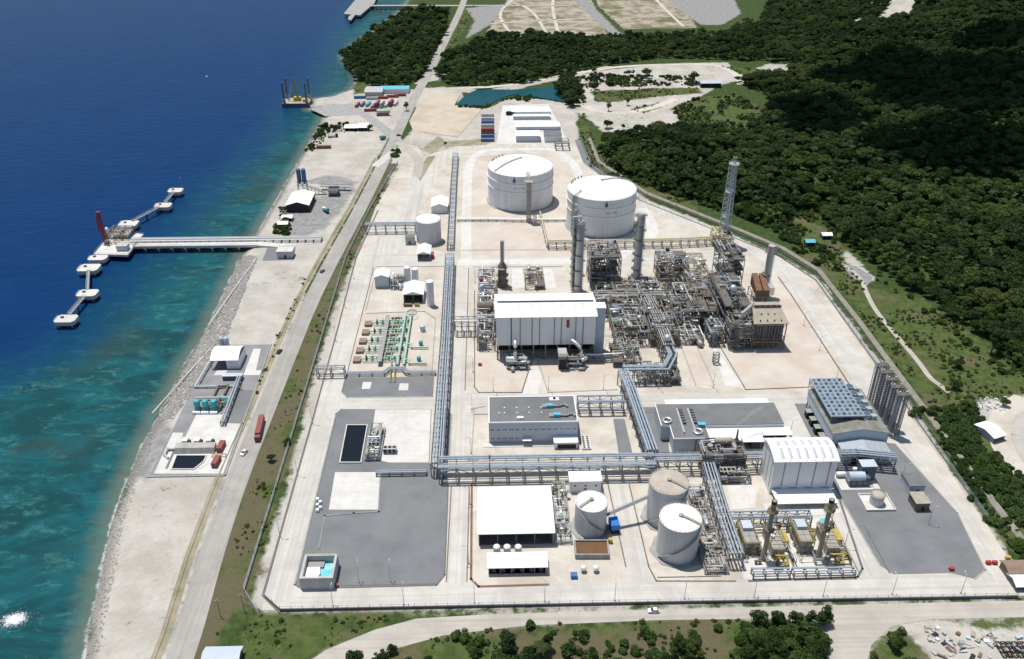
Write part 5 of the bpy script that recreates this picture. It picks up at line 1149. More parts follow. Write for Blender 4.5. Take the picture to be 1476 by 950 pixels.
# secondary reformer vessel and rusty convection duct
p = g(1063, 497); t = thing('secondary_reformer', 'bulging grey vessel with cone top just left of the box furnace', 'vessel', (p.x, p.y, 0))
MB().lathe(p.x, p.y, [(2.2,0),(2.2,3),(2.9,5),(2.9,11),(1.8,14),(1.2,15.5),(1.2,18)], 20).build('shell', 'greyv', t, True); MB().pipe([(p.x,p.y,17.5),(p.x,p.y,20),(p.x+6,p.y+6,21),(p.x+9,p.y+9,19)], .9, 10).build('transfer_line', 'alu', t, True)
p = g(1090, 432); t = thing('convection_duct', 'pair of rust-red boxes sloping down to the grey stack', 'duct', (p.x, p.y, 0))
for k, dx in enumerate((-3.2, 1.2)):
    MB().add([(p.x+dx,p.y-7,6),(p.x+dx+3.6,p.y-7,6),(p.x+dx+3.6,p.y+6,8),(p.x+dx,p.y+6,8),(p.x+dx,p.y-7,10),(p.x+dx+3.6,p.y-7,10),(p.x+dx+3.6,p.y+6,15),(p.x+dx,p.y+6,15)], [(0,3,2,1),(4,5,6,7),(0,1,5,4),(1,2,6,5),(2,3,7,6),(3,0,4,7)]).build('duct_box', 'rust', t)
frame_mb(p.x-3.6, p.y-7.5, p.x+5.4, p.y+6.5, [5.9], 2, 2, .4).build('support_frame', 'steel', t); MB().box(p.x+4.9, p.y-6, 6, p.x+8, p.y+1, 11).build('fan_casing', 'alu', t); MB().tube([(p.x+6,p.y,9),(g(1101,426).x, g(1101,426).y, 9)], 1.2, 10).build('stack_inlet', 'alu', t)
MB().sphere(g(1056,428).x-3, g(1056,428).y+6, 27, 1.6).build('dome', 'alu', t) if False else None
# drums the photo shows singly
for px, py, r, z, m, lab in ((962,487,2.0,13.2,'alu','pale round drum on top of the brown platform'),(1057,415,1.9,27.2,'alu','white dome on top of the tall dark converter tower'),(953,372,1.8,1.8,'alu','left silver ball vessel below the yellow rack'),(981,372,1.8,1.8,'alu','right silver ball vessel below the yellow rack')):
    q = g(px, py, z); t = thing('drum', lab, 'drum', (q.x, q.y, z-r)); MB().sphere(q.x, q.y, z, r, 18).build('shell', m, t, True); MB().lathe(q.x, q.y, [(r*.7, z-r-.6), (r*.6, z-r*.5)], 12, False).build('skirt', 'greyv', t)
# vertical pale absorber left of the hall
p = g(694.5, 432); t = thing('absorber_vessel', 'pale grey upright cylinder at the left end of the compressor hall', 'vessel', (p.x, p.y, 0)); MB().lathe(p.x, p.y, [(1.6,0),(1.6,9),(1.2,10),(.3,10.4)], 16).build('shell', 'wallblue', t, True); MB().lathe(p.x, p.y, [(1.7,5),(2.5,5),(2.5,5.12),(1.7,5.12)], 14, False).build('platform', 'steel', t)
p = g(699, 470); t = thing('dark_drum', 'large dark brown ribbed drum left of the compressor hall', 'drum', (p.x, p.y, 6)); MB().hcyl((p.x-3, p.y, 13), (p.x+4, p.y, 13), 2.6, 16).build('shell', 'brownst', t, True); frame_mb(p.x-3, p.y-2, p.x+4, p.y+2, [10.4], 2, 1, .3).build('support_frame', 'steel', t)
# steam plumes are thin: built as small closed volumes of white vapour
def plume(a, b, r, label):
    m = bpy.data.materials.get('vapour')
    if not m:
        m = bpy.data.materials.new('vapour'); m.use_nodes = True; tt = m.node_tree; tt.nodes.remove(tt.nodes['Principled BSDF'])
        v = tt.nodes.new('ShaderNodeVolumePrincipled'); v.inputs['Color'].default_value = (.95,.95,.95,1); v.inputs['Density'].default_value = .28; tt.links.new(v.outputs[0], tt.nodes['Material Output'].inputs['Volume'])
    MATS['vapour'] = m; a, b = Vector(a), Vector(b); mb = MB(); n = 9; rr = random.Random(3); pts = [a.lerp(b, i/n)+Vector((rr.uniform(-.3,.3),rr.uniform(-.3,.3),rr.uniform(-.2,.2)))*(i/3) for i in range(n+1)]
    for i in range(n):
        mb2 = None
    k = 0; u = (b-a).normalized(); s1 = u.cross(Vector((0,0,1))).normalized(); s2 = s1.cross(u)
    for i, p in enumerate(pts):
        q = r*(.25+.75*i/n)*(1 if i < n else .3)
        for j in range(8): t_ = 2*math.pi*j/8; mb.v.append(tuple(p+(s1*math.cos(t_)+s2*math.sin(t_))*q*rr.uniform(.8,1.2)))
    for i in range(n):
        for j in range(8): mb.f.append((i*8+j, i*8+(j+1)%8, (i+1)*8+(j+1)%8, (i+1)*8+j))
    mb.f.append(tuple(range(8))); mb.f.append(tuple(range(n*8, n*8+8))[::-1])
    o = mb.build('steam_plume', 'vapour', None, True); o['label'] = label; o['kind'] = 'stuff'; return o
plume(g(1056,618,14), g(1100,586,19), 1.3, 'thin white steam drifting over the switchgear roof'); plume(g(884,462,9), g(846,458,11), 1.6, 'thin white steam beside the compressor hall')
plume(g(963,455,14), g(1000,444,17), 1.3, 'thin white steam above the process area')
# brown vent structure with chimney in front of the white canopy
t = process_unit('deaerator_structure', 'brown-grey steel structure with steaming vent in front of the white canopy', *R_(1010, 685, 1072, 664), [6, 10.5], 4, 2, 27, 'brownst', 4, 8, mats=['greyv','brownst','tan'])
q = g(1056, 668); MB().lathe(q.x, q.y, [(1.3,10.6),(1.3,13),(.5,14.5),(.35,19)], 14).build('vent_pipe', 'brownst', t, True); MB().hcyl((q.x-9, q.y, 13), (q.x-2, q.y, 13), 1.5).build('drum', 'tan', t, True)
process_unit('water_pump_skid', 'three teal-fronted pump trains behind the pale slab left of the boiler hall', *R_(1036, 698, 1082, 680), [2.4], 3, 2, 28, 'steel', 6, 10, mats=['teal','brownst','greyv','alu'])
process_unit('pipe_field', 'low field of grey pipework and valves right of the white-roofed tank', *R_(1016, 828, 1050, 770), [1.6], 2, 5, 29, 'greyv', 4, 12, hole=1, mats=['greyv','galv','tan'])
process_unit('pipe_field', 'low grey pipework between the brown-roofed tank and the silver rack', *R_(1004, 765, 1030, 705), [1.6], 2, 4, 30, 'greyv', 3, 10, hole=1, mats=['greyv','galv','alu'])
process_unit('pipe_field', 'pale pipework and valves between the open shed and the smaller grey tank', *R_(801, 785, 824, 705), [1.8], 2, 5, 31, 'galv', 4, 12, hole=1, mats=['alu','galv','white'])
slab('pale_slab', [(1048,700),(1092,700),(1088,733),(1056,735)], 'conc_w', 0.2)
# sludge basin, blue box, tote tanks
def basin(name, label, pts_px, depth_z, wall_h, wall_m, water_m, zrim=None, px=True, wt=.5):
    p = pxpoly(pts_px) if px else pts_px
    if sum(p[i][0]*p[(i+1)%len(p)][1]-p[(i+1)%len(p)][0]*p[i][1] for i in range(len(p))) < 0: p = p[::-1]
    cx, cy = sum(q[0] for q in p)/len(p), sum(q[1] for q in p)/len(p)
    t = thing(name, label, 'basin', (cx, cy, 0)); n = len(p)
    inn = offset_path(p+[p[0]], wt)[:-1]; inn = [Vector(q) for q in inn]
    # mitred inner ring
    inn = []
    for i in range(n):
        a, b, c = Vector(p[i-1]), Vector(p[i]), Vector(p[(i+1) % n]); d0, d1 = (b-a).normalized(), (c-b).normalized(); n0, n1 = Vector((-d0.y,d0.x)), Vector((-d1.y,d1.x)); mm_ = (n0+n1); inn.append(b+mm_*(wt/max(.3, 1+n0.dot(n1))))
    mb = MB(); Zs = [(0.0, p), (wall_h, p), (wall_h, inn), (depth_z-.3, inn)]
    for z, r_ in Zs: mb.v += [(q[0], q[1], z) for q in r_]
    for j in range(3):
        for i in range(n): mb.f.append((j*n+i, j*n+(i+1)%n, (j+1)*n+(i+1)%n, (j+1)*n+i))
    mb.build('wall', wall_m, t); MB().sheet(inn, depth_z).build('water', water_m, t)
    return t, p, inn
M('sludge', (.16,.085,.04), .35, scale=.3); M('darkwater', (.008,.012,.016), .08, scale=.2); M('poolwater', (.10,.45,.52), .12, col2=(.35,.66,.70), scale=.25)
basin('sludge_basin', 'open concrete basin of brown sludge behind the two white balls', [(829,806),(878,806),(876,784),(827,784)], 1.7, 2.4, 'conc_g', 'sludge')
for px, lab in ((841,'left'),(859,'right')):
    q = g(px, 820, 1.5); t = thing('white_ball_vessel', f'{lab} of two white ball vessels by the sludge basin', 'vessel', (q.x, q.y, 0)); MB().sphere(q.x, q.y, 2.0, 1.2, 16).build('shell', 'white', t, True)
    for k in range(3): a = k*2.1; MB().beam((q.x+math.cos(a), q.y+math.sin(a), 0), (q.x+.8*math.cos(a), q.y+.8*math.sin(a), 1.7), .2).build('leg', 'steel', t)
p = g(885, 766); t = thing('blue_container', 'bright blue metal box leaning beside the smaller grey tank', 'container', (p.x, p.y, 0)); MB().obox(p.x, p.y+1, 2.2, 3.6, 5.4, 2.6, .12).build('body', 'blue', t); MB().obox(p.x, p.y+1, 0, 3.2, 5.0, 2.19, .12).build('shadow_block', 'black', t)  # black block under the blue box stands in for its shadow
for k in range(5): MB().obox(p.x-.1, p.y-1+k*1.0, 4.81, 3.5, .2, .12, .12).build('roof_rib', 'blue', t)
p = g(879.5, 782); t = thing('yellow_tote', 'small yellow drum beside the sludge basin', 'drum', (p.x, p.y, 0)); MB().cyl(p.x, p.y, .1, 2.0, .9, 14).build('body', 'yellow', t, True); MB().box(p.x-1, p.y-1, 0, p.x+1, p.y+1, .1).build('pallet', 'brownst', t)
p = g(827, 832); t = thing('blue_skip', 'small blue bin near the south road', 'bin', (p.x, p.y, .05)); MB().box(p.x-1.2, p.y-1, .05, p.x+1.2, p.y+1, 1.6).build('body', 'blue', t); MB().box(p.x-1.3, p.y-1.1, 1.61, p.x+1.3, p.y+1.1, 1.75).build('lid', 'cblue', t)
# ------------------------------------------------ gas turbine generators with stacks
GT = ['galv', 'olive', 'brownst', 'alu', 'tan']
for k, (bx, by, tx, ty, wd) in enumerate(((1100,806,1115,722,'western'),(1179,804,1197,720,'eastern'))):
    p = g(bx, by); hh = hz(bx, by, ty)
    t = thing('gas_turbine_set', f'{wd} gas turbine set with grey exhaust stack, yellow railings and blue filter', 'gas turbine', (p.x+4, p.y+4, 0))
    MB().lathe(p.x, p.y, [(1.3,.3),(1.3,3),(.95,4),(.9,hh-3),(1.05,hh-3),(1.05,hh)], 20).build('exhaust_stack', 'stackm', t, True); MB().lathe(p.x, p.y, [(1.06,hh-1.3),(1.08,hh-1.2),(1.08,hh+.05),(.85,hh+.05),(.85,hh-1)], 20, False).build('stack_rim', 'black', t, True)
    for f in (.52, .83):
        z = hh*f; MB().lathe(p.x, p.y, [(1.0,z),(2.1,z),(2.1,z+.15),(1.0,z+.15)], 16, False).build('stack_platform', 'grating', t); rail(MB(), circ(p.x, p.y, z+.15, 2.0, 10)).build('platform_rail', 'yellow', t)
        for a in range(4): MB().beam((p.x+1.25*math.cos(a*1.57), p.y+1.25*math.sin(a*1.57), z-1.6), (p.x+2.4*math.cos(a*1.57), p.y+2.4*math.sin(a*1.57), z), .2).build('bracket', 'olive', t)
    mb = MB()
    for s in (-.3, .3): mb.beam((p.x+1.75, p.y+s, 0), (p.x+1.75, p.y+s, hh*.84), .1)
    for j in range(int(hh*.84/1.1)): mb.beam((p.x+1.9, p.y-.3, j*1.1+.5), (p.x+1.9, p.y+.3, j*1.1+.5), .07)
    mb.build('ladder', 'yellow', t)
    # boiler (HRSG) body left, machine body right
    MB().box(p.x-7, p.y+2.5, .2, p.x-2.2, p.y+14, 6.5).build('boiler_casing', 'greyv', t); MB().box(p.x-6.6, p.y+9, 6.51, p.x-2.6, p.y+13.5, 8).build('steam_drum_house', 'wallblue', t)
    frame_mb(p.x-7.6, p.y+2, p.x-1.7, p.y+14.4, [3.2, 6.6], 2, 3, .25).build('boiler_frame', 'olive', t); rail(MB(), [(p.x-7.6,p.y+2,6.7),(p.x-1.7,p.y+2,6.7),(p.x-1.7,p.y+14.4,6.7),(p.x-7.6,p.y+14.4,6.7)]).build('boiler_rail', 'yellow', t)
    MB().box(p.x+3.2, p.y+.5, .2, p.x+8.2, p.y+13.5, 4.6).build('turbine_enclosure', 'greyv', t)
    for j in range(6): MB().box(p.x+3.1, p.y+1+j*2.1, 4.61, p.x+8.3, p.y+1.5+j*2.1, 4.85).build('enclosure_rib', 'tan', t)
    MB().box(p.x+5, p.y+14, .2, p.x+9, p.y+17, 3.4).build('air_filter_house', 'galv', t); MB().lathe(p.x+7, p.y+15.5, [(2.0,3.41),(2.0,4.4),(1.1,4.9)], 16).build('filter_hood', 'cyan', t, True)
    MB().box(p.x+9, p.y+6, 3, p.x+11.6, p.y+12, 3.5).build('yellow_cover', 'yellow', t); MB().box(p.x+9.2, p.y+6.2, .2, p.x+11.4, p.y+11.8, 2.99).build('auxiliary_skid', 'steel', t)
    for j in range(3): MB().lathe(p.x+5+j*.9, p.y+7+j*2.2, [(.8,4.6),(.8,5.8),(.3,6.2)], 12).build('roof_fan', 'white', t, True)
    rail(MB(), [(p.x+3,p.y+.4,4.7),(p.x+8.4,p.y+.4,4.7),(p.x+8.4,p.y+13.6,4.7),(p.x+3,p.y+13.6,4.7)]).build('enclosure_rail', 'yellow', t)
    MB().pipe([(p.x+4,p.y-1.5,1.2),(p.x+4,p.y-1.5,3.2),(p.x+8.5,p.y-1.5,3.2),(p.x+8.5,p.y-4,1.2),(p.x+5,p.y-4,1.2)], .45, 8).build('gas_pipe', 'yellow', t, True)
    MB().lathe(p.x+10, p.y+15, [(1.0,.2),(1.0,4.5),(.4,5)], 12).build('starter_vessel', 'rust', t, True)
    clutter(t, p.x-8, p.y-4, p.x+12, p.y+15, .2, random.Random(80+k), 8, 16, 3.2, GT, ('galv','olive','alu','steel','yellow'))
for (px, py, lab) in ((0,0,''),): pass
slab('turbine_slab', [(1072,836),(1056,762),(1200,745),(1238,828)], 'conc_w', 0.16)
slab('boiler_slab', [(1108,750),(1100,726),(1205,715),(1212,740)], 'conc_w', 0.17)
# ------------------------------------------------ flare
p = g(1043, 350); hh = hz(1043, 350, 236)
t = thing('flare_tower', 'tall slender steel lattice flare tower with inner riser pipe at the forest edge', 'flare tower', (p.x, p.y, 0))
for k in range(3):
    a = 2*math.pi*k/3+.5; b = 2*math.pi*(k+1)/3+.5; R0, R1 = 4.6, 2.9; n = 16
    MB().beam((p.x+R0*math.cos(a), p.y+R0*math.sin(a), 0), (p.x+R1*math.cos(a), p.y+R1*math.sin(a), hh), .45).build('leg', 'galv', t)
    mb = MB()
    for i in range(n):
        f0, f1 = i/n, (i+1)/n; r0, r1 = R0+(R1-R0)*f0, R0+(R1-R0)*f1
        A, B = (p.x+r0*math.cos(a), p.y+r0*math.sin(a), hh*f0), (p.x+r1*math.cos(b), p.y+r1*math.sin(b), hh*f1)
        C, D = (p.x+r0*math.cos(b), p.y+r0*math.sin(b), hh*f0), (p.x+r1*math.cos(a), p.y+r1*math.sin(a), hh*f1)
        mb.beam(A, B, .2); mb.beam(C, D, .2); mb.beam(D, B, .22)
    mb.build('bracing', 'galv', t)
for s in (-.7, .7): MB().cyl(p.x+s, p.y, 0, hh+2.5, .42, 10).build('riser', 'alu', t, True)
for f in (.35, .66, 1.0): MB().lathe(p.x, p.y, [(.2,hh*f),(3.6,hh*f),(3.6,hh*f+.12),(.2,hh*f+.12)], 12, False).build('platform', 'galv', t); rail(MB(), circ(p.x, p.y, hh*f+.1, 3.5, 10)).build('handrail', 'galv', t)
for s in (-.7, .7): MB().lathe(p.x+s, p.y, [(.5,hh+2.5),(.7,hh+4.5)], 10).build('flare_tip', 'greyv', t, True)
process_unit('flare_base_structure', 'yellow-railed pipe structure at the foot of the flare tower', *R_(1030, 362, 1056, 348), [5, 8.5], 2, 2, 33, 'tan', 3, 6, mats=['yellowp','alu','greyv'], pm=('yellowp','yellowp','galv'))
# ------------------------------------------------ west column: sheds, vessels, metering station
x0, y0, x1, y1, hh = bxy(541, 415, 561, 388, 403); shed('utility_shed', 'white gabled utility shed beside the west road, closed front', 'shed', x0, y0, x1, y0+9, 7.5, 9.2, 'y', 'wallblue', 'white', None, 1)
shed('workshop_shed', 'white gabled shed with dark open front above two orange skips', 'shed', g(582,437).x, g(582,437).y, g(610,437).x, g(582,437).y+15, 5.8, 7.8, 'y', 'wall', 'white', 'S', 1, bays=2)
shed('small_shed', 'small white gabled shed with dark open front before the pale storage tank', 'shed', g(602,376).x, g(602,376).y, g(620,376).x, g(602,376).y+13, 5.0, 6.8, 'y', 'wall', 'white', 'S', 3, bays=2)
shed('north_shed', 'white gabled shed with three roof vents behind the pale storage tank', 'shed', g(622,308).x, g(622,308).y, g(645,308).x, g(622,308).y+17, 5.5, 7.8, 'y', 'wall', 'white', None, 1)
for k in range(3): pass
for px, py, top, r, lab in ((588,408,384,2.0,'left of two pale upright silos behind the workshop shed'),(599,408,386,2.1,'right of two pale upright silos behind the workshop shed'),(621,440,404,2.2,'tall grey cylinder standing beside the long pipe rack')):
    p = g(px, py); hh = hz(px, py, top); t = thing('silo', lab, 'silo', (p.x, p.y, 0)); MB().lathe(p.x, p.y, [(r,.2),(r,hh-.6),(r*.6,hh-.1),(.2,hh)], 20).build('shell', 'wall', t, True); MB().box(p.x-r, p.y-r, 0, p.x+r, p.y+r, .2).build('base', 'conc_w', t); mb = MB()
    for s in (-.25, .25): mb.beam((p.x+s, p.y-r-.25, 0), (p.x+s, p.y-r-.25, hh), .09)
    mb.build('ladder', 'galv', t)
process_unit('nitrogen_skid', 'low white equipment deck between the utility shed and the workshop shed', *R_(563, 418, 583, 404), [3], 2, 2, 35, 'galv', 4, 5, mats=['white','wallblue','alu'])
p = g(591, 353); t = thing('switch_cabinet', 'small grey electrical cabinet left of the pale storage tank', 'cabinet', (p.x, p.y, 0)); MB().box(p.x-3, p.y, .3, p.x+3, p.y+6, 5).build('body', 'cgrey', t); MB().box(p.x-3.2, p.y-.2, 5.01, p.x+3.2, p.y+6.2, 5.25).build('roof', 'roofgrey', t); MB().box(p.x-1, p.y-.06, .4, p.x+1, p.y+.01, 2.8).build('door', 'dkgrey', t); MB().box(p.x-3.5, p.y-.5, 0, p.x+3.5, p.y+6.5, .29).build('base', 'conc_w', t)
for px, py, m, lab in ((588,441,'rust','long orange-brown skip before the workshop shed'),(601,441,'yellow','small yellow skip before the workshop shed')):
    p = g(px, py); L = 4.5 if m == 'rust' else 2.2; t = thing('skip', lab, 'skip', (p.x, p.y, .05)); MB().add([(p.x-L/2,p.y-1,.1),(p.x+L/2,p.y-1,.1),(p.x+L/2,p.y+1,.1),(p.x-L/2,p.y+1,.1),(p.x-L/2-.4,p.y-1.2,1.7),(p.x+L/2+.4,p.y-1.2,1.7),(p.x+L/2+.4,p.y+1.2,1.7),(p.x-L/2-.4,p.y+1.2,1.7)], [(0,3,2,1),(0,1,5,4),(1,2,6,5),(2,3,7,6),(3,0,4,7)]).build('hopper', m, t); MB().box(p.x-L/2-.3,p.y-1.1,1.2,p.x+L/2+.3,p.y+1.1,1.3).build('load', 'brownst', t)
t = thing('red_hose_reel', 'bright red fire cabinet on the right wall of the small open shed', 'fire cabinet', (g(622.5,374).x, g(622,374).y, 0)); q = t.location; MB().box(q.x, q.y, .05, q.x+1.2, q.y+5, 3.2).build('body', 'red', t); MB().box(q.x-.1, q.y-.1, 3.21, q.x+1.3, q.y+5.1, 3.4).build('lid', 'cred', t)
# metering station
t = thing('gas_metering_station', 'gas metering station of five pale green pipe runs with long green headers', 'metering station', (-58, 412, .14))
xl, xr, yb, yt = -70.5, -46.5, 388, 436
for i in range(5):
    y = 393+i*9.6; xo = -74.5+i*.4
    MB().pipe([(xo+4, y, 1.6), (xr, y, 1.6)], .42, 8).build('meter_run', 'green', t, True); MB().pipe([(xo+8, y+3, 1.2), (xr, y+3, 1.2)], .3, 8).build('bypass_run', 'green', t, True)
    MB().box(xo, y-2.4, .16, xo+4, y+2.4, 1.6).build('filter_pit', 'pit', t)
    for k in range(7):
        x = xo+7+k*3.0
        if k != 3: MB().lathe(x, y, [(.75,.9),(.75,2.3),(.3,2.5),(.3,3.2),(.6,3.25),(.6,3.4)], 10).build('valve', 'green' if k % 3 else 'brownst', t, True)
    MB().hcyl((xo+15, y+5, 1.5), (xo+20.5, y+5, 1.5), .8).build('heater', 'brownst', t, True)
    for k in range(5): MB().pipe([(xo+6.5+k*3.4, y-1.5, 2.2), (xo+6.5+k*3.4, y+4.4, 2.2), (xo+6.5+k*3.4, y+4.4, .4)], .22, 6).build('branch_pipe', 'green', t, True)
    for k in range(4): MB().box(xo+9+k*3.6, y+1.2, .16, xo+10.6+k*3.6, y+2.2, 1.9).build('actuator', ('dkgrey','olive','brownst','green')[k], t)
    MB().pipe([(xo+5, y-2, .9), (xr, y-2, .9)], .26, 7).build('drain_run', 'green', t, True)
for k, x in enumerate((-50.3, -47.0)): MB().pipe([(x, 386, 2.2), (x, 441, 2.2)], .62, 10).build('header', 'green', t, True)
for j in range(6):
    for x in (-50.3, -47): MB().box(x-.3, 387+j*10, .16, x+.3, 387.5+j*10, 1.6).build('saddle', 'conc_w', t)
MB().box(-61.3, 387.5, 3.0, -58.8, 437.5, 3.2).build('cable_walkway', 'greyv', t)
for j in range(8): MB().box(-60.2, 388.5+j*6.8, .16, -59.9, 388.8+j*6.8, 3).build('walkway_post', 'steel', t)
for y in (391, 407): MB().pipe([(-47, y, 2.0), (-44.5, y, 2.0), (-44.5, y-2.5, 1.2), (-35.5, y-2.5, 1.2)], .5, 9).build('outlet_run', 'green', t, True); MB().lathe(-39.5, y+1.5, [(1.1,.3),(1.1,2.6),(.5,3.1)], 14).build('separator', 'teal', t, True)
MB().lathe(-39.5, 424, [(1.5,.3),(1.5,3.4),(.7,4)], 14).build('separator', 'wallblue', t, True); MB().box(-42,422,.16,-37,426,.3).build('plinth', 'conc_w', t)
MB().lathe(-46.5, 440, [(2.8,3.0),(3.0,3.0),(3.0,3.6),(2.8,3.6)], 20, False).build('ring_platform', 'green', t)
for k in range(2): MB().pipe([(-53.5+k*2.2, 389, 1.6), (-53.5+k*2.2, 383, 1.6), (-52.9+k*2.2, 372, .4)], .4, 8).build('inlet_pipe', 'olive', t, True)
# ------------------------------------------------ basins in the gravel yard
basin('dark_pond', 'long rectangular pond of black water in the gravel yard', [(499.5,613.5),(530.5,613.5),(521,668.5),(489,668.5)], .25, .8, 'conc_w', 'darkwater')
X0, X1, Y0 = g(434,850).x, g(482,850).x, g(458,850).y; Y1 = Y0+12.5
t, pp, inn = basin('clarifier_box', 'raised grey concrete box with turquoise water in the corner of the gravel yard', [(X0,Y0),(X1,Y0),(X1,Y1),(X0,Y1)], 2.6, 6.0, 'conc_m', 'poolwater', px=False, wt=1.0)
MB().prism([(X0+1.1,Y0+1.1),(X0+5.6,Y0+1.1),(X0+6.8,Y0+5),(X0+6.2,Y1-4.5),(X0+1.1,Y1-4.5)], 2.5, 3.6).build('white_liner', 'white', t); MB().box(X0+1.01, Y1-4.3, 2.4, X1-5, Y1-1.01, 3.4).build('inlet_ledge', 'conc_g', t); rail(MB(), [(X0+.3,Y1-.3,6),(X1-.3,Y1-.3,6)], close=False).build('handrail', 'yellow', t)
t = thing('cooling_unit', 'small grey box with two black fans on the concrete apron beside the dark pond', 'cooler', (g(562,655).x, g(562,655).y, .17)); q = t.location; MB().box(q.x-3, q.y, .4, q.x+3, q.y+3, 3).build('casing', 'cgrey', t)
for s in (-2,0,2): MB().cyl(q.x+s, q.y+1.5, 3.0, 3.2, .8, 14).build('fan', 'black', t); MB().box(q.x+s-.7, q.y-.06, .8, q.x+s+.7, q.y+.01, 2.6).build('grille', 'black', t)
process_unit('pond_pump_skid', 'small pump skid and pipes at the right edge of the dark pond', *R_(526, 665, 548, 620), [1.4], 2, 4, 37, 'galv', 4, 9, hole=1, mats=['tan','galv','brownst'])
kerb([(549,682),(546,738),(510,740),(468,744),(460,790)], 'gravel_l', .8, .35, close=False)
for k in range(5):
    p = g(458+(k%2)*4, 738-k*4); t = thing('white_tote', ('nearest','second','third','fourth','farthest')[k]+' white plastic tank in the small cluster left of the concrete pad', 'plastic tank', (p.x, p.y, .14), 'white tanks in the gravel yard'); MB().box(p.x-.6,p.y-.6,.3,p.x+.6,p.y+.6,1.5).build('body', 'white', t); MB().box(p.x-.65,p.y-.65,.14,p.x+.65,p.y+.65,.3).build('pallet', 'greyv', t)

# ================================================================== JETTY AND SEA
DZ = 1.6
def dolphin(px, py, lx, ly, label, z=DZ, lamp=False):
    p = g(px, py, z); t = thing('mooring_dolphin', label, 'dolphin', (p.x, p.y, SEA-6), 'mooring dolphins of the jetty')
    ch = 1.6; q = [(-lx/2+ch,-ly/2),(lx/2-ch,-ly/2),(lx/2,-ly/2+ch),(lx/2,ly/2-ch),(lx/2-ch,ly/2),(-lx/2+ch,ly/2),(-lx/2,ly/2-ch),(-lx/2,-ly/2+ch)]
    MB().prism([(p.x+a, p.y+b) for a, b in q], z-2.4, z).build('cap', 'conc_w', t)
    for a, b in ((-.32,-.3),(.32,-.3),(-.32,.3),(.32,.3)): MB().cyl(p.x+a*lx, p.y+b*ly, SEA-6, z-2.4, .55, 12).build('pile', 'steel', t, True)
    MB().box(p.x-lx*.2-.8, p.y+ly*.1-.6, z, p.x-lx*.2+.8, p.y+ly*.1+.6, z+.9).build('mooring_hook', 'dkgrey', t)
    rail(MB(), [(p.x-lx/2+.4,p.y-ly/2+1.7,z),(p.x-lx/2+.4,p.y+ly/2-1.7,z)], close=False).build('handrail', 'galv', t)
    if lamp: MB().cyl(p.x+lx*.4, p.y+ly*.3, z, z+9, .14, 8).build('light_mast', 'greyv', t); MB().box(p.x+lx*.4-.4, p.y+ly*.3-.3, z+8.8, p.x+lx*.4+.4, p.y+ly*.3+.3, z+9.2).build('lamp_head', 'greyv', t)
    return p
d1 = dolphin(95, 459, 12, 9, 'nearest white concrete mooring dolphin at the south end of the jetty line'); d2 = dolphin(126, 422, 12, 9, 'second white concrete dolphin from the south end of the jetty line')
d3 = dolphin(128, 385.5, 13, 10.5, 'third white concrete dolphin, just south of the pair beside the jetty head'); d4 = dolphin(141, 371, 12, 8, 'white concrete dolphin tucked against the south edge of the jetty head', DZ-.4)
d5 = dolphin(185, 322, 13, 11, 'white concrete dolphin tucked against the north edge of the jetty head'); d6 = dolphin(235, 295.5, 12, 9, 'second white concrete dolphin from the north end of the jetty line'); d7 = dolphin(253, 274, 11, 9, 'farthest white concrete dolphin with lamp mast at the north end', lamp=True)
def catwalk(a, b, label, pile=True):
    a, b = Vector((a.x, a.y, DZ)), Vector((b.x, b.y, DZ)); d = (b-a).normalized(); a, b = a+d*4.2, b-d*4.2; n_ = Vector((-d.y, d.x, 0)); m_ = (a+b)/2
    t = thing('catwalk', label, 'walkway', (m_.x, m_.y, SEA), 'jetty catwalks')
    mb = MB(); k = max(3, int((b-a).length/3))
    for s in (-.8, .8):
        mb.beam(a+n_*s, b+n_*s, .3); mb.beam(a+n_*s+Vector((0,0,1.2)), b+n_*s+Vector((0,0,1.2)), .16)
        for i in range(k): p0, p1 = a.lerp(b, i/k)+n_*s, a.lerp(b, (i+1)/k)+n_*s; mb.beam(p0, p1+Vector((0,0,1.2)), .1); mb.beam(p0, p0+Vector((0,0,1.2)), .1)
    mb.build('truss', 'mesh', t); MB().add([a-n_*.7, a+n_*.7, b+n_*.7, b-n_*.7], [(0,1,2,3)]).build('walkway_deck', 'greyv', t)
    if pile: MB().cyl(m_.x, m_.y, SEA-6, DZ-.2, .6, 12).build('pile', 'dkgrey', t)
catwalk(d1, d2, 'southernmost steel catwalk, between the two nearest dolphins'); catwalk(d2, d3, 'steel catwalk between the second and third dolphins from the south'); catwalk(d5, d6, 'longest steel catwalk, north of the jetty head'); catwalk(d6, d7, 'northernmost steel catwalk, ending at the lamp dolphin', False)
hp = [(q.x, q.y) for q in gl([(135,366),(184,367.5),(193,355),(207,337.5),(197,336),(188,341),(170,334),(152,346)], DZ)]
cx, cy = sum(q[0] for q in hp)/8, sum(q[1] for q in hp)/8
t = thing('loading_platform', 'pale concrete loading platform at the seaward end of the jetty', 'jetty', (cx, cy, SEA-6))
MB().prism(hp, DZ-1.5, DZ).build('deck', 'conc_w', t)
for i in range(4):
    for j in range(5):
        x, y = -258+i*6.2, 532+j*8
        if inside(np.array([x]), np.array([y]), hp)[0]: MB().cyl(x, y, SEA-6, DZ-1.5, .6, 10).build('pile', 'dkgrey', t, True)
MB().add([(a, b, DZ+.02) for a, b in hp], []).v
rail(MB(), [(a, b, DZ) for a, b in hp]).build('handrail', 'mesh', t)
p = g(176, 362, DZ); MB().box(p.x-3.5, p.y, DZ, p.x+3.5, p.y+5, DZ+3.4).build('control_cabin', 'wallblue', t); MB().box(p.x-3.8, p.y-.3, DZ+3.41, p.x+3.8, p.y+5.3, DZ+3.7).build('cabin_roof', 'cgrey', t)
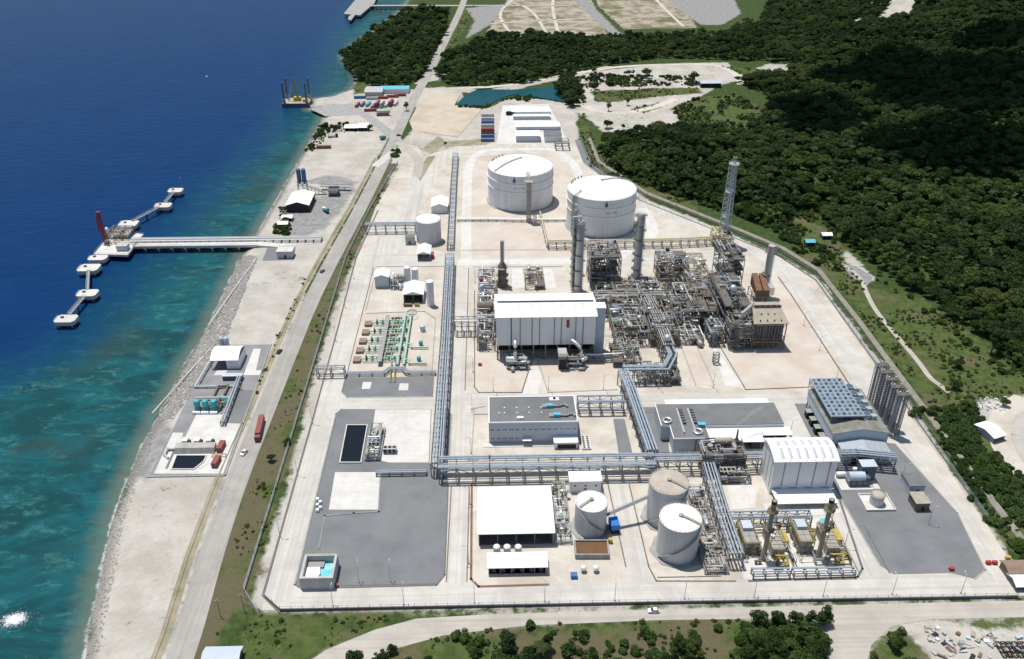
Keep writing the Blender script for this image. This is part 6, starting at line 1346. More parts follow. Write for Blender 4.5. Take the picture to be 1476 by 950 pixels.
p = g(172, 344, DZ); frame_mb(p.x-6, p.y-3, p.x+7, p.y+9, [DZ+3, DZ+6], 3, 3, .3, z0=DZ).build('manifold_frame', 'tan', t); MB().box(p.x-5.8, p.y-1, DZ+3.01, p.x+6.8, p.y+8.8, DZ+3.1).build('manifold_deck', 'tan', t); MB().lathe(p.x-8, p.y+2, [(1.4,DZ),(1.4,DZ+6.5),(.6,DZ+7.5)], 12).build('gangway_tower', 'white', t, True)
for k in range(3): MB().pipe([(p.x-6+k*3, p.y-3, DZ+1), (p.x-2+k*3, p.y-9, DZ+1), (p.x+16, p.y-9, DZ+1+k*.01)], .35, 8).build('pipe', 'tan', t, True)
clutter(t, p.x-5, p.y-2, p.x+6, p.y+8, DZ+3.1, random.Random(90), 4, 8, 2.6, ['tan','alu','white'], ('alu','tan','galv'))
p = g(155, 351, DZ); hh = 21.5
t = thing('loading_crane', 'tall red lattice loading arm standing on the jetty head', 'loading arm', (p.x, p.y, DZ))
for sx in (-.9, .9):
    for sy in (-.9, .9): MB().beam((p.x+sx*.95, p.y+sy*.95, DZ), (p.x-1.5+sx*.6, p.y+1+sy*.6, DZ+hh), .35).build('mast_leg', 'armred', t)
mb = MB()
for i in range(9):
    f0, f1 = i/9, (i+1)/9
    for sx, sy, ux, uy in ((-1,-1,1,-1),(1,-1,1,1),(1,1,-1,1),(-1,1,-1,-1)):
        A = (p.x-1.5*f0+sx*(.85-.31*f0), p.y+f0+sy*(.85-.31*f0), DZ+hh*f0); B = (p.x-1.5*f1+ux*(.85-.31*f1), p.y+f1+uy*(.85-.31*f1), DZ+hh*f1); mb.beam(A, B, .2)
mb.build('lattice', 'armred', t); MB().pipe([(p.x-1.8,p.y-.6,DZ+1),(p.x-3,p.y+.4,DZ+hh*.95),(p.x-3.4,p.y-.4,DZ+hh*.42)], .4, 8).build('arm_pipe', 'armred', t, True); MB().box(p.x-2.6,p.y,DZ+hh,p.x-.4,p.y+2,DZ+hh+1.2).build('counterweight', 'armred', t); MB().box(p.x-1.8,p.y-1.8,DZ,p.x+1.8,p.y+1.8,DZ+.5).build('base', 'conc_g', t)
# trestle
yA, yB, yC = g(250,355,DZ).y, g(250,349.8,DZ).y, g(250,344,DZ).y; xa, xb = g(192,355,DZ).x, g(372,352,DZ).x; xc = g(462,348,DZ).x
t = thing('jetty_trestle', 'long pale concrete jetty trestle with pipe rack running from shore to the head', 'jetty', ((xa+xb)/2, yA, SEA-6))
MB().box(xa, yA, DZ-1.0, xb, yB, DZ).build('road_deck', 'conc_w', t); MB().box(xa, yB+.05, DZ-.9, xb, yC, DZ-.15).build('pipe_deck', 'conc_g', t); MB().box(xa, yA-.35, DZ-1.3, xb, yA-.01, DZ+.35).build('kerb_beam', 'conc_w', t)
for k in range(5): MB().pipe([(xa-4, yB+1+k*1.3, DZ+.9), (xc, yB+1+k*1.3, DZ+.9)], .32 if k % 2 else .42, 8).build('pipe', ('white','tan','galv','white','alu')[k], t, True)
n = 9
for i in range(n):
    x = g(207.7+19.2*i, 356, DZ).x
    if x > xb-6: break
    MB().box(x-.8, yA-.5, DZ-2.2, x+.8, yC+.3, DZ-1.02).build('crosshead', 'conc_w', t)
    for y in (yA+1, (yA+yC)/2, yC-1): MB().cyl(x, y, SEA-6, DZ-2.2, .5, 10).build('pile', 'conc_g', t, True)
mb = MB(); rail(mb, [(xa, yA-.1, DZ+.3), (xb, yA-.1, DZ+.3)], close=False); mb.build('handrail', 'mesh', t)
for i in range(24): x = xa+(xc-xa)*i/23; MB().box(x-.15, yB+.3, DZ-.15 if x < xb else 0, x+.15, yC-.2, DZ+.5).build('pipe_support', 'steel', t)
MB().add([(xb, yA, DZ-1), (xb, yC, DZ-1), (xb, yC, DZ), (xb, yA, DZ), (xb+14, yA, -.2), (xb+14, yC, -.2), (xb+14, yC, .2), (xb+14, yA, .2)], [(0,1,2,3),(4,7,6,5),(0,3,7,4),(1,5,6,2),(3,2,6,7),(0,4,5,1)]).build('approach_ramp', 'conc_w', t)
slab('jetty_apron', [(372,357),(440,352),(465,351),(464,344),(372,349)], 'conc_w', .12)
x0, y0 = g(400,373).x, g(400,373).y; flat_building('jetty_gatehouse', 'small grey two-part gatehouse on the gravel pad at the jetty root', x0, y0, x0+10, y0+7, 5.0, 'cgrey', 'conc_w', 'black', nwin=0); 
# jack-up barge with crane
p = g(429, 151, SEA); t = thing('jackup_barge', 'dark jack-up barge with four tall legs and yellow crane by the slipway', 'barge', (p.x, p.y, SEA-4))
L, W = 27, 21; MB().prism([(p.x-L/2,p.y-W/2),(p.x+L/2,p.y-W/2),(p.x+L/2,p.y+W/2),(p.x-L/2,p.y+W/2)], SEA-1, SEA+4).build('hull', 'dkblue', t); MB().box(p.x-L/2+.3,p.y-W/2+.3,SEA+4.01,p.x+L/2-.3,p.y+W/2-.3,SEA+4.2).build('deck', 'tan', t); MB().box(p.x-L/2-.1,p.y-W/2-.1,SEA+.6,p.x+L/2+.1,p.y+W/2+.1,SEA+1.2).build('boot_stripe', 'cred', t)
for sx in (-1, 1):
    for sy in (-1, 1): MB().cyl(p.x+sx*(L/2-2.2), p.y+sy*(W/2-2.2), SEA-12, SEA+25, .9, 12).build('spud_leg', 'dkgrey', t, True); MB().cyl(p.x+sx*(L/2-2.2), p.y+sy*(W/2-2.2), SEA+4.2, SEA+8, 1.6, 12).build('jack_house', 'greyv', t, True)
MB().box(p.x-3, p.y-2, SEA+4.2, p.x+4, p.y+3, SEA+8).build('crane_house', 'yellow', t); mb = MB()
for sx, sy in ((-.6,-.6),(.6,-.6),(.6,.6),(-.6,.6)): mb.beam((p.x+1+sx, p.y+sy, SEA+7), (p.x-1+sx*.7, p.y+2+sy*.7, SEA+27), .6)
for i in range(8): z0 = SEA+7+i*2.5; mb.beam((p.x+1-.25*i-.6, p.y+.25*i-.6, z0), (p.x+.75-.25*i+.6, p.y+.25+.25*i-.6, z0+2.5), .45); mb.beam((p.x+1-.25*i+.6, p.y+.25*i+.6, z0), (p.x+.75-.25*i-.6, p.y+.25+.25*i+.6, z0+2.5), .45)
mb.build('crane_boom', 'yellow', t); MB().beam((p.x-8,p.y-3,SEA+4.2),(p.x-4,p.y,SEA+19), .9).build('piling_leader', 'yellowp', t); MB().box(p.x+7,p.y-6,SEA+4.2,p.x+11,p.y-2,SEA+7).build('deck_cabin', 'yellow', t)
slab('slipway', [(446,157),(462,152),(478,150),(500,150),(520,165),(470,168)], 'conc_g', .1)
for pts in ([(448,152),(465,152),(464,155),(447,155)],): slab('slipway_ramp', pts, 'conc_g', .3, th=3.6)
# far pier
z = 2.5; q = [(a.x, a.y) for a in gl([(495,20),(519,22),(540,4),(546,-14),(524,-14)], z)]; p = q[0]
t = thing('far_pier', 'distant concrete pier with long approach on piles at the top edge', 'pier', (q[0][0]+10, q[0][1]+10, SEA-4)); MB().prism(q, z-2.5, z).build('deck', 'conc_g', t)
a, b = g(530, 8, z), g(592, 9, z); MB().box(a.x, a.y-5, z-1.2, b.x, a.y+5, z-.01).build('approach', 'conc_g', t)
for i in range(9):
    x = a.x+4+(b.x-a.x-8)*i/8
    MB().box(x-.8, a.y-4.8, SEA-4, x+.8, a.y+4.8, z-1.21).build('pier_bent', 'conc_w', t)
q2 = [(c.x, c.y) for c in gl([(502,24),(508,20),(512,21),(506,29),(502,28)], z)]; MB().prism(q2, z-2, z-.1).build('mooring_stub', 'conc_g', t)
for i in range(4): MB().cyl(q[0][0]+6+i*7, q[0][1]+2, SEA-4, z-2.5, 1.0, 8).build('pile', 'dkgrey', t)
p = g(298, 111, SEA); t = thing('buoy', 'tiny white buoy alone on the open sea', 'buoy', (p.x, p.y, SEA)); MB().lathe(p.x, p.y, [(.8,SEA-.4),(1.2,SEA),(1.0,SEA+.8),(.3,SEA+1.2),(.2,SEA+2.4)], 12).build('float', 'white', t, True); MB().sphere(p.x, p.y, SEA+2.6, .35, 8).build('top_mark', 'red', t)
# patch of small raised white flecks on the water (bottom left)
def white_flecks(px, py, rx, ry, n, seed, label):
    rr = random.Random(seed); mb = MB(); c = g(px, py, SEA)
    for _ in range(n):
        a, q = rr.uniform(0, 6.28), abs(rr.gauss(0, .45)); x, y = c.x+rx*q*math.cos(a), c.y+ry*q*math.sin(a); s = rr.uniform(.06, .34)*(1.15-min(q,1)*.7)
        k = len(mb.v); h = s*.35
        mb.v += [(x+s*math.cos(j*1.05+a)*rr.uniform(.6,1.3), y+s*.7*math.sin(j*1.05+a)*rr.uniform(.6,1.3), SEA+.02) for j in range(6)] + [(x, y, SEA+.05+h)]; mb.f += [(k+j, k+(j+1)%6, k+6) for j in range(6)]
    o = mb.build('sea_flecks', 'white_flecks'); o['kind'] = 'stuff'; o['label'] = label
M('white_flecks', (.82,.83,.84), .8, scale=.4)
white_flecks(21, 893, 6.2, 4.6, 1900, 1, 'white burst of small flecks on the water near the left edge')
# ================================================================== INTAKE STATION (coast)
slab('intake_gravel', [(214,688),(247,623),(309,497),(391,497),(380,538),(367,561),(350,612),(325,686)], 'gravel_l', .1)
slab('intake_apron', [(222,683),(322,683),(347,611),(322,610),(318,622),(262,636),(264,624),(249,624)], 'conc_w', .14); slab('intake_pump_slab', [(262,640),(283,598),(326,598),(312,640)], 'conc_w', .17)
slab('intake_drive', [(351,541),(362,512),(366,503),(376,503),(369,534),(377,534),(374,541)], 'conc_w', .14); slab('intake_pad', [(308,541),(313,534),(328,534),(324,541)], 'conc_w', .14); slab('intake_yard', [(331,611),(340,562),(366,563),(350,611)], 'gravel', .13); slab('intake_lower_gravel', [(238,676),(254,640),(300,640),(290,676)], 'gravel', .18)
slab('basin_surround', [(240,681),(252,653),(304,653),(300,668),(284,681)], 'conc_w', .21)
basin('intake_basin', 'dark five-sided seawater intake basin at the coastal pump station', [(246,678),(254,657),(299,657),(295,666),(280,678)], .34, .7, 'conc_w', 'darkwater')
p = g(282, 651); t = thing('screen_house', 'low grey screen housing with three white hoods behind the dark basin', 'screen house', (p.x, p.y, .1)); MB().add([(p.x-9,p.y-2,.2),(p.x+9,p.y-2,.2),(p.x+9,p.y+3,.2),(p.x-9,p.y+3,.2),(p.x-9,p.y-.5,2.6),(p.x+9,p.y-.5,2.6),(p.x+9,p.y+3,3),(p.x-9,p.y+3,3)], [(0,3,2,1),(4,5,6,7),(0,1,5,4),(1,2,6,5),(2,3,7,6),(3,0,4,7)]).build('housing', 'greyv', t)
for s in (-5.5, 0, 5.5): MB().box(p.x+s-1.2, p.y+3.2, .2, p.x+s+1.2, p.y+6, 3.8).build('hood', 'white', t); MB().box(p.x+s+1.21, p.y+3.4, .2, p.x+s+2.2, p.y+5.5, 2.8).build('drive', 'black', t)
MB().pipe([(p.x-9.5,p.y+1,1),(p.x-13,p.y+1,1),(p.x-13,p.y-3,1),(p.x-11,p.y-5,.6)], .6, 8).build('drain_pipe', 'cgrey', t, True)
for i, (px, wd) in enumerate(((286,'left'),(298,'middle'),(310.5,'right'))):
    p = g(px, 592); t = thing('seawater_pump', f'{wd} of three teal upright pumps at the coastal pump station', 'pump', (p.x, p.y, .17), 'seawater pumps')
    MB().lathe(p.x, p.y, [(1.6,.17),(1.6,2.2),(1.1,2.6),(1.1,3.4)], 14).build('pump_body', 'teal', t, True); MB().lathe(p.x, p.y, [(1.5,3.41),(1.5,6.0),(1.2,6.3),(.5,6.5)], 14).build('motor', 'teal', t, True); MB().pipe([(p.x+1,p.y,1.6),(p.x+2.4,p.y,1.6),(p.x+2.4,p.y+3.5,1.6)], .6, 8).build('discharge', 'brownst', t, True); MB().box(p.x-1.8,p.y-3.4,.17,p.x+1.8,p.y-2.2,1.4).build('motor_starter', 'white', t)
t = thing('intake_manifold', 'brown and teal pipe manifold with loops behind the teal pumps', 'pipes', (g(315,585).x, g(315,585).y, .17)); q = t.location
clutter(t, q.x-4, q.y-2, q.x+5, q.y+3, .2, random.Random(5), 5, 8, 2.6, ['teal','brownst','olive'], ('teal','brownst','alu')); MB().pipe([(q.x-12,q.y+5,1.5),(q.x+6,q.y+5,1.5)], .6, 8).build('header', 'alu', t, True); MB().pipe([(q.x-4,q.y+6,1.4),(q.x-4,q.y+15,1.4),(q.x+1,q.y+16,1.4),(q.x+1,q.y+8,1.4)], .5, 8).build('loop', 'brownst', t, True); MB().pipe([(q.x+4,q.y+6,1.4),(q.x+4,q.y+13,1.4),(q.x+8,q.y+14,1.4)], .45, 8).build('loop', 'olive', t, True)
a, b = g(346,549), g(322,614); rack('grey pipe rack running along the coastal pump station', [(a.x, a.y), (b.x, b.y)], 2.2, 2.6, [(-.6,.4,0,'galv'),(.6,.4,0,'galv')], 5, 1)
a, b, c = g(306,520), g(283,559), g(345,558); rack('low L-shaped pipe way around the arched-roof shed on the coast', [(a.x,a.y),(b.x,b.y),(c.x,c.y)], 1.8, 1.0, [(-.5,.25,0,'white'),(.4,.25,0,'galv')], 5, 1)
p = g(336, 547); t = thing('chlorination_skid', 'dark blue equipment skid in front of the arched-roof shed', 'skid', (p.x, p.y, .1)); MB().box(p.x-5,p.y-1,.2,p.x+5,p.y+1.6,2.6).build('body', 'dkblue', t); MB().box(p.x-5.2,p.y-1.2,2.61,p.x+5.2,p.y+1.8,2.8).build('roof', 'wallblue', t)
X0, Y0, X1 = g(305,532).x, g(325,532).y, g(346,532).x; Y1 = Y0+14; t = thing('arched_shed', 'white shed with arched ribbed roof, half open, on the coast', 'shed', ((X0+X1)/2, Y0+7, 0)); ze = 5.6; N = 10; rp = [(Y0-.4+(Y1-Y0+.8)*i/N, ze+2.4*math.sin(math.pi*i/N)) for i in range(N+1)]
for b in range(4):
    L = (X1-X0)/4; xa_, xb_ = X0+b*L+.12, X0+(b+1)*L-.12; mb = MB().add([(xa_,y,zz) for y,zz in rp]+[(xb_,y,zz) for y,zz in rp]+[(xa_,y,zz-.2) for y,zz in rp]+[(xb_,y,zz-.2) for y,zz in rp], sum([[(i,i+1,N+2+i,N+1+i),(2*N+2+i,3*N+3+i,3*N+4+i,2*N+3+i),(i,2*N+2+i,2*N+3+i,i+1),(N+1+i,N+2+i,3*N+4+i,3*N+3+i)] for i in range(N)],[])); mb.build('roof_vault', 'white', t)
MB().add([(X0,y,zz-.22) for y,zz in rp]+[(X1,y,zz-.22) for y,zz in rp], [(i,i+1,N+2+i,N+1+i) for i in range(N)]).build('roof_lining', 'cgrey', t)
MB().box(X0+(X1-X0)*.55, Y0, 0, X1, Y0+.2, ze).build('front_wall', 'white', t); MB().box(X1-.2, Y0+.21, 0, X1, Y1, ze).build('side_wall', 'wall', t); MB().box(X0, Y1-.2, 0, X1-.21, Y1, ze).build('rear_wall', 'wall', t)
for u in (0.02, .28, .54): MB().box(X0+(X1-X0)*u, Y0, 0, X0+(X1-X0)*u+.25, Y0+.25, ze).build('column', 'steel', t)
for k, (px, wd) in enumerate(((321,'left'),(328,'right'))):
    p = g(px, 501); t = thing('silo', f'{wd} of two small grey silos behind the arched coastal shed', 'silo', (p.x, p.y, 0)); MB().lathe(p.x, p.y, [(1.35,.3),(1.35,6),(.9,6.6),(.2,6.9)], 14).build('shell', 'wallblue', t, True); MB().box(p.x-1.3,p.y-1.3,0,p.x+1.3,p.y+1.3,.3).build('base', 'conc_w', t)
for px, py, m, lab in ((318,650,'cred','dark red box container at the coastal pump station, upper one'),(311,672,'cred','dark red box container at the coastal pump station, lower one')): q = g(px, py); container(q.x, q.y+1.5, .2, 1.5, m, lab, 6.1)
p = g(316, 658); t = thing('lifting_cradle', 'flat yellow cradle between the two dark red containers', 'cradle', (p.x, p.y, .2)); frame_mb(p.x-3,p.y-1,p.x+3,p.y+1,[.9],3,1,.2,False,.2).build('frame', 'yellow', t)
kerb([(220,596),(306,500)], 'conc_w', .5, .5, close=False)
kerb([(214,688),(325,686),(350,612),(391,497)], 'conc_g', .6, .5, close=False); kerb([(300,470),(370,372)], 'conc_w', .5, .5, close=False)
# ================================================================== CONCRETE PLANT AND COAST YARDS
X0, X1, Y0 = g(413.5,306).x, g(446,306).x, g(430,306).y; shed('black_shed', 'black-walled barn with pale gabled roof on the coast', 'shed', X0, Y0, X1, Y0+25, 5.6, 8.2, 'y', 'black', 'white', None, 1)
p = g(437, 274); t = thing('cement_silo', 'blue twin cement silo behind the black barn', 'silo', (p.x, p.y, 0))
for s in (-1.9, 1.9): MB().lathe(p.x+s, p.y, [(.4,5),(1.75,8),(1.75,17),(.5,18)], 14).build('silo_shell', 'cblue', t, True)
frame_mb(p.x-3.5,p.y-1.7,p.x+3.5,p.y+1.7,[4.5,7.5],2,1,.3).build('support_frame', 'cblue', t)
def conveyor(a, b, label, w=1.6):
    a, b = Vector(a), Vector(b); d = (b-a).normalized(); n_ = Vector((-d.y,d.x,0)).normalized(); t = thing('conveyor', label, 'conveyor', (a.x, a.y, 0)); mb = MB()
    for s in (-w/2, w/2): mb.beam(a+n_*s, b+n_*s, .35); mb.beam(a+n_*s+Vector((0,0,.9)), b+n_*s+Vector((0,0,.9)), .15)
    mb.build('girder', 'dkgrey', t); MB().add([a-n_*w/2+Vector((0,0,.3)),a+n_*w/2+Vector((0,0,.3)),b+n_*w/2+Vector((0,0,.3)),b-n_*w/2+Vector((0,0,.3))],[(0,1,2,3)]).build('belt', 'cgrey', t)
    for i in range(1, 5):
        p = a.lerp(b, i/5)
        if p.z > .8: MB().beam(p, Vector((p.x,p.y,0)), .3).build('leg', 'steel', t)
conveyor(g(462,268,3), g(505,269,3), 'long level conveyor with pale hood at the concrete plant', 3.0); conveyor(g(443,268,7), g(470,278,1), 'thin sloping conveyor from the blue silo to the hopper')
p = g(481, 282); t = thing('aggregate_hopper', 'grey aggregate hopper on legs beside the level conveyor', 'hopper', (p.x, p.y, 0)); MB().add([(p.x-3,p.y-1,2),(p.x+3,p.y-1,2),(p.x+3,p.y+3,2),(p.x-3,p.y+3,2),(p.x-4.5,p.y-2,5),(p.x+4.5,p.y-2,5),(p.x+4.5,p.y+4,5),(p.x-4.5,p.y+4,5)],[(0,3,2,1),(0,1,5,4),(1,2,6,5),(2,3,7,6),(3,0,4,7)]).build('bin', 'cgrey', t); frame_mb(p.x-3.5,p.y-1.5,p.x+3.5,p.y+3.5,[2],1,1,.3).build('leg_frame', 'steel', t); MB().box(p.x-4,p.y+4.1,0,p.x+4,p.y+4.6,6).build('back_wall', 'dkgrey', t)
def truck(px, py, rz, label, cabm, boxm, kind='box', L=8):
    p = g(px, py); t = thing('truck', label, 'truck', (p.x, p.y, .1), None, rz)
    def part(mb, n, m): o = mb.build(n, m); o.parent = t; return o
    part(MB().box(L/2-2.2,-1.25,.6,L/2,1.25,2.9), 'cab', cabm); part(MB().box(L/2-.02,-1.1,1.7,L/2+.04,1.1,2.6), 'windscreen', 'glass'); part(MB().box(-L/2,-.6,.6,L/2-2.25,.6,.95), 'chassis', 'dkgrey')
    if kind == 'mixer':
        part(MB().tube([(-L/2+.3,0,2.9),(-L/2+1.2,0,2.7),(-.3,0,2.3),(L/2-2.6,0,2.0)], 1.25, 12), 'mixer_drum', boxm)
    elif kind == 'flat': part(MB().box(-L/2,-1.25,.96,L/2-2.4,1.25,1.25), 'flatbed', boxm)
    else: part(MB().box(-L/2,-1.25,.97,L/2-2.4,1.25,3.7), 'cargo_box', boxm); part(MB().box(-L/2-.05,-1.1,1.05,-L/2-.001,1.1,3.5), 'rear_door', boxm)
    for x in (L/2-1.1, -L/2+1.2, -L/2+2.5):
        for s in (-1, 1): part(MB().tube([(x,s*.85,.5),(x,s*1.22,.5)], .5, 14), 'wheel', 'rubber')
    return t
truck(470, 306, 2.2, 'teal and white concrete mixer truck in the coast yard', 'white', 'cteal', 'mixer'); truck(480, 198, .25, 'dark flatbed truck parked in the sandy coast yard', 'black', 'dkgrey', 'flat', 9); truck(552, 201, .9, 'pale teal van at the road junction', 'cteal', 'cteal', 'box', 6)
truck(735, 166, .1, 'black truck parked at the left end of the camp roofs', 'black', 'black', 'box', 7)
p = g(376, 617); d = (g(368,655)-g(383,590)); rz = math.atan2(d.y, d.x); truck(375, 622, rz, 'red container lorry driving down the coast road', 'cred', 'cred', 'box', 17)
car(g(403,508).x, g(403,508).y, 1.35, 'black', 'black car on the coast road beside the arched-roof shed', 'moving'); car(g(465,392).x, g(465,392).y, 1.2, 'dkgrey', 'small dark car far up the coast road near the jetty', 'moving'); car(g(352,654).x, g(352,654).y, -1.9, 'white', 'white car on the coast road behind the red lorry', 'moving'); car(g(942,882).x, g(942,882).y, 3.14, 'white', 'white car on the dirt road south of the plant', 'moving'); car(g(575,196).x, g(575,196).y, 0, 'black', 'black pickup parked at the road junction'); car(g(628,515).x-12, g(628,515).y, 1.5, 'black', 'black car parked beside the metering station') if False else None
container(g(467,214).x, g(467,214).y, .05, .05, 'rust', 'orange-brown container alone at the water side of the coast yard')
def tent(name, label, px, py, w, d, h, roof, group=None, rz=0): 
    p = g(px, py); z0 = hterrain(p.x, p.y); t = shed(name, label, 'shed', p.x-w/2, p.y, p.x+w/2, p.y+d, h, h+1.4, 'x', 'dkgrey', roof, 'SN', 1, bays=3, z0=0); t.location.z = z0; return t
tent('tarp_shelter', 'white tarpaulin shelter left of its twin at the top of the coast yard', 507, 189, 13, 11, 3, 'white'); tent('tarp_shelter', 'white tarpaulin shelter right of its twin at the top of the coast yard', 523, 189, 9, 14, 3.4, 'white')
tent('roadside_shack', 'upper of two small white shacks below the black barn', 414, 319, 7, 5, 2.6, 'white'); tent('roadside_shack', 'lower of two small white shacks below the black barn', 408, 328, 6.5, 5, 2.6, 'white')
# container yard
yard = [(515.5,153,'cred',1.45,'red container nearest the sea in the yard'),(523,152,'cblue',1.45,'blue container second from the sea'),(531,152,'cteal',1.42,'pale teal container third from the sea'),(538,155,'cblue',1.42,'faded blue container fourth from the sea'),(544.5,154,'cred',1.4,'red container left of the white pair'),(551,154,'cgrey',1.4,'left of two white containers in the middle row'),(557.5,153,'cgrey',1.4,'right of two white containers in the middle row'),(564,152,'cred',1.4,'red container right of the white pair'),(570.5,151,'cgrey',1.4,'grey container at the right end of the middle row'),(519,142,'cblue',.05,'dark blue container in the back row'),(537,143.5,'cgrey',.05,'pale container in the back row'),(551,142.5,'cred',.05,'red container in the middle of the back row'),(566,140.5,'cred',.05,'red container right of the middle in the back row'),(577,138.5,'cred',.05,'red container below the blue roof'),(534,160.5,'cred',.1,'red container at the front edge of the yard')]
for i, (px, py, m, rz, lab) in enumerate(yard):
    q = g(px, py); container(q.x, q.y, .05, rz, m, lab)
    if i in (4, 5, 7): container(q.x, q.y, 2.7, rz, ('cred','cgrey','cred')[(4,5,7).index(i)], ('red','white','dark red')[(4,5,7).index(i)]+' container stacked on top in the middle row')
q = g(552, 167); container(q.x, q.y, .05, .08, 'cred', 'dark red container standing apart at the front of the yard'); container(q.x+1, q.y+.8, 2.7, .08, 'green', 'pale green container stacked on the dark red one')
X0, Y0 = g(526,139).x, g(526,139).y; shed('yard_shed', 'grey-roofed shed behind the container yard', 'shed', X0, Y0, X0+18, Y0+22, 4.5, 6, 'x', 'cgrey', 'cgrey', None, 3); X0 = g(548,135).x; Y0 = g(548,135).y; shed('yard_shed', 'long blue-roofed shed behind the container yard', 'shed', X0, Y0, X0+30, Y0+14, 4.5, 5.8, 'x', 'wall', 'cyan', None, 4)
# containers along the camp
for i, (py, m) in enumerate(((168,'cgrey'),(173,'cgrey'),(178,'cblue'),(183,'cgrey'),(188,'cred'),(193,'cred'),(198,'cblue'),(204,'cblue'))):
    q = g(703, py); container(q.x, q.y, .05, 0, m, ('topmost','second','third','fourth','fifth','sixth','seventh','lowest')[i]+' container in the column left of the camp')
q = g(703,193); container(q.x, q.y+.2, 2.7, 0, 'cred', 'red container stacked on the sixth of the column left of the camp')
# camp buildings
def px_shed(name, label, l, r, pf, pback, ze, zr, roof, wall='wall', panels=6, axis='x'):
    X0, X1, Y0 = g(l,pf).x, g(r,pf).x, g((l+r)/2,pf).y; Y1 = g((l+r)/2, pback, ze).y; return shed(name, label, 'building', X0, Y0, X1, max(Y1, Y0+6), ze, zr, axis, wall, roof, None, panels)
px_shed('camp_block', 'farthest long white-roofed block of the camp', 729, 793, 165.5, 154.5, 3.2, 3.8, 'white'); px_shed('camp_block', 'narrow white-roofed block second from the back of the camp', 740, 793, 172.5, 165, 3.6, 4.0, 'white', 'wallblue'); px_shed('camp_block', 'long white-roofed block third from the back of the camp', 744, 807, 187.5, 176, 3.4, 4.0, 'white', 'wallblue')
px_shed('camp_block', 'short white-roofed block with dark windows at the front of the camp', 744, 778, 205, 188, 6, 6.5, 'white', 'wallblue', 5); px_shed('camp_block', 'grey-roofed block at the front right of the camp', 785, 809, 205, 188, 6, 6.4, 'roofgrey', 'wall', 1)
p = g(817, 216); t = thing('pipe_gate', 'steel pipe portal over the road at the right of the camp', 'portal', (p.x, p.y, 0)); frame_mb(p.x-10,p.y-2,p.x+2,p.y+10,[4.5,7],2,2,.4).build('frame', 'steel', t); MB().box(p.x-10,p.y-2,7.01,p.x+2,p.y,7.2).build('deck', 'greyv', t)
# huts on the hill side and south
def hut(px, py, w, d, h, roof, wall, label, rz=0.0, op='S'):
    p = g(px, py); z0 = hterrain(p.x, p.y); t = shed('hut', label, 'hut', p.x-w/2, p.y-d/2, p.x+w/2, p.y+d/2, h, h+1.3, 'x', wall, roof, op, 1, bays=2); t.location.z = z0; t.rotation_euler.z = rz
hut(1166, 353, 6, 5, 3, 'cyan', 'dkgrey', 'turquoise-roofed hut in the scrub beside the forest'); hut(1190, 343, 6.5, 5, 3, 'white', 'dkgrey', 'white-roofed hut in the scrub beside the forest'); hut(1425, 627, 7, 11, 3.2, 'white', 'wallblue', 'pale-roofed open shack beside the sandy yard', .35); hut(1023, 125, 22, 10, 5, 'wallblue', 'dkgrey', 'long blue-grey roofed shed in the quarry', .0)
hut(1464, 826, 10, 6, 3.4, 'pit', 'brownst', 'dark brown roofed guardhouse at the plant corner'); hut(1472, 843, 8, 6, 2.6, 'white', 'dkgrey', 'white tent roof below the dark brown guardhouse'); hut(322, 952, 12, 6, 3, 'wallblue', 'dkgrey', 'pale blue roofed hut at the bottom edge'); hut(562, 103, 14, 6, 3, 'white', 'dkgrey', 'white roof half hidden in the coastal wood')
# excavators in the quarry
for px, py, lab in ((922,125,'left yellow excavator in the quarry'),(950,133,'right yellow excavator in the quarry')):
    p = g(px, py); t = thing('excavator', lab, 'excavator', (p.x, p.y, .05))
    for s in (-1.1, 1.1): MB().box(p.x-2, p.y+s-.35, .05, p.x+2, p.y+s+.35, .9).build('track', 'black', t)
    MB().box(p.x-1.8, p.y-1.2, 1.0, p.x+1.2, p.y+1.2, 2.3).build('body', 'yellow', t); MB().box(p.x+.2, p.y-1.1, 2.31, p.x+1.2, p.y-.1, 3.2).build('cab', 'glass', t); MB().beam((p.x+1.2,p.y+.3,2),(p.x+4,p.y+.3,5), .5).build('boom', 'yellow', t); MB().beam((p.x+4,p.y+.3,5),(p.x+6,p.y+.3,1.5), .4).build('stick', 'yellow', t)
# ================================================================== FENCES, DRAIN, LAMPS
ORD = ['first','second','third','fourth','fifth','sixth','seventh','eighth','ninth','tenth','eleventh','twelfth','thirteenth','fourteenth','fifteenth','sixteenth','seventeenth','eighteenth','nineteenth','twentieth']
def strip(name, pts, prof, m):
    """sweep a cross-section (offset, z) along a line"""
    out = []
    for off, z in prof: out.append([(q.x, q.y, z) for q in offset_path(pts, off)])
    mb = MB(); n = len(pts)
    for r_ in out: mb.v += r_
    for j in range(len(prof)-1):
        for i in range(n-1): mb.f.append((j*n+i, j*n+i+1, (j+1)*n+i+1, (j+1)*n+i))
    return struct(mb.build(name, m))
def fence(label, pts, step=4.0, h=2.4, wall_m='dkgrey', base=.5):
    t = thing('perimeter_fence', label, 'fence', (pts[0][0], pts[0][1], 0)); P2 = [Vector((*q, 0)) for q in pts]; proto = None; mb = MB(); wm = MB()
    for a, b in zip(P2[:-1], P2[1:]):
        d = b-a; L = d.length; n = max(1, int(L/step)); c = (a+b)/2; wm.obox(c.x, c.y, 0, L, .4, base, math.atan2(d.y, d.x))
        for z in (h, h*.6): mb.beam(a+Vector((0,0,z)), b+Vector((0,0,z)), .1)
        for i in range(n+1):
            p = a.lerp(b, i/n)
            if proto is None: proto = MB().box(p.x-.07,p.y-.07,0,p.x+.07,p.y+.07,h+.3).build('post', 'galv', t); p0 = p
            else: o = proto.copy(); COL.objects.link(o); o.location = proto.location + (p-p0)
    mb.build('rail', 'galv', t); wm.build('base_wall', wall_m, t)
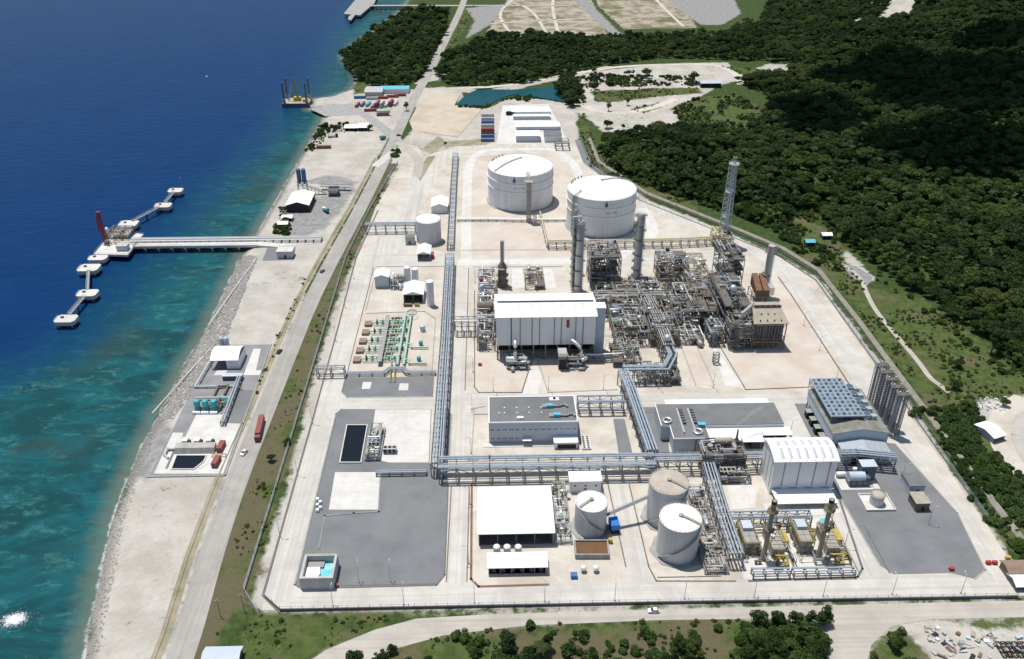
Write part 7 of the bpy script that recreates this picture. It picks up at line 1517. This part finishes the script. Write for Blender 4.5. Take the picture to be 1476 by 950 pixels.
fence('long mesh fence on a low dark wall along the south road', [(-86,230),(-79,223.4),(60,223.2),(194,222.6)], 4, base=1.1); fence('mesh fence along the west road by the coast strip', [(-86,221),(-94.5,233),(-94.8,330),(-95.5,430),(-96,520),(-90,600),(-78,704)], 6)
strip('west_drain', [(-79,222.6),(-87,231),(-87.3,330),(-88,430),(-89.5,520),(-83.5,600)], [(.45,.05),(.4,.32),(-.4,.32),(-.45,.05)], 'dkgrey')
strip('roadside_ditch', [(q[0], q[1]) for q in offset_path([(p.x, p.y) for p in gl([(246,985),(272,915),(304,800),(342,690),(379,600),(418,505),(447,436),(482,368),(520,300),(556,228)])], 8.6)], [(1.6,.06),(.5,.07),(.45,.4),(-.1,.4),(-.15,.06),(-2.2,.05)], 'verge'); fence('mesh fence along the east road beside the drain', [(203.5,262),(204,350),(203.5,480),(190,516),(168,545),(113,615),(84,690),(82,760)], 6)
DR = [(210,225),(208.5,262),(208.5,430),(207,492),(194,525),(172,556),(118,627),(89,700),(87,765)]
strip('drain_channel', DR, [(1.6,.5),(1.2,.5),(1.0,-1.2),(-1.0,-1.2)], 'dkgrey'); strip('drain_bank', DR, [(-1.0,-1.2),(-1.3,.6),(-3.4,1.3),(-3.9,1.3),(-5,.02)], 'bank')
strip('blue_grey_service_road', [(79,760),(81,700),(108,622)], [(2.6,.12),(-2.6,.12)], 'gravel')
def lamp_proto():
    t = thing('street_lamp', 'x', 'street lamp', (0,0,0)); MB().cyl(0,0,0,9,.13,8,.08).build('post', 'galv', t); MB().tube([(0,0,8.9),(.5,0,9.4),(1.6,0,9.6)], .07, 6).build('arm', 'galv', t); MB().box(1.4,-.18,9.5,2.3,.18,9.7).build('lamp_head', 'cgrey', t); MB().box(-.3,-.3,0,.3,.3,.4).build('base', 'conc_g', t); return t
LP = lamp_proto(); used = [False]
def lamps(lst, rz, what):
    for i, (x, y) in enumerate(lst):
        o = copy_tree(LP) if used[0] else LP; used[0] = True
        o.location = (x, y, 0.05); o.rotation_euler.z = rz; o['label'] = f'{ORD[i]} street lamp {what}'; o['group'] = 'street lamps of the plant'
lamps([(-60+i*26, 225.2) for i in range(10)], 1.57, 'from the left along the south fence'); lamps([(-87, 262+i*38) for i in range(7)], 0, 'from the front along the west road'); lamps([(178+.0*i, 262+i*27) for i in range(7)], 0, 'from the front along the east road'); lamps([(-10.5, 245+i*34) for i in range(8)], 3.14, 'from the front along the centre road'); lamps([(0+i*28, 363) for i in range(5)], -1.57, 'from the left along the cross road'); lamps([(139, 250+i*24) for i in range(4)], 0, 'from the front beside the boiler hall'); lamps([(-52,236.5),(-40,236.5)], 1.57, 'from the left in the gravel yard')
# power poles beside the coast road
for i, (px, py) in enumerate(((318,888),(352,880))):
    p = g(px, py); t = thing('utility_pole', ('leaning' if i == 0 else 'upright')+' grey utility pole in the grass by the coast road', 'pole', (p.x, p.y, 0)); MB().cyl(p.x, p.y, 0, 8.5, .16, 8).build('post', 'greyv', t); MB().box(p.x-1, p.y-.08, 7.8, p.x+1, p.y+.08, 8).build('crossarm', 'greyv', t)
# red and orange bits on the gravel lot
for px, py, m, lab in ((1371,822,'red','red pump box on the gravel lot corner'),(1424,813,'red','left red road barrier at the east road'),(1433,813,'red','right red road barrier at the east road'),(1452,806,'yellow','orange heap of barriers by the drain'),(484,846,'red','red hydrant cabinet at the foot of the clarifier box'),(692,527,'red','red cabinet left of the compressor plot')):
    p = g(px, py); t = thing('cabinet' if 'barrier' not in lab else 'barrier', lab, 'barrier' if 'barrier' in lab else 'cabinet', (p.x, p.y, .1)); MB().box(p.x-.9,p.y-.5,.2,p.x+.9,p.y+.5,1.3).build('body', m, t); MB().box(p.x-1.0,p.y-.6,1.301,p.x+1.0,p.y+.6,1.45).build('lid', m, t); MB().box(p.x-1,p.y-.6,.1,p.x+1,p.y+.6,.2).build('foot', 'dkgrey', t)
# junk yard
rr = random.Random(44); cols = ['cgrey','tan','rust','brownst','greyv','black','cgrey','wallblue']
def heap(px0, py0, px1, py1, n, label, mats, smin=.4, smax=1.6):
    for m in mats:
        mb = MB()
        for _ in range(max(1, n//len(mats))):
            p = g(rr.uniform(px0,px1), rr.uniform(py0,py1)); mb.obox(p.x, p.y, .05, rr.uniform(smin,smax)*2, rr.uniform(smin,smax), rr.uniform(.2,1.0), rr.uniform(0,3.1))
        o = mb.build('scrap_heap', m); o['kind'] = 'stuff'; o['label'] = label
heap(1345,914,1476,950,44,'scattered scrap and sheeting in the junk yard', cols); heap(1335,905,1352,925,12,'pale sheeting at the left of the junk yard', ['white','cgrey','tan']); heap(1405,912,1440,932,16,'crumpled pale tarpaulins in the junk yard', ['cgrey','white','tan'])
heap(1408,572,1450,592,40,'pale sacks beside the sandy yard', ['white','cgrey'], .3, .8)
for i in range(5): 
    p = g(1442+i*8, 938); t = thing('steel_frame_rack', f'{ORD[i]} black steel rack from the left at the junk yard edge', 'rack', (p.x, p.y, .05)); frame_mb(p.x-.7,p.y-3,p.x+.7,p.y+3,[.5,1.2],1,3,.16,False,.05).build('frame', 'black', t)

# ================================================================== ROCKS, VEGETATION
def rocks(name, label, poly, n, smin, smax, seed):
    rr = random.Random(seed); xs_ = [q[0] for q in poly]; ys_ = [q[1] for q in poly]; mb = MB(); c = 0
    base = [(0,0,1),(.9,0,.25),(.28,.86,.25),(-.73,.53,.25),(-.73,-.53,.25),(.28,-.86,.25),(.6,.5,-.5),(-.3,.8,-.5),(-.8,0,-.5),(-.3,-.8,-.5),(.6,-.5,-.5)]
    fs = [(0,1,2),(0,2,3),(0,3,4),(0,4,5),(0,5,1),(1,6,2),(2,7,3),(3,8,4),(4,9,5),(5,10,1),(2,6,7),(3,7,8),(4,8,9),(5,9,10),(1,10,6)]
    while c < n:
        x, y = rr.uniform(min(xs_), max(xs_)), rr.uniform(min(ys_), max(ys_))
        if not inside(np.array([x]), np.array([y]), poly)[0]: continue
        c += 1; s = rr.uniform(smin, smax); a = rr.uniform(0, 6.28); z = hterrain(x, y); ca, sa = math.cos(a), math.sin(a); sq = rr.uniform(.5,.9)
        vs = []
        for (u, v, w) in base:
            j = s*rr.uniform(.75,1.2); vs.append((x+(u*ca-v*sa*sq)*j, y+(u*sa+v*ca*sq)*j, z+w*j*.7+.1*s))
        mb.add(vs, fs)
    o = mb.build(name, 'rock'); o['kind'] = 'stuff'; o['label'] = label
rocks('rock_revetment', 'sloping band of pale grey armour rocks along the shore', [(p.x,p.y) for p in gl([(222,604),(250,606),(322,500),(372,372),(350,368),(336,394),(300,474),(262,535)], -1.0)], 3400, .5, 1.1, 1)
def shore_rocks(k0, k1, w0, w1, n, seed, lab):
    pts = [Vector(q) for q in SHORE[k0+3:k1+3]]; a = [tuple(q) for q in offset_path(pts, -w0)]; b = [tuple(q) for q in offset_path(pts, -w1)]; rocks('shore_rocks', lab, a + b[::-1], n, .25, .7, seed)
shore_rocks(1, 8, 0, 6, 700, 2, 'scattered rocks at the water line of the near beach'); shore_rocks(7, 11, -2, 2, 260, 3, 'dark wet rocks at the foot of the armour band')
def crown_mesh(name, seed, w, h, z0, lobes, cards, size, m='leaf', flat=.6):
    rr = random.Random(seed); mb = MB()
    for k in range(lobes):
        a = rr.uniform(0, 6.28); q = (rr.random()**.5)*w*.55; cx, cy = q*math.cos(a), q*math.sin(a); cz = z0+h*rr.uniform(.25,.72)*(1-.35*q/(w*.55)); R = w*rr.uniform(.30,.46)
        if k == 0: cx = cy = 0; cz = z0+h*.62
        for _ in range(cards):
            u = rr.uniform(-.35,1); t_ = rr.uniform(0,6.28); s_ = math.sqrt(1-u*u); d = Vector((s_*math.cos(t_), s_*math.sin(t_), u)); p = Vector((cx,cy,cz)) + Vector((d.x*R, d.y*R, d.z*R*flat))*rr.uniform(.72,1.05)
            nrm = (d + Vector((rr.uniform(-.7,.7), rr.uniform(-.7,.7), rr.uniform(-.2,.8)))).normalized(); e1 = nrm.orthogonal().normalized(); ang = rr.uniform(0,3.14); e2 = nrm.cross(e1); E1 = e1*math.cos(ang)+e2*math.sin(ang); E2 = nrm.cross(E1); sz = size*rr.uniform(.6,1.3)
            mb.add([p-E1*sz, p-E2*sz*.55+nrm*sz*.12, p+E1*sz, p+E2*sz*.55+nrm*sz*.12], [(0,1,2,3)])
    me = bpy.data.meshes.new(name); me.from_pydata(mb.v, [], mb.f); me.materials.append(mm(m)); return me
def trunk_mesh(name, seed, h, r):
    rr = random.Random(seed); mb = MB(); mb.tube([(0,0,-.5),(rr.uniform(-.2,.2),rr.uniform(-.2,.2),h*.5),(rr.uniform(-.5,.5),rr.uniform(-.5,.5),h)], r, 7)
    for k in range(4): a = k*1.6+rr.random(); mb.tube([(0,0,h*.55),(math.cos(a)*h*.2,math.sin(a)*h*.2,h*.85),(math.cos(a)*h*.34,math.sin(a)*h*.34,h*1.1)], r*.4, 5)
    me = bpy.data.meshes.new(name); me.from_pydata(mb.v, [], mb.f); me.materials.append(MATS['bark']); return me
KINDS = []
for i, (w, h, z0, lb) in enumerate(((5.2,6.5,3.5,9),(6.4,6.5,4.5,11),(4.2,8.5,3,9),(5.6,5.5,2.5,9),(7.4,7.5,5.5,13))):
    KINDS.append((crown_mesh('crown', 100+i, w, h, z0, lb, 80, w*.115), trunk_mesh('trunk', 200+i, z0+h*.3, .28+.02*i)))
def palm_meshes(seed, h):
    rr = random.Random(seed); mb = MB(); 
    for k in range(15):
        a = 2*math.pi*k/15+rr.uniform(-.15,.15); up = rr.uniform(-.1,.9); L = rr.uniform(3.6,4.6); d = Vector((math.cos(a),math.sin(a),0)); n_ = Vector((-d.y,d.x,0)); pts = []
        for j in range(5): f = j/4; pts.append(Vector((0,0,h))+d*L*f+Vector((0,0,L*(up*f*.7-(.55+.25*up)*f*f))))
        for j in range(4):
            w0, w1 = .75*math.sin(.5+2.3*j/4), .75*math.sin(.5+2.3*(j+1)/4)*(1 if j < 3 else .1)
            for s in (-1, 1): mb.add([pts[j], pts[j]+n_*s*w0-Vector((0,0,.35*w0)), pts[j+1]+n_*s*w1-Vector((0,0,.35*w1)), pts[j+1]], [(0,1,2,3)])
    c = bpy.data.meshes.new('crown'); c.from_pydata(mb.v, [], mb.f); c.materials.append(MATS['palmleaf'])
    tb = MB().tube([(0,0,-.5),(.25,0,h*.5),(0,0,h)], .2, 7); t_ = bpy.data.meshes.new('trunk'); t_.from_pydata(tb.v, [], tb.f); t_.materials.append(MATS['bark']); return c, t_
PALMS = [palm_meshes(300+i, h) for i, h in enumerate((7.5, 9.5, 11))]
SHRUBS = [crown_mesh('bush', 400+i, w, h, .1, 5, 26, .42, m, .7) for i, (w, h, m) in enumerate(((1.8,1.4,'scrubleaf'),(1.3,1.0,'scrubleaf'),(2.4,1.9,'scrubleaf'),(1.4,1.0,'dryleaf')))]
def mk_tree(kind, x, y, s, rz, label, name='forest_tree', cat='tree', group=None, z=None):
    t = thing(name, label, cat, (x, y, hterrain(x, y) if z is None else z), group, rz); t.scale = (s, s, s*rnd.uniform(.9,1.15))
    for nme, me in (('crown', kind[0]), ('trunk', kind[1])): o = bpy.data.objects.new(nme, me); COL.objects.link(o); o.parent = t
    return t
def project(x, y, z):
    c, s = math.cos(-YAW), math.sin(-YAW); X_, Y_, Z_ = x*c-y*s, x*s+y*c, z-CAM_H; dep = Y_*math.cos(PITCH)-Z_*math.sin(PITCH); up = Y_*math.sin(PITCH)+Z_*math.cos(PITCH)
    return 738+FPX*X_/dep, 475-FPX*up/dep, dep
CLEAR = [CUT]
def scatter(poly, step, seed, jitter=.9, keep=1.0, avoid=True, clump=None):
    rr = random.Random(seed); xs_ = [q[0] for q in poly]; ys_ = [q[1] for q in poly]; out = []
    x = np.arange(min(xs_), min(max(xs_), 1000), step); y = np.arange(max(min(ys_), 110), min(max(ys_), 1560), step); GX, GY = np.meshgrid(x, y)
    GX = GX + np.array([[rr.uniform(-jitter,jitter)*step*.5 for _ in x] for _ in y]); GY = GY + np.array([[rr.uniform(-jitter,jitter)*step*.5 for _ in x] for _ in y])
    ok = inside(GX, GY, poly)
    if avoid:
        for q in CLEAR: ok &= ~inside(GX, GY, q)
    for a, b in zip(GX[ok], GY[ok]):
        if clump is not None and noise.noise((a*.055, b*.055, 7.7)) + .5*noise.noise((a*.16, b*.16, 2.2)) < clump: continue
        if rr.random() < keep:
            z = hterrain(a, b); px, py, dep = project(a, b, z+5)
            if -60 < px < 1540 and -70 < py < 1180: out.append((float(a), float(b), z, dep))
    return out
def gn_scatter(name, label, pts, objs, smin, smax, seed, skew=1.0):
    """one object of kind stuff: instances of leafy meshes on points"""
    rr = random.Random(seed); me = bpy.data.meshes.new(name); me.from_pydata([(p[0], p[1], p[2]) for p in pts], [], [])
    for k, typ, f in (('rot','FLOAT',lambda: rr.uniform(0,6.28)),('scl','FLOAT',lambda: smin+(smax-smin)*rr.random()**skew),('kind','INT',lambda: rr.randrange(len(objs)))):
        a = me.attributes.new(k, typ, 'POINT'); a.data.foreach_set('value', [f() for _ in pts])
    o = bpy.data.objects.new(name, me); COL.objects.link(o); o['kind'] = 'stuff'; o['label'] = label
    ng = bpy.data.node_groups.new(name, 'GeometryNodeTree'); ng.interface.new_socket('Geometry', in_out='INPUT', socket_type='NodeSocketGeometry'); ng.interface.new_socket('Geometry', in_out='OUTPUT', socket_type='NodeSocketGeometry')
    N_ = ng.nodes; L_ = ng.links; gi = N_.new('NodeGroupInput'); go = N_.new('NodeGroupOutput'); ip = N_.new('GeometryNodeInstanceOnPoints'); jn = N_.new('GeometryNodeJoinGeometry')
    for ob in reversed(objs): oi = N_.new('GeometryNodeObjectInfo'); oi.inputs['Object'].default_value = ob; oi.inputs['As Instance'].default_value = True; L_.new(oi.outputs['Geometry'], jn.inputs[0])
    def attr(nm, tp): n = N_.new('GeometryNodeInputNamedAttribute'); n.data_type = tp; n.inputs[0].default_value = nm; return n.outputs[0]
    cx = N_.new('ShaderNodeCombineXYZ'); L_.new(attr('rot','FLOAT'), cx.inputs[2]); L_.new(gi.outputs[0], ip.inputs['Points']); L_.new(jn.outputs[0], ip.inputs['Instance']); ip.inputs['Pick Instance'].default_value = True
    L_.new(attr('kind','INT'), ip.inputs['Instance Index']); L_.new(cx.outputs[0], ip.inputs['Rotation']); L_.new(attr('scl','FLOAT'), ip.inputs['Scale']); L_.new(ip.outputs[0], go.inputs[0])
    md = o.modifiers.new('scatter', 'NODES'); md.node_group = ng; return o
# ---- broadleaf trees: the nearest stand singly, the rest is one mass
allp = []
for k, st in (('coast', 5.0), ('band', 5.0), ('hill', 4.4), ('mangrove', 4.0), ('quarryrim', 8)): allp += [(*p, k) for p in scatter(FORESTS[k], st, hash(k) % 1000 if False else len(k)*17, keep=.18 if k == 'quarryrim' else .93)]
allp.sort(key=lambda p: p[3])
near, rest = allp[:290], allp[290:]
lab = {'hill': 'broadleaf tree at the near edge of the forest on the hill', 'band': 'broadleaf tree in the wood beyond the pond', 'coast': 'broadleaf tree in the wood by the sea', 'mangrove': 'broadleaf tree at the end of the pond', 'quarryrim': 'broadleaf tree beside the quarry'}
for x, y, z, d, k in near: mk_tree(rnd.choice(KINDS), x, y, rnd.uniform(.4,1.0), rnd.uniform(0,6.28), lab[k], 'forest_tree', 'tree', 'broadleaf trees of the '+k.replace('quarryrim','quarry rim')+' wood', z)
protos = {}
for o in COL.objects:
    if o.name.startswith('crown') and o.data in [k[0] for k in KINDS] and o.data.name not in protos: protos[o.data.name] = o
gn_scatter('forest', 'dense dark green tropical forest covering the hill and woods', rest, [protos[k[0].name] for k in KINDS if k[0].name in protos], .3, 1.2, 8, 1.8)
# ---- palms among them
pp = scatter(pxpoly([(900,240),(960,200),(1060,210),(1150,170),(1476,250),(1476,330),(1300,330),(1200,300),(1080,300),(980,275)]), 11, 61, keep=.62)
pp += scatter(FORESTS['coast'], 26, 62, keep=.5); pp.sort(key=lambda p: p[3])
for i, (x, y, z, d) in enumerate(pp[:280]): mk_tree(PALMS[i % 3], x, y, rnd.uniform(.65,1.0), rnd.uniform(0,6.28), 'coconut palm rising among the trees of the hill forest' if x > 0 else 'coconut palm in the wood by the sea', 'coconut_palm', 'palm', 'coconut palms of the hill forest' if x > 0 else 'coconut palms by the sea', z)
# ---- single trees the photo shows
singles = [(1428,510,2,1.35,'large round tree alone in the field below the forest'),(1242,352,1,1.1,'tree beside the sandy layby on the hillside track'),(1205,388,3,.8,'low bushy tree just above the hillside track'),(1165,300,1,1.2,'big tree at the forest corner above the two huts'),(1375,560,3,.7,'bushy tree near the end of the hillside track'),(1446,585,3,.55,'small tree on the rim of the sandy yard'),(875,185,3,1.1,'dark tree on the pale quarry floor, lower of a pair'),(877,160,2,.9,'dark tree on the pale quarry floor, upper of a pair'),(904,152,2,.9,'slim tree alone on the quarry floor'),(898,187,0,.6,'small tree at the quarry floor edge'),(415,640,3,.45,'small bush tree in the grass strip beside the red lorry'),(392,665,3,.45,'small bush tree lower in the grass strip'),(586,160,2,.9,'green tree on the verge at the road junction'),(567,222,3,.6,'round shrub on the triangle between the roads'),(412,322,3,.6,'bush beside the white shacks on the coast'),(417,330,3,.5,'bush at the lower white shack on the coast'),(533,188,3,.7,'bush right of the tarpaulin shelters'),(470,184,3,.7,'bush left of the tarpaulin shelters'),(490,183,0,.6,'bush behind the tarpaulin shelters'),(448,214,3,.6,'shrub by the orange-brown container'),(462,184,3,.6,'shrub at the shore end of the coast yard'),(500,182,3,.5,'shrub between the tarpaulin shelters'),(1380,530,3,.7,'shrubby tree left of the large round tree'),(1340,600,3,.5,'shrub on the bank beside the drain')]
for px, py, k, s, lb in singles: p = g(px, py); mk_tree(KINDS[k], p.x, p.y, s, rnd.uniform(0,6.28), lb, 'single_tree', 'tree')
# trees along the bottom edge
bot = []
rr = random.Random(77)
for px0, py0, px1, py1, n in ((950,915,1200,955,14),(500,938,620,965,8),(650,935,800,965,7),(1090,895,1195,950,22),(1270,920,1300,950,3)):
    for _ in range(n): bot.append((rr.uniform(px0,px1), rr.uniform(py0,py1)))
bot.sort()
for i, (px, py) in enumerate(bot): p = g(px, py); mk_tree(KINDS[rr.choice((0,1,2,3))], p.x, p.y, rr.uniform(.35,.8), rr.uniform(0,6.28), 'leafy tree in the thicket along the bottom edge', 'thicket_tree', 'tree', 'trees in the thicket at the bottom edge')
p = g(780, 945); mk_tree(PALMS[0], p.x, p.y, .8, 1, 'young coconut palm in the scrub at the bottom edge', 'coconut_palm', 'palm')
# ---- scrub and tall grass
so_ = []
for i, me in enumerate(SHRUBS):
    p = g(*((1352,640),(1372,665),(1340,590),(1390,690))[i]); o = bpy.data.objects.new('bank_shrub', me); COL.objects.link(o); o.location = (p.x, p.y, hterrain(p.x, p.y)); tag(o, ('small green','tiny green','large green','dry brown')[i]+' shrub on the grassy bank beside the drain', 'shrub'); so_.append(o)
sp = []; sg = scatter(GRASSES[0], 1.5, 498, keep=.5, clump=.0)+scatter(GRASSES[1], 1.4, 499, keep=.5, clump=.0)
for i, (k, st, kp) in enumerate(( (2, 2.6, .7), (3, 2.8, .75), (4, 2.3, .9), (5, 3, .5), (6, 3, .6), (7, 2.5, .5), (11, 2.6, .75), (12, 2.6, .75), (13, 2.4, .7), (8, 3, .8), (9, 3, .7), (10, 3, .7))): sp += scatter(GRASSES[k], st*.85, 500+i, keep=kp, clump=-.08)
MRD = [(p.x, p.y) for p in gl([(200,1100),(246,985),(272,915),(304,800),(342,690),(379,600),(418,505),(447,436),(482,368),(520,300),(556,228),(584,168),(602,132),(617,108),(640,62),(662,20),(676,-20)])]
def offroad(pts): A = np.array([p[:2] for p in pts]); d = seg_dist(A[:,0], A[:,1], MRD); return [p for p, q in zip(pts, d) if q > 7.5]
sp = [p for p in offroad(sp) if not inside(np.array([p[0]]), np.array([p[1]]), PLANT)[0]]
sg = [p for p in offroad(sg) if not inside(np.array([p[0]]), np.array([p[1]]), PLANT)[0]]
gn_scatter('verge_grass', 'dry tussocks and low weeds on the verge between coast road and fence', sg, so_, .12, .75, 14, 3.0)
gn_scatter('scrub', 'green scrub and tall grass on the banks and verges', sp, so_, .18, .95, 9)
# dense bushes on the banks by the drain, along the forest foot and at the bottom edge
BUSH = [crown_mesh('bush', 450+i, w, h, .1, 6, 44, .55, 'bushleaf', .75) for i, (w, h) in enumerate(((2.6,2.4),(3.4,3.2),(2.0,1.6)))]
bo = []
for i, me in enumerate(BUSH):
    p = g(*((1400,720),(1422,752),(1385,640))[i]); o = bpy.data.objects.new('bank_bush', me); COL.objects.link(o); o.location = (p.x, p.y, hterrain(p.x, p.y)); tag(o, ('rounded green','big spreading green','low green')[i]+' bush in the thicket between drain and sandy yard', 'bush'); bo.append(o)
bp_ = []
for i, (pts, st, kp) in enumerate(((GRASSES[4], 3.0, .72), (pxpoly([(1105,322),(1150,300),(1205,330),(1200,372),(1180,385),(1150,372)]), 3.2, .6), (pxpoly([(870,250),(930,268),(1010,296),(1085,320),(1120,335),(1110,318),(1010,285),(930,255),(880,235)]), 3.2, .8), (pxpoly([(1255,395),(1330,425),(1476,520),(1476,570),(1420,520),(1330,450),(1262,410)]), 4.2, .5), (pxpoly([(1060,910),(1120,893),(1185,908),(1200,1150),(1060,1150)]), 2.6, .85), (pxpoly([(400,1150),(540,942),(640,920),(700,912),(720,1150)]), 3.4, .55), (pxpoly([(720,1150),(720,905),(950,897),(1060,905),(1060,1150)]), 4.2, .4), (pxpoly([(1250,985),(1262,925),(1290,902),(1325,925),(1320,985)]), 3.2, .6), (FORESTS['quarryrim'], 3.6, .8), (pxpoly([(968,156),(1005,140),(1062,136),(1098,160),(1062,194),(985,182)]), 5, .5), (pxpoly([(1310,590),(1345,585),(1420,640),(1470,790),(1440,770),(1380,680)]), 3.4, .6), (pxpoly([(438,216),(462,182),(472,180),(468,192),(452,216)]), 3.4, .75), (pxpoly([(466,186),(500,179),(540,178),(538,186),(505,184),(470,192)]), 3.0, .7), (pxpoly([(396,336),(404,300),(413,298),(417,322),(422,336),(410,342)]), 3.0, .7), (pxpoly([(565,226),(572,216),(578,220),(572,228)]), 2.5, .8), (pxpoly([(655,155),(700,157),(725,143),(760,139),(812,148),(800,150),(745,145)]), 3.6, .7))): bp_ += scatter(pts, st*.82, 600+i, keep=min(1, kp*1.25), clump=-.35 if i in (0, 2, 4, 6) else -.05)
bp_ = [p for p in bp_ if not inside(np.array([p[0]]), np.array([p[1]]), PLANT)[0]]
gn_scatter('thicket', 'tangled green bushes on the banks, at the forest foot and along the bottom edge', bp_, bo, .4, 1.3, 12)
# scrub tufts on sand
tp = [p for p in scatter(pxpoly([(300,800),(330,690),(390,500),(440,400),(448,405),(405,505),(350,690),(310,820)]), 2.2, 71, keep=.35)] + scatter(pxpoly([(395,335),(405,300),(412,300),(416,335)]), 1.8, 72, keep=.8) + scatter(pxpoly([(440,215),(470,182),(540,180),(535,190),(480,192),(450,220)]), 2.4, 73, keep=.6)
tp = offroad(tp)
gn_scatter('verge_tufts', 'sparse green tufts along the coast road and yards', tp, so_, .25, .8, 10)
# ================================================================== passing cloud that shades the upper forest
rr = random.Random(5); HC = 1000.0
cen = Vector((500, 800, 40)) + SUNV*(HC/SUNV.z); mb = MB()
for _ in range(46):
    a, q = rr.uniform(0,6.28), rr.random()**.6; x, y = cen.x+230*q*math.cos(a), cen.y+210*q*math.sin(a); mb.sphere(x, y, HC+40+rr.uniform(-10,40), rr.uniform(28,70)*(1.15-.5*q), 14, .55)
M('cloud', (.9,.9,.9), 1.0, scale=.01); struct(mb.build('cloud', 'cloud', None, True))
